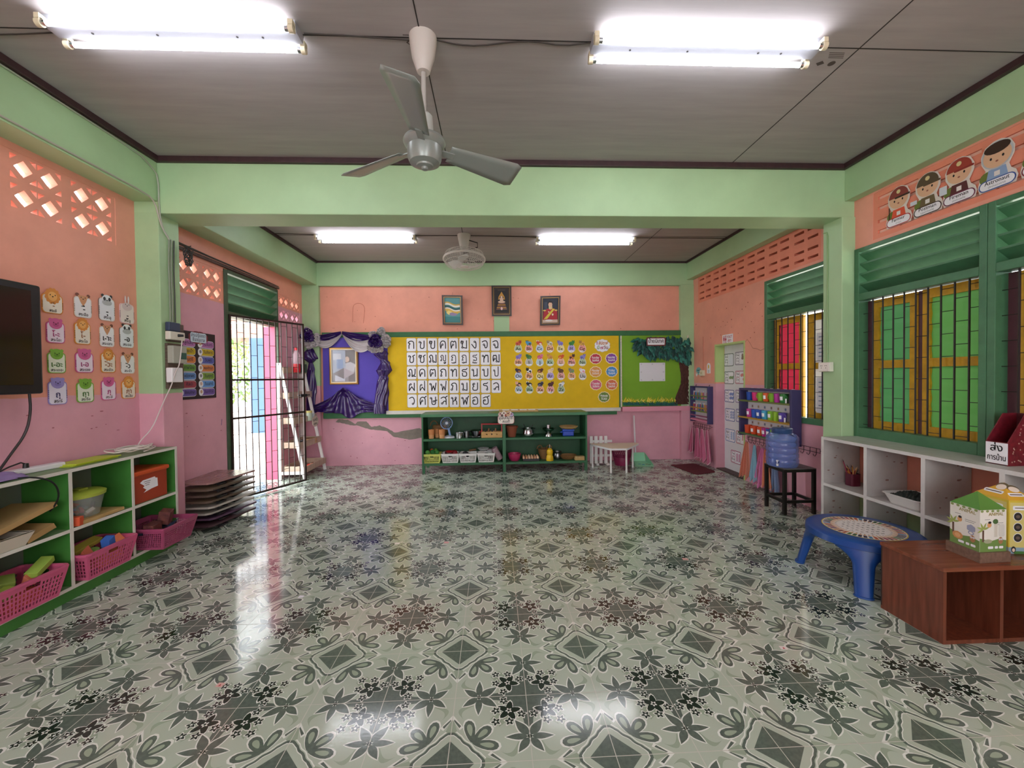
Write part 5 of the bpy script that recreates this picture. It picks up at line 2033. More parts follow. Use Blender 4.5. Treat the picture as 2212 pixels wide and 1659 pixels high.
def swag(a, b_, sag0, sag1, m, name, dep=.03, folds=4, nu=26, nv=26, ph=0, amp=.018):
    """cloth hanging between two pins, upper edge sagging sag0 and lower edge sag1 (m)"""
    a, b_ = P3(*a), P3(*b_)

    def f(u, v):
        p = a.lerp(b_, u)
        bell = 4 * u * (1 - u)
        s_ = (sag0 + (sag1 - sag0) * v) * bell + .035 * v * (1 - bell)
        return (p.x, YF - dep - amp * (1 + sin(2 * pi * folds * v + ph + 1.2 * u)) * (.35 + .65 * bell), p.z - s_)

    q = B()
    q.grid(f, nu, nv, m, flip=True)
    o = q.build(name, t, smooth=80)
    o.modifiers.new('thick', 'SOLIDIFY').thickness = .003
    return o


swag((676, 729), (740, 719), .045, .20, WSA, 'white_swag', .035, 4)
swag((742, 719), (815, 731), .07, .26, WSA, 'white_swag', .035, 4, ph=1)
swag((684, 727), (740, 717), .0, .10, SAT, 'purple_swag', .06, 3)
swag((742, 717), (806, 726), .0, .115, SAT, 'purple_swag', .06, 3, ph=2)


def low(u, v):
    """lower swag rising to a point at mid width"""
    x = 672 + (835 - 672) * u
    k = abs(u - .44) / (.44 if u < .44 else .56)
    top = 836 + 40 * (1 - (1 - min(1, k * 1.02)) ** 1.6)
    bot = 893 - 5 * k + 11 * math.exp(-((u - .54) / .085) ** 2) + (2 if k > .8 else 0)
    y = top + (bot - top) * v
    p = P3(x, y)
    fan = math.atan2(x - 744, y - 828)
    dd = .03 + .026 * (1 + sin(fan * 19)) * (1 - .35 * k) + .02 * sin(v * 20 + u * 10) * k
    return (p.x, YF - dd, p.z)


q = B()
q.grid(low, 60, 26, SAT, flip=True)
o = q.build('bottom_swag', t, smooth=80)
o.modifiers.new('thick', 'SOLIDIFY').thickness = .003


def bunch(pts, name, m):
    """gathered cloth column: px x, y, half width px"""
    n = len(pts) - 1

    def f(u, v):
        k = v * n
        i = min(int(k), n - 1)
        tt = k - i
        tt = tt * tt * (3 - 2 * tt)
        x, y, w_ = (pts[i][j] + (pts[i + 1][j] - pts[i][j]) * tt for j in range(3))
        a = pi * (1 - u)
        fo = 1 + .13 * sin(u * 24 + 5 * sin(v * 9)) + .07 * sin(u * 9 - v * 25)
        p = P3(x + w_ * cos(a) * fo, y)
        return (p.x, YF - .01 - .0055 * w_ * sin(a) * fo, p.z)

    q = B()
    q.grid(f, 26, 60, m)
    return q.build(name, t, smooth=80)


bunch([(828, 757, 6), (823, 766, 15), (829, 777, 7), (833, 785, 10), (831, 800, 16), (828, 812, 9), (829, 820, 11), (826, 850, 13), (823, 874, 14), (822, 893, 13)], 'side_drape', SAT)
bunch([(671, 752, 4), (670, 762, 12), (672, 776, 14), (672, 784, 4), (673, 800, 8), (674, 850, 10), (672, 893, 8)], 'side_drape', SAT)


def ros(cx, cy, R, name, m, k0, parent=None, dep=.06, wob=.3):
    c_ = P3(cx, cy)

    def f(u, v):
        a = 2 * pi * u
        r = R * (v ** .75) * (1 + .1 * sin(3 * a + k0))
        sw = sin(4 * v * pi + 2 * a * 1 + k0) * .022 + .016 * sin(9 * a + 7 * v + k0)
        return (c_.x + r * cos(a + 1.2 * v), YF - dep - .03 * (1 - v) - sw * (1 if v > .05 else 0), c_.z + r * sin(a + 1.2 * v))

    q = B()
    q.grid(f, 64, 18, m)
    o = q.build(name, parent or t, smooth=80)
    o.modifiers.new('thick', 'SOLIDIFY').thickness = .003
    return o


for cx, cy, wl_ in ((671, 727, ((680, 741, .085), (688, 731, .07), (664, 735, .09), (674, 744, .08), (668, 716, .06))), (815, 739, ((836, 733, .075), (826, 717, .065), (808, 724, .06), (838, 744, .06), (812, 754, .075), (822, 752, .07), (803, 752, .05)))):
    r_ = ros(cx, cy, .105, 'rosette', SAT, 1, dep=.12)
    for i, (wx, wy, wr_) in enumerate(wl_): ros(wx, wy, wr_, 'ruffle', WSA, i * 1.7, r_, .07)

# pictures above the board, leaning forward
def picture(cx, cy, wd, ht, lean, label, draw, x_tilt=0):
    c_ = PY(cx, cy, YB - .03)
    t = thing('framed_picture', label, 'picture', (c_.x, YB, c_.z - ht / 2), 'framed pictures above the board')
    v_ = V((0, -sin(lean), cos(lean)))
    o_ = V((c_.x, YB - .012, c_.z - ht / 2))
    u_ = V((cos(x_tilt), 0, sin(x_tilt)))
    A = Art(o_ + v_ * ht / 2, u_, v_)
    fm = mat('2a1712', .35, var=.2)
    q = B()
    q.plate([A.P(*p) for p in rr(0, 0, wd, ht)], [[A.P(*p) for p in rr(0, 0, wd - .075, ht - .075)]], A.n * .028, fm)
    q.plate([A.P(*p, .028) for p in rr(0, 0, wd - .05, ht - .05)], [[A.P(*p, .028) for p in rr(0, 0, wd - .068, ht - .068)]], A.n * .003, mat('8a6a3a', .3, .5))
    q.build('frame', t, smooth=0)
    A.sheet(rr(0, 0, wd - .06, ht - .06), .012, mat('d8d2c4', .5))
    draw(A, wd - .075, ht - .075)
    A.b.build('picture', t, smooth=0)
    if lean > .02:
        q = B()
        q.tube([A.P(0, ht / 2 - .02, 0), (c_.x, YB - .003, c_.z + ht * .62)], .0015, mat('3a3632', .6), 4)
        q.build('hanging_wire', t)
    return t


def flagp(A, w_, h_):
    A.rect(0, 0, w_, h_, mat('5fa0a2', .5), 1)
    A.el(0, -.05 * h_, w_ * .42, h_ * .16, mat('d8b448', .5), 2)
    A.el(-.02, -.1 * h_, w_ * .3, h_ * .1, mat('efdd8a', .5), 3)
    A.rect(0, -h_ * .38, w_, h_ * .24, mat('3f8a8c', .5), 2)
    A.el(.04 * w_, -.16 * h_, w_ * .25, h_ * .07, mat('9a8ab0', .5), 3)
    for k, (hh, y) in enumerate((('d9b24a', .33), ('f0ece0', .28), ('2f7d7a', .2), ('1d5a5e', .16), ('f0ece0', .10), ('e2bd5a', .05))):
        P = [(-w_ * .48 + w_ * .96 * i / 12, h_ * (y - .10 * i / 12 + .03 * sin(i * .6))) for i in range(13)]
        Q = [(x, y2 - h_ * .075) for x, y2 in P]
        A.poly(P + Q[::-1], mat(hh, .5), 4 + k)


def budp(A, w_, h_):
    A.rect(0, 0, w_, h_, mat('17100e', .5), 1)
    g = mat('b8843a', .35, .4)
    g2 = mat('d9b8a0', .45)
    A.rect(0, 0, w_ * .93, h_ * .95, mat('6a4a2a', .5), 2)
    A.rect(0, 0, w_ * .90, h_ * .93, mat('120c0b', .5), 3)
    A.poly([(-w_ * .22, .02), (-w_ * .2, .16 * h_), (0, .36 * h_), (w_ * .2, .16 * h_), (w_ * .22, .02)], g, 4)
    A.poly([(-w_ * .15, .02), (-w_ * .13, .14 * h_), (0, .27 * h_), (w_ * .13, .14 * h_), (w_ * .15, .02)], mat('2a1a14', .5), 5)
    A.el(0, .15 * h_, w_ * .07, h_ * .05, g2, 6)
    A.poly([(-.02, .19 * h_), (0, .27 * h_), (.02, .19 * h_)], g, 6)
    A.poly([(-w_ * .13, .11 * h_), (w_ * .13, .11 * h_), (w_ * .1, -.02 * h_), (-w_ * .1, -.02 * h_)], g2, 6)
    A.el(0, -.04 * h_, w_ * .24, h_ * .045, g2, 7)
    for k in range(5): A.rect(0, -h_ * (.10 + .055 * k), w_ * (.46 + .06 * k), h_ * .03, g if k % 2 else mat('8a5a4a', .5), 4 + k % 2)
    A.el(0, -.3 * h_, w_ * .07, h_ * .06, mat('d8b0b0', .5), 6)
    A.rect(0, .42 * h_, w_ * .5, h_ * .03, mat('4a3a30', .5), 4)


def porp(A, w_, h_):
    A.rect(0, 0, w_, h_, mat('232a3c', .5), 1)
    A.rect(-.3 * w_, .1 * h_, w_ * .2, h_ * .5, mat('3a4458', .5), 2)
    red = mat('b01c2c', .5)
    A.poly([(-w_ * .48, -.40 * h_), (-w_ * .45, -.05 * h_), (-w_ * .22, .08 * h_), (w_ * .25, .09 * h_), (w_ * .46, -.02 * h_), (w_ * .48, -.42 * h_)], red, 3)
    A.poly([(-w_ * .1, .08 * h_), (-w_ * .1, .2 * h_), (w_ * .12, .2 * h_), (w_ * .14, .08 * h_), (0, .04 * h_)], mat('d9c48a', .5), 4)
    A.el(0, .25 * h_, w_ * .13, h_ * .115, mat('e2b89c', .55), 5)
    A.poly([(-w_ * .15, .25 * h_), (-w_ * .16, .34 * h_), (-w_ * .05, .4 * h_), (w_ * .1, .39 * h_), (w_ * .16, .32 * h_), (w_ * .14, .24 * h_), (w_ * .09, .32 * h_), (-w_ * .08, .33 * h_)], mat('1a1518', .5), 6)
    for s_ in (-1, 1):
        A.el(s_ * w_ * .05 - .004, .265 * h_, w_ * .018, h_ * .01, INK, 6, 8)
        A.el(s_ * w_ * .38, .01 * h_, w_ * .1, h_ * .03, mat('d9b65a', .5), 5)
    A.rect(-.004, .19 * h_, w_ * .06, h_ * .012, mat('b06a5c', .5), 6)
    A.poly([(-w_ * .42, -.34 * h_), (-w_ * .2, -.34 * h_), (w_ * .3, .06 * h_), (w_ * .16, .08 * h_)], mat('d9c23c', .5), 5)
    A.el(w_ * .16, -.16 * h_, w_ * .06, h_ * .045, mat('e0d4b0', .5), 6)
    A.el(-w_ * .1, -.05 * h_, w_ * .04, h_ * .03, mat('e0d4b0', .5), 6)
    A.rect(0, -h_ * .43, w_, h_ * .12, mat('d2b8a4', .5), 4)
    A.el(-.02, -.4 * h_, w_ * .25, h_ * .04, mat('e6e0dc', .5), 5)


picture(978, 670, .315, .455, .16, 'dark framed picture of a waving banner over teal, left of the centre one', flagp, -.02)
picture(1083.5, 650, .31, .475, .04, 'dark framed picture of a gilded seated statue, highest of the three', budp)
picture(1188, 671, .315, .455, .17, 'dark framed portrait of a person in a red uniform with yellow sash', porp, .02)

# ---------------------------------------------------------------- green shelf with toys
GS0, GS1, GY0, GY1 = -.855, 1.515, 3.85, 4.28
GSM = mat('27613c', .45, var=.13, scale=10)
GSD = mat('1e5431', .5, var=.12, scale=10)
t = thing('toy_shelf', 'wide dark green open shelf of play kitchen things below the yellow board', 'shelf', (.33, 4.06, 0))
q = B()
q.box(GS0 - .012, GS1 + .012, GY0 - .012, GY1, .80, .842, mat('3f7a52', .42, var=.12))
q.build('top', t, smooth=0, bevel=.004)
GM_ = .315
for x in (GS0, GM_, GS1):
    q = B()
    q.box(x - .022 if x > GS0 else x, x + .022 if x < GS1 else x, GY0, GY1, .125, .80, GSM)
    q.build('upright', t, smooth=0)
q = B()
for x in (GS0, GM_ - .022, GS1 - .04):
    for y in (GY0, GY1 - .045):
        pass
for nm_, x, y in (('a', GS0, GY0), ('b', GM_ - .02, GY0), ('c', GS1 - .04, GY0), ('d', GS0, GY1 - .05), ('e', GM_ - .02, GY1 - .05), ('f', GS1 - .04, GY1 - .05)):
    q = B()
    q.box(x, x + .04, y, y + .045, 0, .13, GSM)
    q.build('leg', t, smooth=0)
for z in (.125, .475):
    q = B()
    q.box(GS0 + .022, GM_ - .0221, GY0 + .003, GY1 - .013, z - .02, z + .012, GSM)
    q.build('board', t, smooth=0, bevel=.003)
    q = B()
    q.box(GM_ + .0221, GS1 - .022, GY0 + .003, GY1 - .013, z - .02, z + .012, GSM)
    q.build('board', t, smooth=0, bevel=.003)
q = B()
q.box(GS0 + .022, GS1 - .022, GY1 - .012, GY1, .13, .80, GSD)
q.build('back_panel', t, smooth=0)
ZU, ZL = .4875, .1375
ZTP = .8425


def gx_(px_, Y=3.95): return PY(px_, 950, Y).x


def lathe_thing(name, label, cat, x, y, z, prof, m, n=22, group=None, sx=1, sy=1):
    q = B()
    q.lathe((x, y, z), prof, m, n, sx, sy)
    return tag(q.build(name), label, cat, group)


WK = wood('6b4a2c', '94703f', (40, 40, 90), .7)
WK2 = wood('b08a50', 'd0ae74', (40, 40, 90), .7)
# upper left
t = thing('wicker_bag', 'brown wicker bag at the left end of the upper shelf', 'bag', (-.63, 4.12, ZU))
q = B()
q.lathe((-.63, 4.12, ZU), [(0, 0), (.09, 0), (.12, .1), (.11, .17), (.1, .17), (.09, .03), (0, .02)], WK, 20, 1, .6)
q.build('body', t)
q = B()
for s_ in (-1, 1): q.tube([(-.63 + .085 * s_ + .055 * cos(a), 4.10, ZU + .16 + .075 * sin(a)) for a in [pi * i / 10 for i in range(11)]], .007, WK, 6)
q.build('handle', t)
TER = mat('c98752', .6, var=.08)
for k, (px_, yy, l) in enumerate(((932, 3.93, 'terracotta cup, leftmost of three on the upper green shelf'), (945, 4.02, 'terracotta cup standing behind the other two on the upper green shelf'), (955, 3.93, 'terracotta cup nearest the toy fan'))):
    x = gx_(px_, yy)
    t = thing('terracotta_cup', l, 'cup', (x, yy, ZU), 'terracotta cups')
    q = B()
    q.lathe((x, yy, ZU), [(0, 0), (.036, 0), (.038, .05), (.033, .055), (.033, .0), (0, .01)] if 0 else [(0, 0), (.037, 0), (.04, .055)], mat('d69e6c', .6), 18)
    q.build('base', t)
    q = B()
    q.lathe((x, yy, ZU), [(.044, .055), (.047, .12), (.047, .128), (.04, .128), (.037, .06), (0, .058)], TER, 18)
    q.build('bowl', t)
x, yy = gx_(970, 3.98), 3.98
t = thing('toy_desk_fan', 'light blue toy desk fan on the upper green shelf', 'fan', (x, yy, ZU))
LB = mat('7fa3d8', .4)
q = B()
q.lathe((x, yy, ZU), [(0, 0), (.085, 0), (.08, .022), (.03, .035), (0, .035)], mat('cfd6de', .35), 22, 1, .8)
q.build('base', t)
q = B()
q.bar((x + .015, yy, ZU + .03), (x - .005, yy, ZU + .14), .032, .022, LB, up=(0, 1, 0))
q.build('stem', t, smooth=0, bevel=.006)
hc_ = V((x - .03, yy - .01, ZU + .212))
q = B()
AXF = (V((1, 0, 0)), V((0, .15, 1)).normalized(), V((0, -1, .15)).normalized())
q.lathe(hc_, [(.085, -.02), (.092, 0), (.088, .02), (.08, .02), (.078, -.01)], LB, 26, ax=AXF)
q.build('guard_ring', t)
q = B()
for k in range(18):
    a = 2 * pi * k / 18
    q.tube([hc_ + AXF[0] * (r * cos(a)) + AXF[1] * (r * sin(a)) + AXF[2] * d for r, d in ((.02, .028), (.05, .03), (.084, .018))], .0018, mat('9fb4cc', .4), 4)
q.build('guard_wire', t)
q = B()
for k in range(4):
    a = pi / 2 * k + .3
    q.poly([hc_ + AXF[0] * (r * cos(a + d)) + AXF[1] * (r * sin(a + d)) + AXF[2] * (.004 * s_) for r, d, s_ in ((.01, 0, 0), (.065, -.4, -2), (.07, 0, 0), (.06, .4, 2))], mat('3a4048', .4))
q.lathe(hc_, [(0, -.012), (.02, -.012), (.02, .012), (0, .014)], mat('cdd6e0', .4), 14, ax=AXF)
o = q.build('blade', t, smooth=0)
SS = mat('c4c6c8', .2, 1, spec=.6)
SSD = mat('8b8e90', .28, 1)
t = thing('steel_saucepan', 'small shiny steel saucepan right of the toy fan', 'pan', (gx_(995, 3.93), 3.93, ZU))
x = gx_(993, 3.93)
q = B()
q.lathe((x, 3.93, ZU), [(0, 0), (.055, 0), (.058, .06), (.061, .075), (.056, .075), (.052, .008), (0, .008)], SS, 24)
q.build('pot', t)
q = B()
q.bar((x + .05, 3.96, ZU + .062), (x + .12, 4.02, ZU + .07), .014, .01, BLACK)
q.build('handle', t, smooth=0)
lathe_thing('steel_cup', 'small steel cup next to the saucepan on the upper green shelf', 'cup', gx_(1008, 3.98), 3.98, ZU, [(0, 0), (.04, 0), (.042, .09), (.038, .09), (.036, .006), (0, .006)], SSD)
x = gx_(1028, 4.0)
lathe_thing('steel_plate', 'wide steel plate under the steel bowl', 'plate', x, 3.99, ZU, [(0, 0), (.07, 0), (.115, .016), (.112, .02), (.068, .006), (0, .006)], SSD, 28)
lathe_thing('steel_bowl', 'steel bowl stacked on the steel plate beside the wooden tool box', 'bowl', x + .01, 4.0, ZU + .012, [(0, 0), (.05, 0), (.085, .06), (.102, .085), (.098, .085), (.08, .06), (.045, .006), (0, .006)], SS, 28)
x0_, x1_ = gx_(1040, 3.95), gx_(1085, 3.95)
t = thing('toy_tool_box', 'wooden toy tool box with a red handle frame on the upper green shelf', 'tool box', ((x0_ + x1_) / 2, 3.95, ZU))
q = B()
BW = wood('b98a4a', 'd0a866', (3, 20, 20), .5)
yb0, yb1 = 3.90, 4.02
q.plate([(x0_, yb0, ZU), (x1_, yb0, ZU), (x1_, yb0, ZU + .085), (x0_, yb0, ZU + .085)], [[(x0_ + (x1_ - x0_) * f_ + .011 * cos(a), yb0, ZU + .05 + .011 * sin(a)) for a in [2 * pi * i / 10 for i in range(10)]] for f_ in (.26, .5, .74)], (0, .012, 0), BW)
q.box(x0_, x1_, yb1 - .012, yb1, ZU, ZU + .085, BW)
q.box(x0_, x1_, yb0 + .012, yb1 - .012, ZU, ZU + .01, BW)
q.build('tray', t, smooth=0)
q = B()
RDH = mat('b8383c', .45)
for xx in (x0_, x1_ - .014): q.box(xx, xx + .014, yb0 + .013, yb1 - .013, ZU, ZU + .2, RDH)
q.cyl((x0_ + .01, 3.96, ZU + .19), (x1_ - .01, 3.96, ZU + .19), .011, .011, RDH, 12)
q.build('handle_frame', t, smooth=0)
q = B()
for k in range(4): q.bar((x0_ + .05 + .05 * k, 3.94, ZU + .03), (x0_ + .06 + .05 * k, 3.97, ZU + .11 + .015 * (k % 2)), .018, .018, mat(('3a3a3e', '8a5a3a')[k % 2], .5))
q.build('tool', t, smooth=0)
# upper right
x = gx_(1104, 3.97) + .012
lathe_thing('flower_pot', 'reddish clay flower pot at the left of the upper right shelf', 'pot', x, 3.97, ZU, [(0, 0), (.055, 0), (.078, .13), (.088, .13), (.09, .155), (.08, .155), (.07, .13), (.05, .02), (0, .02)], mat('8a4a32', .75, var=.12), 24)
x = gx_(1141.5, 3.97)
t = thing('cooking_pot', 'lidless steel cooking pot with dark ladles on the upper right shelf', 'pot', (x, 3.97, ZU))
q = B()
q.lathe((x, 3.97, ZU), [(0, 0), (.07, 0), (.084, .02), (.082, .06), (.072, .095), (.08, .12), (.085, .125), (.08, .125), (.068, .1), (.07, .02), (0, .015)], SS, 28)
q.build('body', t)
q = B()
for s_ in (-1, 1): q.tube([(x + s_ * (.078 + .02 * sin(a)), 3.97 + .03 * cos(a), ZU + .115) for a in [pi * i / 8 for i in range(9)]], .005, BLACK, 6)
for dx, dz in ((-.05, .06), (.05, .05), (.02, .04)): q.tube([(x, 3.99, ZU + .05), (x + dx * 1.4, 4.0, ZU + .12 + dz)], .005, BLACK, 6)
q.build('utensil', t)
x = gx_(1185, 3.97)
t = thing('hot_pot', 'steel chimney hot pot in the middle of the upper right shelf', 'pot', (x, 3.97, ZU))
q = B()
q.lathe((x, 3.97, ZU), [(0, 0), (.056, 0), (.052, .03), (.036, .05), (.045, .07), (.08, .09), (.096, .115), (.092, .117), (.075, .1), (.03, .1), (.028, .165), (.02, .165), (.02, .11), (0, .11)], SS, 28)
q.build('body', t)
q = B()
for s_ in (-1, 1): q.tube([(x + s_ * (.094 + .018 * sin(a)), 3.97 + .02 * cos(a), ZU + .115) for a in [pi * i / 8 for i in range(9)]], .004, SS, 6)
q.build('handle', t)
x = gx_(1227, 3.97)
t = thing('lunch_box', 'bright blue lunch box under the round wicker tray', 'lunch box', (x, 3.97, ZU))
q = B()
q.box(x - .085, x + .08, 3.91, 4.03, ZU, ZU + .075, mat('1f48b8', .3))
q.build('body', t, smooth=0, bevel=.014)
q = B()
q.box(x - .09, x + .085, 3.905, 4.035, ZU + .0755, ZU + .1, mat('2a58cc', .3))
q.box(x - .12, x - .086, 3.93, 3.97, ZU + .05, ZU + .065, mat('2a58cc', .3))
q.build('lid', t, smooth=0, bevel=.008)
lathe_thing('wicker_tray', 'round shallow wicker tray lying on the blue lunch box', 'tray', x + .01, 3.97, ZU + .1005, [(0, .012), (.06, 0), (.11, .012), (.14, .04), (.132, .045), (.1, .022), (0, .022)], WK2, 30)

# lower left baskets
BSK = [(934, 'c9cf6a', 'yellow-green slatted basket of green toys, leftmost on the lower shelf'), (973, 'e3e3de', 'white slatted basket with a red lid in it, right of the yellow-green one'), (1011, 'e3e3de', 'white slatted basket, second from the shelf middle, with dark things'), (1050, 'e3e3de', 'white slatted basket of bowls, nearest the middle of the shelf')]
for k, (px_, h, l) in enumerate(BSK):
    x = gx_(px_, 3.95)
    basket('slatted_basket', (x, 3.97, ZL), .125, .10, .125, mat(h, .4), l, group='slatted baskets on the green shelf', hole=.5, rows=1, taper=.84)
random.seed(33)


def heap(px_, items, grp, lab):
    x = gx_(px_, 3.95)
    for i, (dx, dy, dz, r, h, l, sh) in enumerate(items):
        q = B()
        if sh == 'ball': q.ball((x + dx, 3.97 + dy, ZL + dz), r, mat(h, .5), 14, 8)
        elif sh == 'bowl': q.lathe((x + dx, 3.97 + dy, ZL + dz), [(0, 0), (r * .5, .003), (r, r * .5), (r * .95, r * .5), (r * .45, .01), (0, .008)], mat(h, .3), 20)
        else: q.cyl((x + dx - r, 3.97 + dy, ZL + dz), (x + dx + r, 3.97 + dy + .02, ZL + dz + .012), .016, .012, mat(h, .5), 10)
        tag(q.build('toy_food' if sh == 'ball' else ('toy_dish' if sh == 'bowl' else 'toy_utensil')), l, 'toy', grp)


heap(934, [(-.07, -.03, .145, .034, '5aa04a', 'light green toy ball at the left of the yellow-green basket', 'ball'), (.0, -.02, .15, .036, '2f7a3a', 'dark green toy ball in the middle of the yellow-green basket', 'ball'), (.065, -.02, .145, .032, '3c8a3c', 'green toy ball at the right of the yellow-green basket', 'ball'), (-.02, .04, .165, .026, 'c94a28', 'orange red toy tomato at the back of the yellow-green basket', 'ball'), (.04, .045, .16, .03, '6aa23a', 'lime toy at the back of the yellow-green basket', 'ball')], 'toys in the yellow-green basket', '')
heap(973, [(-.02, -.02, .13, .06, 'c0252c', 'red toy lid in the white basket', 'bowl'), (.05, .03, .115, .05, '8a2026', 'dark red toy in the white basket', 'ball'), (-.04, .04, .12, .05, '5a1f22', 'maroon toy at the back of the white basket', 'cyl')], 'toys in the white basket right of the yellow-green one', '')
heap(1011, [(.06, .02, .155, .05, '6a4a2a', 'brown toy spoon leaning in the dark-filled white basket', 'cyl'), (-.04, .0, .10, .05, '3a3a3c', 'dark toy in the third basket', 'ball')], 'toys in the dark-filled white basket', '')
heap(1050, [(-.045, .0, .15, .085, 'b9bcbc', 'tilted grey dish at the left of the last white basket', 'bowl'), (.05, -.01, .145, .055, 'e0e0e2', 'white toy bowl at the right of the last white basket', 'bowl'), (-.02, .05, .16, .05, '8a8a80', 'greyish toy dish at the back of the last white basket', 'bowl')], 'dishes in the last white basket', '')
x = gx_(1081, 3.97) - .055
q = B()
c0_, c1_ = V((x + .05, 3.99, ZL + .025)), V((x - .045, 3.97, ZL + .19))
q.cyl(c0_, c1_, .045, .05, wood('8f6f78', 'b59aa2', (50, 50, 50), .7), 20)
tag(q.build('woven_cylinder'), 'mauve woven cylinder leaning on the shelf middle upright', 'container')
# lower right
x = gx_(1111, 3.95)
t = thing('pink_bowl', 'pink plastic bowl at the left of the lower right shelf', 'bowl', (x, 3.97, ZL))
q = B()
q.lathe((x, 3.97, ZL), [(0, 0), (.055, 0), (.075, .02), (.095, .09), (.098, .105), (.09, .105), (.07, .03), (0, .012)], mat('b83264', .35), 26)
q.build('body', t)
x0_, x1_ = gx_(1128, 3.95), gx_(1164, 3.95)
xm_ = (x0_ + x1_) / 2
q = B()
EG0 = (x0_, x1_, 3.90, 4.06)
holes = []
NE, ME = 6, 4
for i in range(NE):
    for j in range(ME):
        cx_, cy_ = x0_ + (x1_ - x0_) * (i + .5) / NE, 3.90 + .16 * (j + .5) / ME
        holes.append([(cx_ + .0155 * cos(2 * pi * k / 10), cy_ + .0155 * sin(2 * pi * k / 10), ZL + .03) for k in range(10)])
q.plate([(x0_, 3.90, ZL + .03), (x1_, 3.90, ZL + .03), (x1_, 4.06, ZL + .03), (x0_, 4.06, ZL + .03)], holes, (0, 0, .004), mat('1b1b20', .5))
for a in ((x0_, x0_ + .004, 3.90, 4.06), (x1_ - .004, x1_, 3.90, 4.06), (x0_, x1_, 3.90, 3.904), (x0_, x1_, 4.056, 4.06)): q.box(*a, ZL, ZL + .03, mat('1b1b20', .5))
tag(q.build('egg_tray', smooth=0), 'black egg tray on the lower right shelf', 'tray')
for i in range(NE):
    for j in range(ME):
        cx_, cy_ = x0_ + (x1_ - x0_) * (i + .5) / NE, 3.90 + .16 * (j + .5) / ME
        q = B()
        hh = ('d9ab86', 'e2bd9c', 'c99872')[(i * 5 + j * 3) % 3]
        q.lathe((cx_, cy_, ZL + .012), [(0, 0), (.014, .006), (.0195, .024), (.017, .042), (.009, .055), (0, .058)], mat(hh, .5), 12)
        tag(q.build('egg'), 'brown toy egg in the black egg tray', 'egg', 'eggs in the black tray')
x = gx_(1176, 4.05)
t = thing('wicker_basket', 'brown wicker basket with loop handles behind the yellow bottle', 'basket', (x, 4.07, ZL))
q = B()
q.lathe((x, 4.07, ZL), [(0, 0), (.06, 0), (.088, .09), (.1, .15), (.092, .15), (.08, .09), (.05, .015), (0, .015)], WK, 24)
q.build('body', t)
q = B()
for s_ in (-1, 1): q.tube([(x + .07 * s_ + .04 * cos(a), 4.06, ZL + .145 + .055 * sin(a)) for a in [pi * i / 10 for i in range(11)]], .007, WK, 6)
q.build('handle', t)
x = gx_(1187.5, 3.90)
t = thing('yellow_bottle', 'yellow plastic drinking bottle with a straw on the lower right shelf', 'bottle', (x, 3.91, ZL))
YB_ = mat('e0b81c', .35)
q = B()
q.lathe((x, 3.91, ZL), [(0, 0), (.05, 0), (.054, .02), (.05, .06), (.038, .085), (.045, .105), (.047, .135), (.036, .16), (.026, .165)], YB_, 22)
q.build('body', t)
q = B()
q.lathe((x, 3.91, ZL), [(.028, .164), (.03, .18), (0, .182)], mat('c79f16', .4), 16)
q.build('cap', t)
q = B()
q.cyl((x, 3.91, ZL + .18), (x, 3.91, ZL + .235), .004, .004, mat('dedbd2', .4), 8)
q.build('straw', t)
x = gx_(1203, 4.0)
lathe_thing('steel_pot', 'small steel pot right of the yellow bottle', 'pot', x + .01, 4.03, ZL, [(0, 0), (.05, 0), (.062, .02), (.058, .06), (.05, .085), (.062, .11), (.058, .11), (.045, .085), (.05, .02), (0, .012)], SSD)
x = gx_(1227, 4.0)
lathe_thing('wicker_tray', 'flat oval wicker tray on the lower right shelf', 'tray', x, 4.02, ZL, [(0, 0), (.08, 0), (.115, .03), (.13, .06), (.122, .063), (.1, .03), (0, .012)], WK, 28, sy=.75)
x = gx_(1251, 3.93)
q = B()
q.box(x - .07, x + .07, 3.89, 3.99, ZL, ZL + .028, WK2)
q.box(x - .068, x + .07, 3.892, 3.99, ZL + .0285, ZL + .055, wood('a98a54', 'c4a670', (30, 5, 5)))
tag(q.build('wooden_blocks', smooth=0, bevel=.002), 'pair of thin wooden blocks at the right end of the lower shelf', 'blocks')
# on top
x0_, x1_ = PZ(1072, 892, ZTP).x, PZ(1160, 888, ZTP).x
t = thing('wooden_tray_board', 'flat wooden board with white tiles on the green shelf top', 'board', ((x0_ + x1_) / 2, 4.12, ZTP))
q = B()
q.box(.25, .83, 4.02, 4.22, ZTP, ZTP + .022, WK2)
q.build('board', t, smooth=0, bevel=.003)
for k in range(4):
    q = B()
    q.box(.30 + .13 * k, .40 + .13 * k, 4.05, 4.19, ZTP + .0222, ZTP + .026, PAPER)
    q.build('tile', t, smooth=0)
p_ = PY(1093, 901, GY0 - .014)
A = Art((p_.x, GY0 - .014, p_.z - .035), BACKU)
A.sheet(rr(0, 0, .235, .125, .035), .006, mat('c98a90', .6))
A.rect(0, 0, .222, .113, mat('efe9e0', .6), 1, .03)
A.text('มุมบทบาท', 0, .005, .075, INK, 2, .2, .018, 3)
A.text('สมมติ', 0, -.043, .055, INK, 2, .1, .018, 3)
for k, (dx, dz, r, h) in enumerate(((-.08, .075, .03, 'd8b4b0'), (-.03, .085, .035, 'e6dcd2'), (.03, .08, .034, 'cfa98a'), (.08, .072, .028, 'b8a4c8'), (0, .062, .02, 'a8443a'), (-.055, .06, .018, '5a4a44'), (.055, .1, .02, 'efe6e0'))):
    A.el(dx, dz, r, r, mat(h, .6), 1 + k % 3, 14)
    A.el(dx, dz + .008, r * .4, r * .3, mat('6a3a34', .6), 5, 8)
tag(A.b.build('sign', smooth=0), 'Thai role play corner sign hung on the front edge of the green shelf', 'sign')

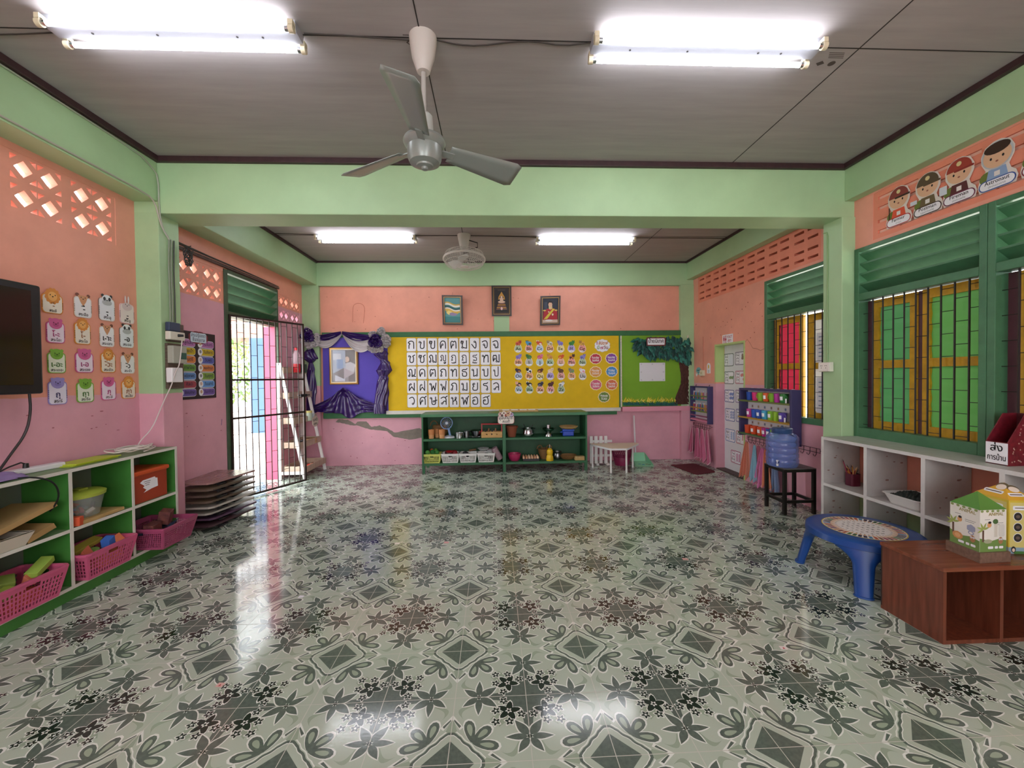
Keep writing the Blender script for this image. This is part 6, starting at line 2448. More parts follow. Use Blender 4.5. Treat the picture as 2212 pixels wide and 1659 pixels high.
# ---------------------------------------------------------------- small table, fence, waste basket, dust pan, mat
t = thing('trapezoid_table', 'low white trapezoid table with pale top right of the green shelf', 'table', (1.95, 3.85, 0))
P = [(1.60, 4.04), (1.77, 3.63), (1.81, 3.595), (2.00, 3.585), (2.04, 3.61), (2.32, 3.99), (2.31, 4.04), (1.66, 4.11)]
P = [(1.60, 4.06), (1.595, 4.02), (1.765, 3.615), (1.80, 3.585), (2.0, 3.58), (2.035, 3.605), (2.315, 3.98), (2.32, 4.02), (2.30, 4.06)]
ZT_ = .352
q = B()
q.prism([(x, y, ZT_ - .026) for x, y in P], (0, 0, .026), mat('d9c9ae', .4, var=.06), mat('e8e8e8', .4))
q.build('tabletop', t, smooth=0)
for x, y in ((1.625, 4.0), (1.80, 3.645), (2.015, 3.63), (2.215, 3.96)):
    q = B()
    q.cyl((x, y, 0), (x, y, ZT_ - .026), .0135, .0135, mat('e9e7e4', .4), 12)
    q.build('leg', t)
t = thing('picket_fence', 'small white wooden picket fence standing behind the trapezoid table', 'fence', (1.75, 4.20, 0))
FW = mat('e6e3e0', .5, var=.05)
for k in range(4):
    q = B()
    x = PY(1277 + 10.5 * k, 970, 4.2).x
    q.box(x - .024, x + .024, 4.19, 4.205, .02, .44, FW)
    q.build('picket', t, smooth=0, bevel=.004)
q = B()
for z in (.12, .34): q.box(1.66, 1.98, 4.206, 4.222, z, z + .035, FW)
q.build('rail', t, smooth=0)
q = B()
for x in (1.74, 1.90): q.box(x - .02, x + .02, 4.14, 4.28, 0, .025, FW)
q.build('foot', t, smooth=0)
x, y = PZ(1341, 1002, 0).x, 4.17
t = thing('waste_basket', 'dark pink lattice waste basket under the trapezoid table', 'basket', (x, y, 0))
CR = mat('8c2350', .4)
q = B()
q.lathe((x, y, 0), [(0, 0), (.105, 0), (.13, .12), (.128, .124), (.1, .006), (0, .006)], CR, 28)
q.build('base', t)
q = B()
for k in range(28):
    for s_ in (-1, 1):
        q.tube([(x + (.13 + .025 * i / 6) * cos(2 * pi * k / 28 + s_ * i * .09), y + (.13 + .025 * i / 6) * sin(2 * pi * k / 28 + s_ * i * .09), .122 + .16 * i / 6) for i in range(7)], .0038, CR, 5)
q.build('lattice', t)
q = B()
q.tube([(x + .157 * cos(2 * pi * i / 30), y + .157 * sin(2 * pi * i / 30), .285) for i in range(30)], .008, CR, 6, True)
q.build('rim', t)
p_ = PZ(1387, 1005, 0)
t = thing('dustpan', 'long-handled pale green dustpan standing by the back wall', 'dustpan', (p_.x, 4.12, 0))
MG = mat('8fcfa8', .4)
x = p_.x
q = B()
q.prism([(x - .14, 3.98, .004), (x + .14, 3.98, .004), (x + .11, 4.25, .03), (x - .12, 4.25, .03)], (0, 0, .004), MG)
q.prism([(x - .12, 4.25, .03), (x + .11, 4.25, .03), (x + .10, 4.28, .16), (x - .11, 4.28, .16)], (0, .004, 0), MG)
for s_ in (-1, 1): q.prism([(x + s_ * .14, 3.98, .004), (x + s_ * .115, 4.25, .03), (x + s_ * .105, 4.28, .16), (x + s_ * .13, 4.02, .04)], (.004 * s_, 0, 0), MG)
q.build('scoop', t, smooth=0)
q = B()
q.cyl((x - .03, 4.29, .10), (x - .03, 4.36, .73), .012, .012, mat('d9d4d4', .4), 12)
q.build('handle', t)
for k, (dx, dy, h) in enumerate(((-.06, 4.08, '3f8fb8'), (-.01, 4.05, '4aa0c0'), (.05, 4.07, '7a6a4a'), (.08, 4.04, '5a6a50'))):
    q = B()
    q.box(x + dx, x + dx + .035, dy, dy + .02, .016, .021, mat(h, .6))
    tag(q.build('litter', smooth=0), 'scrap of litter in the green dustpan', 'litter', 'litter in the dustpan')
P = [(2.82, 4.03), (2.83, 3.95), (2.90, 3.46), (2.94, 3.43), (3.22, 3.53), (3.25, 3.58), (3.22, 4.06), (3.18, 4.09)]
q = B()
q.prism([(a, b_, .0015) for a, b_ in P], (0, 0, .012), mat('5c1420', .9, var=.15, scale=60, bump=.6))
tag(q.build('floor_mat', smooth=0), 'dark red mat on the floor by the toilet door', 'mat')
# ================================================================ RIGHT SIDE
PPL = mat('3f3a66', .5, var=.08)
PPD = mat('2c2846', .5)
WB = mat('e4e1e6', .5, var=.03)
# ---------------------------------------------------------------- toothbrush rack
RX = 3.30
t = thing('toothbrush_rack', 'purple wall rack full of toothbrushes beside the toilet door', 'rack', (3.34, 4.13, .62))
q = B()
for y0, y1 in ((3.855, 3.885), (4.375, 4.405)): q.box(RX, XR - .002, y0, y1, .63, 1.185, PPL)
q.box(RX, XR - .002, 3.885, 4.375, 1.165, 1.185, PPL)
q.build('frame', t, smooth=0, bevel=.003)
q = B()
q.box(XR - .008, XR - .002, 3.885, 4.375, .66, 1.165, WB)
q.build('back_panel', t, smooth=0)
SHZ = ((.985, 'a', '3f8d92', '6f7f46'), (.805, 'b', '7d9a3c', 'b08a2a'), (.685, 'c', 'c9708c', '8a4a68'))
for z, _, h, h2 in SHZ:
    q = B()
    q.box(RX, XR - .008, 3.886, 4.374, z - .012, z, mat(h, .5))
    q.build('shelf', t, smooth=0)
    q = B()
    q.box(RX - .006, RX, 3.88, 4.38, z + .04, z + .06, mat(h2, .5))
    if z < .7: q.box(RX - .006, RX, 3.88, 4.38, z - .03, z - .012, mat('d98aa4', .5))
    q.build('rail', t, smooth=0)
for k, y in enumerate((3.93, 4.33)):
    q = B()
    q.tube([(3.36, y, 1.185), (3.36, y, 1.20), (3.372, y, 1.205)], .004, PPD, 6)
    q.build('hook', t)
random.seed(14)
TBC = ['d8402c', 'e8c43a', '3a62b8', 'c23a78', '5a9a3a', 'e6e2dc', '7a4aa0', '38a0b0', 'e07a3a', 'b8283c', 'e6a0b8', '2a3c7a']
for row, z in ((0, .986), (1, .806)):
    for k in range(14):
        y = 3.91 + .455 * (k + .5) / 14 + random.uniform(-.006, .006)
        t2 = thing('toothbrush', 'toothbrush standing in the %s row of the purple rack' % ('upper', 'second')[row], 'toothbrush', (3.34, y, z), 'toothbrushes in the %s row' % ('upper', 'second')[row])
        h = TBC[(k * 5 + row * 3) % 12]
        top = V((3.345, y + random.uniform(.02, .055), z + .125))
        a = V((3.325, y, z + .004))
        q = B()
        q.bar(a, top, .009, .006, mat(h, .4), up=(0, 1, 0))
        q.build('handle', t2, smooth=0)
        q = B()
        d = (top - a).normalized()
        q.bar(top - d * .024, top - d * .002, .009, .014, mat(('eeeeea', 'bfd6ea', 'f0d0dc')[k % 3], .7), up=(0, 1, 0))
        q.build('bristles', t2, smooth=0)
t2 = thing('toothbrush', 'single blue toothbrush leaning alone in the lowest row of the purple rack', 'toothbrush', (3.34, 4.3, .686))
q = B()
q.bar((3.33, 4.30, .69), (3.345, 4.335, .80), .009, .006, mat('2a50a8', .4), up=(0, 1, 0))
q.bar((3.335, 4.315, .69), (3.345, 4.32, .79), .008, .006, mat('3a62b8', .4), up=(0, 1, 0))
q.build('handle', t2, smooth=0)


def wire_rack(name, label, y0, y1, z, n, X=XR - .03):
    t = thing(name, label, 'rack', (X, (y0 + y1) / 2, z - .06))
    WM = mat('4c2c34', .35, .5)
    q = B()
    q.tube([(X, y0, z + .02), (X, y0, z - .02), (X, y1, z - .02), (X, y1, z + .02)], .0032, WM, 6, True)
    q.tube([(X + .001, y0, z + .0), (XR - .002, y0, z)], .003, WM, 5)
    q.tube([(X + .001, y1, z + .0), (XR - .002, y1, z)], .003, WM, 5)
    q.build('rail', t)
    for k in range(n):
        y = y0 + (y1 - y0) * (k + .5) / n
        q = B()
        q.tube([(X - .004, y, z + .02), (X - .006, y, z - .035), (X - .02, y, z - .055), (X - .036, y, z - .045), (X - .038, y, z - .03)], .003, WM, 5)
        q.build('hook', t)
    return t


def hung(name, label, cat, X, y, zt, zb, wt, wb, m, group=None, shift=0, hem=None, folds=3, seed=0, depth=.03):
    """cloth gathered on a hook at the top, falling in folds"""
    rnd = random.Random(seed)
    p1, p2 = rnd.uniform(0, 6), rnd.uniform(0, 6)

    def f(u, v):
        k = v ** .7
        w_ = wt + (wb - wt) * k
        a = (u - .5) * w_
        fold = sin(u * 2 * pi * folds + p1 + .6 * v) * depth * (.35 + .65 * k)
        z = zt - (zt - zb) * v * (1 - .10 * k * (1 + sin(u * 2 * pi * folds + p1 + .6)) * .5 - .06 * sin(u * 5 + p2) ** 2 * k)
        return (X - .012 - depth * .7 + fold * .7, y + shift * v + a + .25 * fold, z)

    q = B()
    q.grid(f, 30, 26, m)
    o = q.build(name, smooth=80)
    so = o.modifiers.new('thick', 'SOLIDIFY')
    so.thickness = .003
    tag(o, label, cat, group)
    if hem:
        h = B()
        h.tube([f(i / 30, 1) for i in range(31)], .0035, hem, 5)
        h.tube([f(0, i / 20) for i in range(21)], .0025, hem, 5)
        h.tube([f(1, i / 20) for i in range(21)], .0025, hem, 5)
        h.build('hem', o)
    return o


wire_rack('hook_rack', 'thin wire hook rack under the toothbrush rack', 3.87, 4.40, .585, 8)
PKC = mat('bf6584', .85, var=.06, scale=40)
PHM = mat('e9cbd2', .8)
ordn = ('nearest the toilet door', 'second from the toilet door', 'third from the toilet door', 'fourth from the toilet door', 'fifth from the toilet door', 'sixth from the toilet door', 'deepest in the corner')
for k in range(7):
    hung('napkin', 'pink cloth with pale hem under the toothbrush rack, %s' % ordn[k], 'cloth', XR - .04 - .04 * (k % 2), 3.885 + .075 * k, .545, .035 + .02 * (k % 3) * .6 + .014 * k, .04, .17, PKC, 'pink cloths under the toothbrush rack', shift=-.02 + .012 * k, hem=PHM, folds=2, seed=k, depth=.035)

# switch and little notices
t = thing('light_switch', 'cream light switch on the salmon wall above the toothbrush rack', 'switch', (XR, 4.14, 1.37))
q = B()
q.box(XR - .03, XR - .001, 4.085, 4.195, 1.345, 1.43, mat('e4d9bc', .45))
q.build('cover', t, smooth=0, bevel=.004)
q = B()
q.box(XR - .036, XR - .0305, 4.12, 4.16, 1.37, 1.405, mat('cdbf98', .4))
q.build('rocker', t, smooth=0)
cable('switch_cable', 'thin salmon painted cable running down to the light switch', [(XR - .004, 4.135, 1.94), (XR - .004, 4.135, 1.43)], .004, mat('c97c66', .6))
A = Art((XR - .002, 4.28, 1.40), RIGHTU)
A.sheet(scallop(0, .02, .075, .055, 8, .08), .002, mat('7fb4b4', .6))
A.rect(0, .03, .1, .014, mat('3c6a78', .6), 2)
A.rect(0, .0, .08, .01, mat('5c8a94', .6), 2)
for s_ in (-1, 1):
    A.el(s_ * .055, -.03, .03, .035, mat('efe6e4', .6), 3, 14)
    A.el(s_ * .055, -.008, .018, .018, mat('d9b09a', .6), 4, 12)
tag(A.b.build('notice', smooth=0), 'small teal notice with two figures left of the light switch', 'notice')
A = Art((XR - .002, 3.975, 1.455), RIGHTU)
A.sheet([(-.05, -.075), (.05, -.075), (.05, .04), (.035, .07), (0, .08), (-.035, .07), (-.05, .04)], .002, PAPER)
A.el(0, .025, .018, .032, mat('d9b43a', .6), 1)
for k in range(3): A.rect(0, -.03 - .015 * k, .05, .006, mat('7a7a7e', .6), 1)
tag(A.b.build('notice', smooth=0), 'small white arched notice with a yellow drop left of the toilet door frame', 'notice')
A = Art((XR - .002, 3.475, 1.845), RIGHTU)
A.sheet(rr(0, 0, .25, .125), .002, PAPER)
RD = mat('b01c30', .6)
for x_, sk in ((-.088, 0), (-.045, 1)):
    A.el(x_, .042, .011, .011, RD, 1, 12)
    if sk: A.poly([(x_ - .006, .03), (x_ + .006, .03), (x_ + .02, -.015), (x_ - .02, -.015)], RD, 1)
    else: A.rect(x_, .006, .03, .045, RD, 1)
    A.rect(x_, -.034, .014, .04, RD, 1)
A.text('TOILET', .045, .012, .048, RD, 2, .13, .015, 3)
A.text('สุขา', .045, -.04, .058, RD, 2, .12, .015, 3)
tag(A.b.build('toilet_sign', smooth=0), 'white sign reading TOILET with two red figures over the toilet door', 'sign')

# number cards on the door
NUM = (('Zero', '0', '๐', '3c5a48'), ('One', '1', '๑', '6a5f70'), ('Two', '2', '๒', '4a5a50'), ('Three', '3', '๓', 'b0566a'), ('Four', '4', '๔', '4c5c8c'), ('Five', '5', '๕', '8a6a9c'),
       ('Six', '6', '๖', '5c6ca0'), ('Seven', '7', '๗', '6a5f9c'), ('Eight', '8', '๘', '6c88b8'), ('Nine', '9', '๙', 'b0606c'), ('Ten', '10', '๑๐', 'a84c70'))
NP = ((1574.5, 777.5), (1599, 774), (1575, 816), (1599.5, 815), (1575.5, 855.5), (1600, 856.5), (1577, 896), (1601, 898.5), (1577.5, 940.5), (1601.5, 946), (1589.7, 987.7))
ICO = ('', '8a7a6a', '7f9a6a', 'd88a8a', '7f90c8', 'b0a0d0', '9aa8cc', 'a8a0d4', '9fb8d8', 'd89a9a', 'c98aa8')
for k, ((e, d_, th, h), (x, y)) in enumerate(zip(NUM, NP)):
    p_ = PX(x, y, DX)
    A = Art((DX - .001, p_.y, p_.z), RIGHTU)
    A.sheet(rr(0, 0, .235, .178, .022), .001, mat(h, .6))
    A.rect(0, 0, .217, .160, mat('ecebf0', .6), 1, .018)
    A.rect(-.058, .038, .086, .070, mat(h, .6), 2, .012)
    A.rect(-.058, .038, .078, .062, PAPER, 3, .01)
    A.rect(-.058, -.038, .086, .070, mat(h, .6), 2, .012)
    A.rect(-.058, -.038, .078, .062, PAPER, 3, .01)
    A.text(e, -.058, .032, .042, INK, 4, .07, .012, 2)
    A.text(d_ + ' ' + th, -.058, -.048, .048, INK, 4, .07, .015, 2)
    A.rect(-.058, .014, .025, .006, mat('9a9aa0', .6), 4)
    if k == 0: A.rect(.055, 0, .10, .145, mat('dfe2ea', .6), 2, .01)
    else:
        c_ = mat(ICO[k], .6)
        nc = 1 if k < 2 else 2
        nr_ = -(-k // nc)
        for i in range(k):
            cx_ = .055 + (0 if nc == 1 else (-.025 if i % 2 else .025))
            cy_ = .055 - .11 * ((i // nc) + .5) / nr_ + .0 if nr_ > 1 else 0
            s_ = min(.03, .055 / nr_ + .006)
            A.el(cx_, cy_, s_ * .9, s_ * .7, c_, 2, 12)
            A.el(cx_ + s_ * .7, cy_ + s_ * .5, s_ * .4, s_ * .4, c_, 3, 10)
            if k == 1: A.el(cx_, cy_ + .03, .02, .035, c_, 3, 12)
    tag(A.b.build('number_card', smooth=0), 'number card reading %s %s on the white toilet door' % (e, d_), 'card', 'number cards on the toilet door')

# ---------------------------------------------------------------- mug rack
MX = 3.255
t = thing('mug_rack', 'purple wall rack with three rows of colourful mugs beside the barred window', 'rack', (3.32, 2.56, .6))
q = B()
YA, YBk = 2.10, 3.02
for y0, y1 in ((YA, YA + .03), (YBk - .03, YBk)): q.box(MX, XR - .016, y0, y1, .60, 1.19, PPL)
q.box(MX, XR - .016, YA + .03, YBk - .03, 1.165, 1.19, PPL)
q.build('frame', t, smooth=0, bevel=.003)
q = B()
q.box(XR - .024, XR - .016, YA + .03, YBk - .03, .62, 1.165, WB)
q.build('back_panel', t, smooth=0)
MZ = (1.045, .84, .64)
for z, h in zip(MZ, ('6f7a44', 'b08a34', '4f6f48')):
    q = B()
    q.box(MX - .006, XR - .024, YA + .03, YBk + .01, z - .018, z, mat(h, .5))
    q.build('shelf', t, smooth=0)
random.seed(6)
for r_, z in enumerate(MZ):
    pp = Art((XR - .0245, 0, 0), RIGHTU)
    pp.o = V((XR - .0245, 0, 0))
    for k in range(7):
        y = 2.21 + .115 * k
        pp.rect(-y, z + .125, .05, .05, mat('d8d4dc', .6), 1)
        pp.el(-y, z + .128, .014, .016, mat(('8a6a6a', '6a7a9a', 'a88a6a')[k % 3], .6), 2, 10)
    pp.b.build('name_stickers', t, smooth=0)
q = B()
q.tube([(3.36, 2.55, 1.19), (3.36, 2.55, 1.215), (3.374, 2.55, 1.22)], .004, PPD, 6)
q.build('hook', t)
CUPS = [[(1617, '2450b0', 0, 0, 'blue'), (1629, 'd62c74', 0, 0, 'hot pink'), (1641, '8ab82c', 0, 1, 'lime'), (1653, 'd85a26', 1, -1, 'orange'), (1666, '7fb52a', 0, 1, 'lime'), (1677, 'b02c94', 0, 0, 'magenta'), (1689.5, '2b7a34', 1, -1, 'dark green')],
        [(1617, 'c03a90', 1, 0, 'magenta'), (1627.5, '2a58b8', 0, 0, 'blue'), (1638.5, '2450b0', 1, 0, 'blue'), (1650, '4aa8d0', 1, 0, 'sky blue'), (1663, '84b82c', 1, 0, 'lime'), (1674.5, '8ab82c', 0, 1, 'lime'), (1687, '5c48a4', 1, -1, 'violet')],
        [(1613, 'd24a22', 0, 0, 'red orange'), (1626, 'd64a22', 1, 0, 'red orange'), (1640, 'd24e2a', 1, 0, 'red orange'), (1650, 'c0308c', 1, 0, 'magenta'), (1659.5, '2450a8', 1, 0, 'blue'), (1669, '84c83c', 1, 0, 'lime')]]
RWN = ('top', 'middle', 'bottom')
OD = ('first', 'second', 'third', 'fourth', 'fifth', 'sixth', 'seventh')
proto = {}
CXM = 3.30
for r_, row in enumerate(CUPS):
    z = MZ[r_] + .0006
    for k, (px_, h, lab, hd, nm) in enumerate(row):
        y = PX(px_, 860, CXM - .02).y
        t = thing('mug', '%s plastic mug, %s from the left in the %s row of the mug rack' % (nm, OD[k], RWN[r_]), 'mug', (CXM, y, z), 'mugs on the purple rack')
        q = B()
        q.lathe((CXM, y, z), [(0, 0), (.034, 0), (.037, .01), (.042, .098), (.0395, .098), (.035, .012), (0, .01)], mat(h, .3, spec=.55), 20)
        q.build('cup', t)
        q = B()
        sy = -1 if hd < 0 else (1 if hd > 0 else .35)
        dx = -.012 if hd else .02
        P = [(CXM + dx * (1 if i not in (0, 8) else .5), y + sy * (.036 + .034 * sin(pi * i / 8)), z + .088 - .065 * i / 8) for i in range(9)]
        if not hd: P = [(CXM + .034 + .034 * sin(pi * i / 8), y, z + .088 - .065 * i / 8) for i in range(9)]
        q.tube(P, .0055, mat(h, .3, spec=.55), 7)
        q.build('handle', t)
        if lab:
            q = B()

            def lb(u, v, y=y, z=z):
                a = pi + (-.25 + u * .9)
                r = .0402 + .0022 * v
                return (CXM + r * cos(a), y - r * sin(a) * -1, z + .03 + .04 * v)

            q.grid(lb, 6, 1, PAPER)
            q.build('label', t, smooth=0)
        if px_ > 1686 and r_ < 2:
            q = B()
            q.box(CXM - .032, CXM - .028, y - .082, y - .062, z + .002, z + .05, PAPER)
            q.build('name_tag', t, smooth=0)
wire_rack('hook_rack', 'wire hook rack with towels below the mug rack', 2.42, 3.0, .565, 8)
wire_rack('hook_rack', 'empty wire hook rack on the pink wall right of the water bottle', 1.84, 2.17, .60, 4)
for px_, zt, zb, wt, wb_, h, l, sh, sd_ in ((1619, .525, .05, .03, .17, 'd98a72', 'apricot towel nearest the toilet door', .05, 1), (1636, .515, .055, .03, .15, '9cc6d8', 'pale blue towel next to the apricot one', .03, 2), (1645, .51, .06, .03, .10, 'c87890', 'dusty pink towel behind the bright pink one', 0, 3),
                                            (1654, .50, .0, .03, .20, 'd884b4', 'bright pink towel, widest of the row', .06, 4), (1661, .50, .03, .03, .20, 'dd8f6e', 'orange towel between the bright pink towel and the stool', -.02, 5), (1680, .50, .005, .04, .16, '8fa2c4', 'grey blue towel behind the black stool', 0, 6)):
    X = XR - .05 - .012 * (sd_ % 3)
    y = PX(px_, 980, X).y
    hung('towel', l, 'towel', X, y, zt, max(zb, .01), wt, wb_, mat(h, .9, var=.06, scale=60), 'towels under the mug rack', sh, None, 2.5, sd_, .035)

# ---------------------------------------------------------------- water stand
SX0, SX1, SY0, SY1, SZ = 2.955, 3.275, 1.795, 2.085, .445
t = thing('metal_stand', 'black square metal stand carrying the blue water bottle', 'stand', (3.115, 1.94, 0))
BKM = mat('1c1715', .4, .2)
for x in (SX0, SX1 - .028):
    for y in (SY0, SY1 - .028):
        q = B()
        q.box(x, x + .028, y, y + .028, 0, SZ - .008, BKM)
        q.build('leg', t, smooth=0)
for z in (.11, SZ - .036):
    for bx in ((SX0 + .028, SX1 - .028, SY0 + .003, SY0 + .025), (SX0 + .028, SX1 - .028, SY1 - .025, SY1 - .003), (SX0 + .003, SX0 + .025, SY0 + .028, SY1 - .028), (SX1 - .025, SX1 - .003, SY0 + .028, SY1 - .028)):
        q = B()
        q.box(*bx, z, z + .026, BKM)
        q.build('stretcher', t, smooth=0)
q = B()
q.box(SX0, SX1, SY0, SY1, SZ - .008, SZ, mat('6e6a68', .45, .3, var=.1))
q.build('seat_plate', t, smooth=0)
wx, wy, wz = 3.035, 1.935, SZ + .0006
t = thing('water_bottle', 'big blue water dispenser bottle with a tap standing on the black metal stand', 'water bottle', (wx, wy, wz))
WBM = mat('6f84c8', .08, alpha=.55, spec=.6)
q = B()
pr = [(0, 0), (.12, 0), (.134, .012), (.138, .03)]
for k in range(4):
    z0 = .04 + .055 * k
    pr += [(.142, z0), (.142, z0 + .03), (.135, z0 + .042)]
pr += [(.142, .265), (.14, .29), (.118, .318), (.088, .33), (.088, .336)]
q.lathe((wx, wy, wz), pr, WBM, 36)
q.build('body', t)
q = B()
q.lathe((wx, wy, wz), [(.086, .325), (.09, .33), (.09, .372), (.08, .38), (0, .38)], mat('2c4a78', .35), 30)
q.lathe((wx, wy, wz + .38), [(.012, 0), (.01, .02), (0, .022)], mat('1e3660', .35), 12)
q.build('lid', t)
q = B()
ta = V((-.75, -.66, 0)).normalized()
p_ = V((wx, wy, wz + .06)) + ta * .138
q.cyl(p_, p_ + ta * .04, .014, .014, mat('2a3a78', .35), 12)
q.cyl(p_ + ta * .03 + V((0, 0, .02)), p_ + ta * .03 - V((0, 0, .035)), .012, .009, mat('e6e6e8', .35), 12)
q.build('tap', t)
q = B()
q.lathe((wx, wy, wz), [(0, .006), (.128, .006), (.13, .21), (0, .211)], mat('6f84c4', .1, alpha=.3), 28)
q.build('water', t)

# socket on the right pillar
t = thing('wall_socket', 'white double socket with its cable on the right green pillar', 'socket', (3.24, 1.63, 1.37))
q = B()
q.box(3.222, 3.259, 1.575, 1.705, 1.375, 1.462, mat('dcdccb', .45))
q.build('box', t, smooth=0, bevel=.004)
q = B()
q.box(3.216, 3.2215, 1.58, 1.70, 1.38, 1.457, mat('efe8e0', .35))
for y in (1.615, 1.665):
    for dy, dz in ((-.008, .012), (.008, .012), (0, -.008)): q.cyl((3.2159, y + dy, 1.418 + dz), (3.2155, y + dy, 1.418 + dz), .004, .004, BLACK, 8)
q.build('face', t, smooth=0)
cable('socket_cable', 'green painted cable running down the right pillar to the socket', [(3.255, 1.69, 2.66), (3.254, 1.655, 2.655), (3.254, 1.645, 2.62), (3.254, 1.64, 1.463)], .0055, mat('8fae78', .5))

# ---------------------------------------------------------------- white cubby shelf
FXW, BXW = 3.045, 3.372
WS = mat('d2d0cd', .5, var=.07, scale=12)
WS2 = mat('b4b0ac', .55, var=.12, scale=7)
WTOP = mat('b9bcb4', .45, var=.1, scale=12)
t = thing('cubby_shelf', 'white open cubby shelf under the right windows', 'shelf', (3.2, .5, 0))
wy_ = [1.44, 1.025, .595, .165, -.265, -.60]
WZT, WZM = .805, .405
q = B()
q.box(FXW, BXW, wy_[-1] - .012, wy_[0] + .012, WZT - .02, WZT, WTOP)
q.build('top', t, smooth=0)
for y in wy_:
    q = B()
    q.box(FXW + .003, BXW, y - .011, y + .011, .02, WZT - .02, WS2)
    q.build('divider', t, smooth=0)
for z in (WZM, .05):
    for a, b_ in zip(wy_, wy_[1:]):
        q = B()
        q.box(FXW + .003, BXW, b_ + .011, a - .011, z - .018, z, WS2)
        q.build('shelf', t, smooth=0)
q = B()
for z in (WZT - .01, WZM - .009, .041): q.box(FXW - .003, FXW, wy_[-1] - .012, wy_[0] + .012, z - .012, z + .012, WS)
for y in wy_: q.box(FXW - .0034, FXW + .0001, y - .013, y + .013, 0.0, WZT, WS)
q.build('edge_strip', t, smooth=0)
q = B()
random.seed(31)
spots = mat('8a6a60', .6)
for y in wy_[:5]:
    for k in range(13):
        X, Z = random.uniform(3.08, 3.34), random.choice((random.uniform(.08, .36), random.uniform(.44, .76)))
        r = random.uniform(.004, .009)
        for dx in (-.6, .6): q.poly([(X + dx * r + r * cos(a), y - .0114, Z + r * .8 * sin(a)) for a in [2 * pi * i / 8 for i in range(8)]], spots)
q.build('printed_hearts', t, smooth=0)
# pencils
t = thing('pencil_cup', 'dark red plastic cup holding pencils in the white cubby shelf', 'cup', (3.215, 1.325, WZM))
px0, py0 = 3.215, 1.325
q = B()
cm_ = mat('5c1a30', .3, alpha=.9)
q.prism([(px0 + x, py0 + y, WZM + .0005) for x, y in rr(0, 0, .075, .075, .012)], (0, 0, .003), cm_)
o = [(px0 + x, py0 + y, WZM + .0035) for x, y in rr(0, 0, .08, .08, .014)]
i_ = [(px0 + x, py0 + y, WZM + .0035) for x, y in rr(0, 0, .074, .074, .012)]
q.plate(o, [i_], (0, 0, .10), cm_)
q.build('body', t, smooth=0)
PC = [('c8803a', 'amber'), ('8a2430', 'dark red'), ('d89a4a', 'orange'), ('b86a34', 'tan'), ('3a2420', 'dark'), ('d8a868', 'pale wooden')]
random.seed(17)
for k in range(14):
    a = random.uniform(0, 6.28)
    bx, by = px0 + .02 * cos(a), py0 + .02 * sin(a)
    tx, ty = px0 + random.uniform(.03, .055) * cos(a + 2.6 + random.uniform(-.5, .5)), py0 + random.uniform(.03, .055) * sin(a + 2.6)
    h = random.uniform(.14, .17)
    if k == 0: tx, ty, h = px0 - .05, py0 + .045, .215
    c_, nm = PC[k % 6] if k else ('8a2440', 'tall dark red')
    A0, A1 = V((bx, by, WZM + .006)), V((tx, ty, WZM + h))
    d = (A1 - A0).normalized()
    t2 = thing('pencil', '%s pencil standing in the dark red cup' % nm, 'pencil', A0, 'pencils in the dark red cup')
    q = B()
    q.cyl(A0, A1 - d * .018, .0042, .0042, mat(c_, .4), 6)
    q.build('shaft', t2, smooth=0)
    q = B()
    q.cyl(A1 - d * .018, A1, .0042, .0006, mat('d8b080' if k % 2 else '3a2420', .6), 6)
    q.build('tip', t2, smooth=0)
# tray with dark cloth
t = thing('plastic_tray', 'white plastic tray in the white cubby shelf', 'tray', (3.17, .75, WZM))
q = B()
o_, n_ = rr(3.175, .765, .24, .27, .03), rr(3.175, .765, .19, .22, .03)
L_ = len(o_)
for i in range(L_):
    j = (i + 1) % L_
    q.poly([(*n_[i], WZM + .001), (*n_[j], WZM + .001), (*o_[j], WZM + .07), (*o_[i], WZM + .07)], mat('dcdcd8', .4))
q.poly([(*p, WZM + .001) for p in n_[::-1]], mat('dcdcd8', .4))
q.plate([(*p, WZM + .07) for p in rr(3.175, .765, .26, .29, .035)], [[(*p, WZM + .07) for p in o_]], (0, 0, .004), mat('e2e2de', .4))
q.build('body', t, smooth=0)
random.seed(19)
q = B()


def rag(u, v):
    return (3.075 + .2 * u, .65 + .23 * v, WZM + .05 + .045 * sin(pi * u) ** .5 * sin(pi * v) ** .5 + .012 * sin(u * 23 + 5 * sin(v * 8)) * sin(v * 27))


q.grid(rag, 30, 30, mat('232a26', .8, var=.3, scale=40))
tag(q.build('dark_cloth', smooth=0), 'dark green crumpled cloth heaped in the white tray', 'cloth')

# magazine file with red paper
t = thing('magazine_file', 'open box file in dark red printed paper with a white Thai label', 'box file', (3.27, .29, WZT))
bx0, bx1, by0, by1 = 3.17, 3.365, .235, .345
z0 = WZT + .001
RP = mat('6e1522', .5, var=.35, scale=35)
RPi = mat('4a0e18', .6, var=.3, scale=35)
q = B()
for y in (by0, by1 - .006):
    q.prism([(bx0, y, z0), (bx1, y, z0), (bx1, y, z0 + .30), (bx1 - .09, y, z0 + .30), (bx0, y, z0 + .135)], (0, .006, 0), RP)
q.box(bx1 - .006, bx1, by0 + .006, by1 - .006, z0, z0 + .30, RPi)
q.box(bx0, bx1 - .006, by0 + .006, by1 - .006, z0, z0 + .005, RPi)
q.box(bx0, bx0 + .006, by0 + .006, by1 - .006, z0 + .005, z0 + .135, RP)
pt_ = mat('c8a898', .6)
random.seed(23)
for k in range(34):
    X = random.uniform(bx0 + .02, bx1 - .01)
    Z = z0 + random.uniform(.01, min(.28, .11 + (X - bx0) * 1.7))
    r = .006
    a0 = random.random() * 3
    q.poly([(X + r * (1 if i % 2 else .4) * cos(a0 + i * pi / 5), by0 - .0006, Z + r * (1 if i % 2 else .4) * sin(a0 + i * pi / 5)) for i in range(10)], pt_)
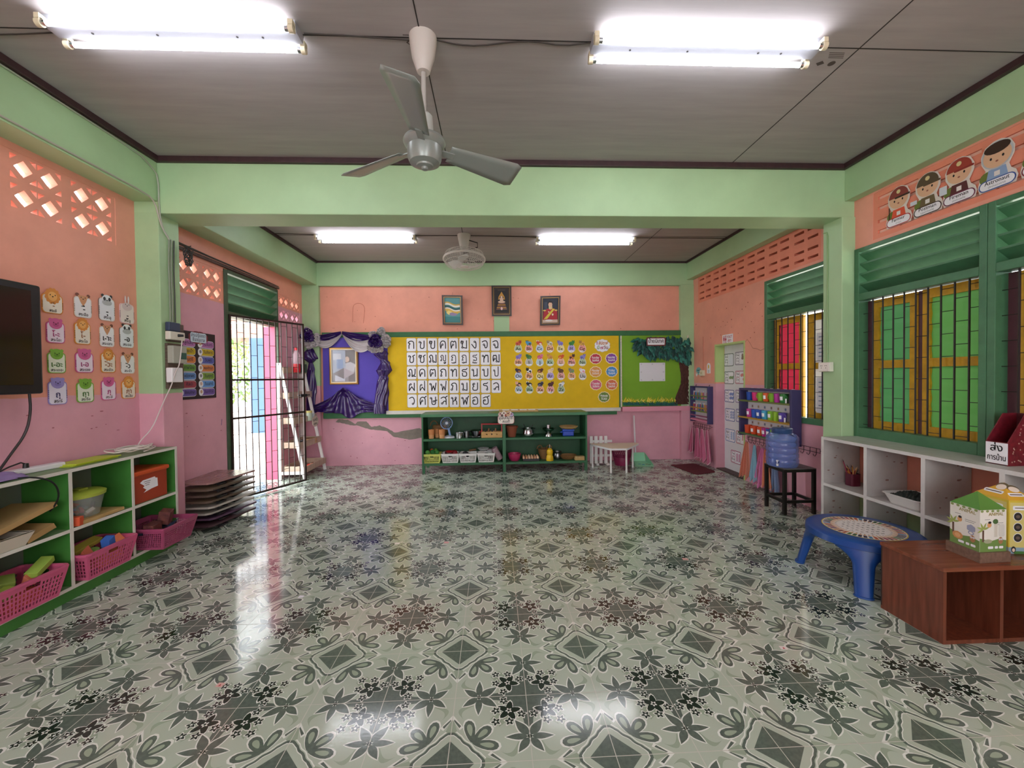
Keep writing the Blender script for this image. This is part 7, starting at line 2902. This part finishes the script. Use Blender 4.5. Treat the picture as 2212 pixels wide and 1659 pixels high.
q.build('body', t, smooth=0)
A = Art((bx0 - .0006, (by0 + by1) / 2, z0 + .068), RIGHTU)
A.sheet(rr(0, 0, .108, .125), .001, PAPER)
A.text('ส่ง', 0, .012, .06, INK, 2, .06, .015, 3)
A.text('การบ้าน', 0, -.042, .046, INK, 2, .09, .015, 3)
A.b.build('label', t, smooth=0)

# ---------------------------------------------------------------- career cutouts
CARE = [(1.188, 1.0, 'Farmer', 'ชาวนา', '8a3a34', '3a241c', 'b03a40', 'e0583c', 'farmer'), (.968, .787, 'Postman', 'บุรุษไปรษณีย์', '5a4a34', '5a4a34', '3a2a24', '6a5a3c', 'postman'),
        (.767, .578, 'Fireman', 'นักดับเพลิง', 'a03a2c', '8a2a24', '6a2448', '5a2a2c', 'fireman'), (.553, .365, 'Astronaut', 'นักบินอวกาศ', 'c9ccd4', '3a2418', '3f5a9c', '8aa4c8', 'astronaut'), (.33, .15, 'Doctor', 'คุณหมอ', 'e6e6ea', '3a2418', '7a2c3c', 'dfe4ea', 'figure at the right edge')]
for y0, y1, e, th, hat, hair, ring, body, nm in CARE:
    yc, zc_ = (y0 + y1) / 2, 2.67
    A = Art((XR - .004, yc, zc_), RIGHTU)
    out = [(-.095, -.15), (.095, -.15), (.105, -.11), (.095, -.075), (.07, -.05), (.06, -.02), (.085, .03), (.088, .08), (.065, .13), (.02, .152), (-.02, .152), (-.065, .13), (-.088, .08), (-.085, .03), (-.06, -.02), (-.09, -.05), (-.105, -.11)]
    A.sheet(out, .002, mat('dfd6cc', .6))
    A.el(-.05, -.065, .045, .04, mat('6a7a34', .6), 1)
    A.poly([(-.06, -.10), (-.045, -.02), (.045, -.02), (.06, -.10)], mat(body, .6), 2)
    A.rect(0, -.055, .03, .03, mat('e6e0da', .6), 3)
    A.el(0, .055, .075, .072, mat('e0b490', .6), 4, 24)
    if nm == 'astronaut' :
        A.el(0, .06, .084, .086, mat('b9bcc0', .6), 3, 24)
        A.el(0, .105, .07, .035, mat(hair, .6), 5)
    elif nm.startswith('figure'):
        A.el(0, .105, .07, .035, mat(hair, .6), 5)
    else:
        A.poly([(.078 * cos(a), .07 + .078 * sin(a)) for a in [pi * i / 14 for i in range(15)]], mat(hat, .6), 5)
        A.rect(.03, .068, .12, .014, mat(hair, .6), 6, .006)
        A.el(.0, .112, .016, .016, mat('d8c890', .6), 6, 12)
    for s_ in (-1, 1): A.el(s_ * .032, .045, .0065, .009, INK, 6, 8)
    A.el(0, .022, .008, .006, mat('9a5a4a', .6), 6, 8)
    if nm in ('postman', 'fireman'): A.rect(-.1, -.03, .05, .06 if nm == 'fireman' else .03, mat('cfdae0', .6), 3)
    if nm == 'farmer': A.rect(-.075, -.04, .008, .10, mat('3a241c', .6), 5)
    A.rect(0, -.115, .195, .068, mat(ring, .6), 5, .033)
    A.rect(0, -.115, .182, .055, PAPER, 6, .027)
    A.text(e, 0, -.112, .036, INK, 7, .13, .01, 2)
    A.text(th, 0, -.134, .018, mat('6a6a70', .6), 7, .1, .006, 1)
    tag(A.b.build('career_cutout', smooth=0), 'paper cutout of a cartoon %s over the right windows' % (nm if nm.startswith('figure') else nm + ' reading ' + e), 'cutout', 'career cutouts over the right windows')

# ---------------------------------------------------------------- blue plastic table
tx, ty, TZ = 2.63, .60, .325
t = thing('plastic_table', 'round blue plastic table with a pencil-printed sticker', 'table', (tx, ty, 0))
BL = mat('17458c', .35, spec=.5)
q = B()
q.lathe((tx, ty, 0), [(0, TZ), (.27, TZ), (.298, TZ - .004), (.312, TZ - .014), (.316, TZ - .05), (.305, TZ - .055), (.29, TZ - .02), (0, TZ - .018)], BL, 56)
q.build('tabletop', t)
for k, ang in enumerate((137, 228, 318, 47)):
    a = radians(ang)
    d = V((cos(a), sin(a), 0))
    s_ = V((-sin(a), cos(a), 0))
    q = B()

    def leg(u, v, d=d, s_=s_):
        th = 2 * pi * u
        z = (TZ - .03) * (1 - v)
        fl_ = max(0, 1 - v / .42)
        w_ = .062 - .018 * v + .17 * fl_ ** 2.2
        dp = .035 - .010 * v
        r = .268 + .075 * v
        cx_, cy_ = cos(th), sin(th)
        px_ = w_ * (abs(cx_) ** .7) * (1 if cx_ > 0 else -1)
        py_ = dp * (abs(cy_) ** .7) * (1 if cy_ > 0 else -1)
        sag = (px_ / .316) ** 2 * .158 * (1 if abs(px_) > .03 else abs(px_) / .03)
        p = V((tx, ty, z)) + d * (r + py_ - sag) + s_ * px_
        return (p.x, p.y, max(p.z, 0))

    q.grid(leg, 28, 18, BL, flip=True)
    th_ = [leg(i / 28, 1) for i in range(28)]
    q.poly(th_, BL)
    q.tube([(V(p) - V((tx, ty, 0))) * 1.006 + V((tx, ty, .006)) for p in th_], .006, BL, 6, True)
    q.build('leg', t, smooth=50)
A = Art((tx, ty, TZ + .0005), (0, -1, 0), (1, 0, 0))
A.el(0, 0, .222, .222, mat('d9c23a', .5), 0, 48)
A.el(0, 0, .216, .216, mat('efe9e6', .5), 1, 48)
pc = ('7a2a22', 'b0562c', '4a7a2c', '2c5a34', '23264c', '2a2046', '4a8ab8', 'c0502c', '8a5a2c', 'a03a4a', '6a3a5c', 'c98a4a')
for k in range(46):
    a = 2 * pi * k / 46
    ca, sa = cos(a), sin(a)

    def R2(r, w_): return (r * ca - w_ * sa, r * sa + w_ * ca)

    A.poly([R2(.212, -.009), R2(.212, .009), R2(.172, .009), R2(.172, -.009)], mat(pc[k % 12], .5), 2)
    A.poly([R2(.172, -.009), R2(.172, .009), R2(.135, 0)], mat('e0b48c', .5), 2)
    A.poly([R2(.146, -.003), R2(.146, .003), R2(.135, 0)], mat(pc[k % 12], .5), 3)
CH = 'กขฃคฅฆงจฉชซฌญฎฏฐฑฒณดตถทธนบปผฝพฟภมยรลวศษสหฬอฮ'
k = 0
for j in range(7):
    for i in range(7):
        x_, y_ = (i - 3) * .036, (3 - j) * .036
        if math.hypot(x_, y_) > .125 or k > 43: continue
        A.text(CH[k], x_, y_ - .008, .026, INK, 2, None, .012, 1)
        k += 1
tag(A.b.build('sticker', t, smooth=0), 'round sticker of letters ringed by coloured pencils')

# ---------------------------------------------------------------- brown cubby box and the two card houses
t = thing('brown_cubby', 'low reddish brown wooden cubby lying in front of the blue table', 'cubby', (2.85, .07, 0))
MW = wood('5a2c1c', '7d4430', (14, 14, 1.2), .3)
MWt = wood('6e3a26', '8a4e36', (1.2, 14, 14), .25)
BZ = .386
X0, X1, Y0, Y1 = 2.40, 3.03, -.095, .235
q = B()
q.box(X0 - .005, X1, Y0 - .006, Y1 + .003, BZ - .02, BZ, MWt)
q.build('top', t, smooth=0, bevel=.002)
q = B()
q.box(X0, X1, Y0, Y1, .0, .02, MW)
q.build('bottom', t, smooth=0)
for x in (X0, 2.70, X1 - .018):
    q = B()
    q.box(x, x + .018, Y0, Y1 - .008, .02, BZ - .02, MW)
    q.build('side_panel', t, smooth=0)
q = B()
q.box(X0, X1, Y1 - .008, Y1, .02, BZ - .02, mat('2c1a14', .6))
q.build('back_panel', t, smooth=0)


def house(name, label, cat, A_, B_, C_, z0, h, roof, wall, roofm, ov, base=None, art=None):
    """four-sided card box with a pyramid roof; A_ the nearest corner, B_ and C_ its neighbours"""
    A_, B_, C_ = V((A_[0], A_[1], z0)), V((B_[0], B_[1], z0)), V((C_[0], C_[1], z0))
    D_ = B_ + C_ - A_
    t = thing(name, label, cat, ((A_ + D_) / 2).to_tuple(), 'card houses on the brown cubby')
    q = B()
    q.prism([A_, C_, D_, B_], (0, 0, h), wall)
    q.build('box', t, smooth=0)
    cen = (A_ + D_) / 2
    up = V((0, 0, h + .0008))
    C4 = [cen + (p - cen) * ov + up for p in (A_, C_, D_, B_)]
    ap = cen + up + V((0, 0, roof))
    q = B()
    for i in range(4): q.poly([C4[i], C4[(i + 1) % 4], ap], roofm)
    q.poly(C4[::-1], roofm)
    rf = q.build('roof', t, smooth=0)
    if base:
        q = B()
        q.prism([(p - V((0, 0, base))) for p in (cen + (p - cen) * 1.16 for p in (A_, C_, D_, B_))], (0, 0, base), wood('6a5242', '84695a', (20, 20, 20)))
        q.build('base', t, smooth=0)
    for P_, Q_ in ((B_, A_), (A_, C_)):
        w_ = (Q_ - P_).length
        F = Art((P_ + Q_) / 2 + V((0, 0, h / 2)), Q_ - P_)
        if F.n.dot(cen - P_) > 0: F = Art((P_ + Q_) / 2 + V((0, 0, h / 2)), P_ - Q_)
        art(F, w_, h, P_ == B_)
        F.b.build('print', t, smooth=0)
    return t, ap, C4


def anim(F, w_, h, left):
    gr = mat('6f8f4a', .6)
    F.rect(0, 0, w_, h, mat('e6e4da', .6), 1)
    F.poly([(-w_ / 2, -h / 2), (w_ / 2, -h / 2), (w_ / 2, -h * .24), (w_ * .2, -h * .2), (-w_ * .1, -h * .25), (-w_ / 2, -h * .17)], gr, 2)
    for k in range(5): F.el(-w_ * .42 + w_ * .2 * k, h * .47, w_ * .06, h * .03, mat('8a9a5a', .6), 2, 10)
    F.text('ANIMAL', w_ * .1, h * .36, h * .11, mat('9a8a4a', .6), 3, w_ * .55, .02, 2)
    for x_, y_, wd in ((-.22, .27, .2), (.2, .18, .36), (.18, .14, .3)): F.rect(w_ * x_, h * y_, w_ * wd, h * .012, mat('8a8a88', .6), 3)
    F.rect(-w_ * .38, -h * .12, w_ * .07, h * .28, mat('6a5040', .6), 3)
    for a in (.3, 1.1, 2, 2.8, 3.6): F.poly([(p[0] + -w_ * .38, p[1] + h * .04) for p in leafp(0, 0, a, w_ * .26, w_ * .04)], mat('9aa85a', .6), 4)
    F.el(-w_ * .15, h * .14, w_ * .08, h * .06, mat('d9a06a', .6), 4)
    F.el(-w_ * .14, h * .2, w_ * .06, h * .03, mat('2a2420', .6), 5)
    if left:
        F.poly(scallop(w_ * .23, -h * .0, w_ * .13, h * .08, 6, .15), mat('9aa0b8', .6), 4)
        F.el(w_ * .23, -h * .11, w_ * .1, h * .045, mat('9aa0b8', .6), 4)
        F.el(w_ * .23, -h * .11, w_ * .06, h * .025, mat('e6e4da', .6), 5)
        F.poly(scallop(-w_ * .22, -h * .27, w_ * .17, h * .085, 10, .1), mat('d0945a', .6), 4)
        F.el(-w_ * .22, -h * .27, w_ * .1, h * .055, mat('e0ae78', .6), 5)
    else:
        F.rect(w_ * .1, h * .02, w_ * .12, h * .34, mat('cfcabb', .6), 3)
        F.el(w_ * .08, h * .22, w_ * .1, h * .06, mat('4a6a3a', .6), 4)
        F.rect(w_ * .32, h * .0, w_ * .22, h * .3, mat('d3d1c8', .6), 3, .01)
        F.el(-w_ * .2, -h * .25, w_ * .16, h * .05, mat('a8aa8c', .6), 4)
    F.el(w_ * .28, -h * .24, w_ * .09, h * .085, mat('a87850', .6), 4)
    for s_ in (-1, 1):
        F.el(w_ * .28 + s_ * w_ * .04, -h * .21, w_ * .035, h * .025, PAPER, 5, 10)
        F.el(w_ * .28 + s_ * w_ * .04, -h * .21, w_ * .014, h * .01, INK, 6, 8)
    for x_, wd in ((-.1, .2), (.3, .16), (.12, .12)): F.rect(w_ * x_, -h * .4, w_ * wd, h * .06, PAPER, 4, h * .02)


def yel(F, w_, h, left):
    F.rect(0, 0, w_, h, mat('dcbf3c', .6), 1)
    F.rect(0, 0, w_ * .9, h * .92, mat('d8c878', .6), 2)
    F.rect(0, -h * .44, w_, h * .12, mat('8fa8b8', .6), 3)
    F.rect(w_ * .1, -h * .475, w_ * .8, h * .05, mat('4a7a3a', .6), 4)
    F.rect(0, h * .36, w_ * .7, h * .08, PAPER, 3, h * .02)
    F.rect(0, h * .36, w_ * .55, h * .015, mat('6a5a4a', .6), 4)
    for k in range(3):
        for s_ in ((-.16,) if not left else (0,)):
            F.el(w_ * s_, h * (.2 - .2 * k), w_ * .17, h * .085, PAPER, 3, 20)
            F.el(w_ * s_, h * (.2 - .2 * k), w_ * .15, h * .075, mat('2c2622', .6), 4, 20)
            F.el(w_ * s_, h * (.2 - .2 * k), w_ * .08, h * .03, mat('6a5a50', .6), 5, 12)
    F.el(-w_ * .32, -h * .42, w_ * .09, h * .06, mat('1d1a18', .6), 5, 14)
    F.el(-w_ * .32, -h * .43, w_ * .055, h * .035, mat('e6cdb8', .6), 6, 12)


zb_ = BZ + .052
Ah, Bh, Ch = PZ(2116, 1193, zb_), PZ(2052, 1168, zb_), PZ(2173, 1190, zb_)
house('animal_box', 'white card house printed ANIMAL with a green roof on the brown cubby', 'card house', Ah, Bh, Ch, zb_, .215, .075, mat('e2e0d6', .6), mat('5a8f3c', .5, var=.06), 1.02, .0515, anim)
zb2 = BZ + .0008
A2, B2 = PZ(2186, 1205, zb2), None
A2 = V((A2.x + .045, A2.y + .05, zb2))
dB = V((.015, .165, 0))
dC = V((.125, -.02, 0))
t, ap, C4 = house('yellow_card_house', 'yellow card house with round pictures standing behind the green-roofed one', 'card house', A2, A2 + dB, A2 + dC, zb2, .285, .075, mat('d8c060', .6), mat('e0ac34', .5), 1.03, None, yel)
for i in (3, 0):
    P_, Q_ = C4[i], C4[(i + 1) % 4]
    md = (P_ + Q_) / 2
    F = Art(md, Q_ - P_, ap - md)
    F.v = (ap - md - F.u * (ap - md).dot(F.u)).normalized()
    F.n = F.u.cross(F.v).normalized()
    w_ = (Q_ - P_).length
    F.rect(-w_ * .05, .035, w_ * .55, .022, PAPER, 1, .008)
    F.rect(-w_ * .05, .035, w_ * .45, .006, mat('6a5240', .6), 2)
    F.el(w_ * .05, .075, .028, .022, mat('6a5a3c', .6), 1)
    F.el(w_ * .05, .068, .024, .018, mat('efe0d0', .6), 2)
    F.b.build('print', t, smooth=0)

# scraps on the floor
for k, (x, y, m, l) in enumerate(((475, 1480, 'd8b0a8', 'small pinkish scrap of paper on the tiles at the left front'), (650, 1289, 'dfe0e6', 'small white scrap of paper on the tiles below the entrance reflection'), (1692, 1400, 'e6dcd8', 'small white and red scrap of paper before the brown cubby'), (1480, 1208, 'd8a8a0', 'tiny pink scrap in the middle right of the floor'),
                                   (858, 1174, 'e6e4e0', 'tiny white scrap near the middle of the floor'), (964, 1172, 'd8a0a0', 'tiny pink-edged scrap right of the middle one'), (1555, 1083, 'a03038', 'tiny red scrap on the tiles before the toilet door'))):
    p_ = PZ(x, y, .002)
    q = B()
    s_ = .016 if y > 1250 else .02
    q.prism([(p_.x - s_, p_.y - s_ * .6, .0018), (p_.x + s_, p_.y - s_ * .8, .0018), (p_.x + s_ * 1.1, p_.y + s_ * .7, .0018), (p_.x - s_ * .8, p_.y + s_, .0018)], (0, 0, .0012), mat(m, .6))
    if k in (0, 2): q.poly([(p_.x - s_ * .3, p_.y - s_ * .5, .0033), (p_.x + s_ * .4, p_.y - s_ * .4, .0033), (p_.x + .1 * s_, p_.y + s_ * .5, .0033)], mat('b02c30', .6))
    tag(q.build('paper_scrap', smooth=0), l, 'scrap')
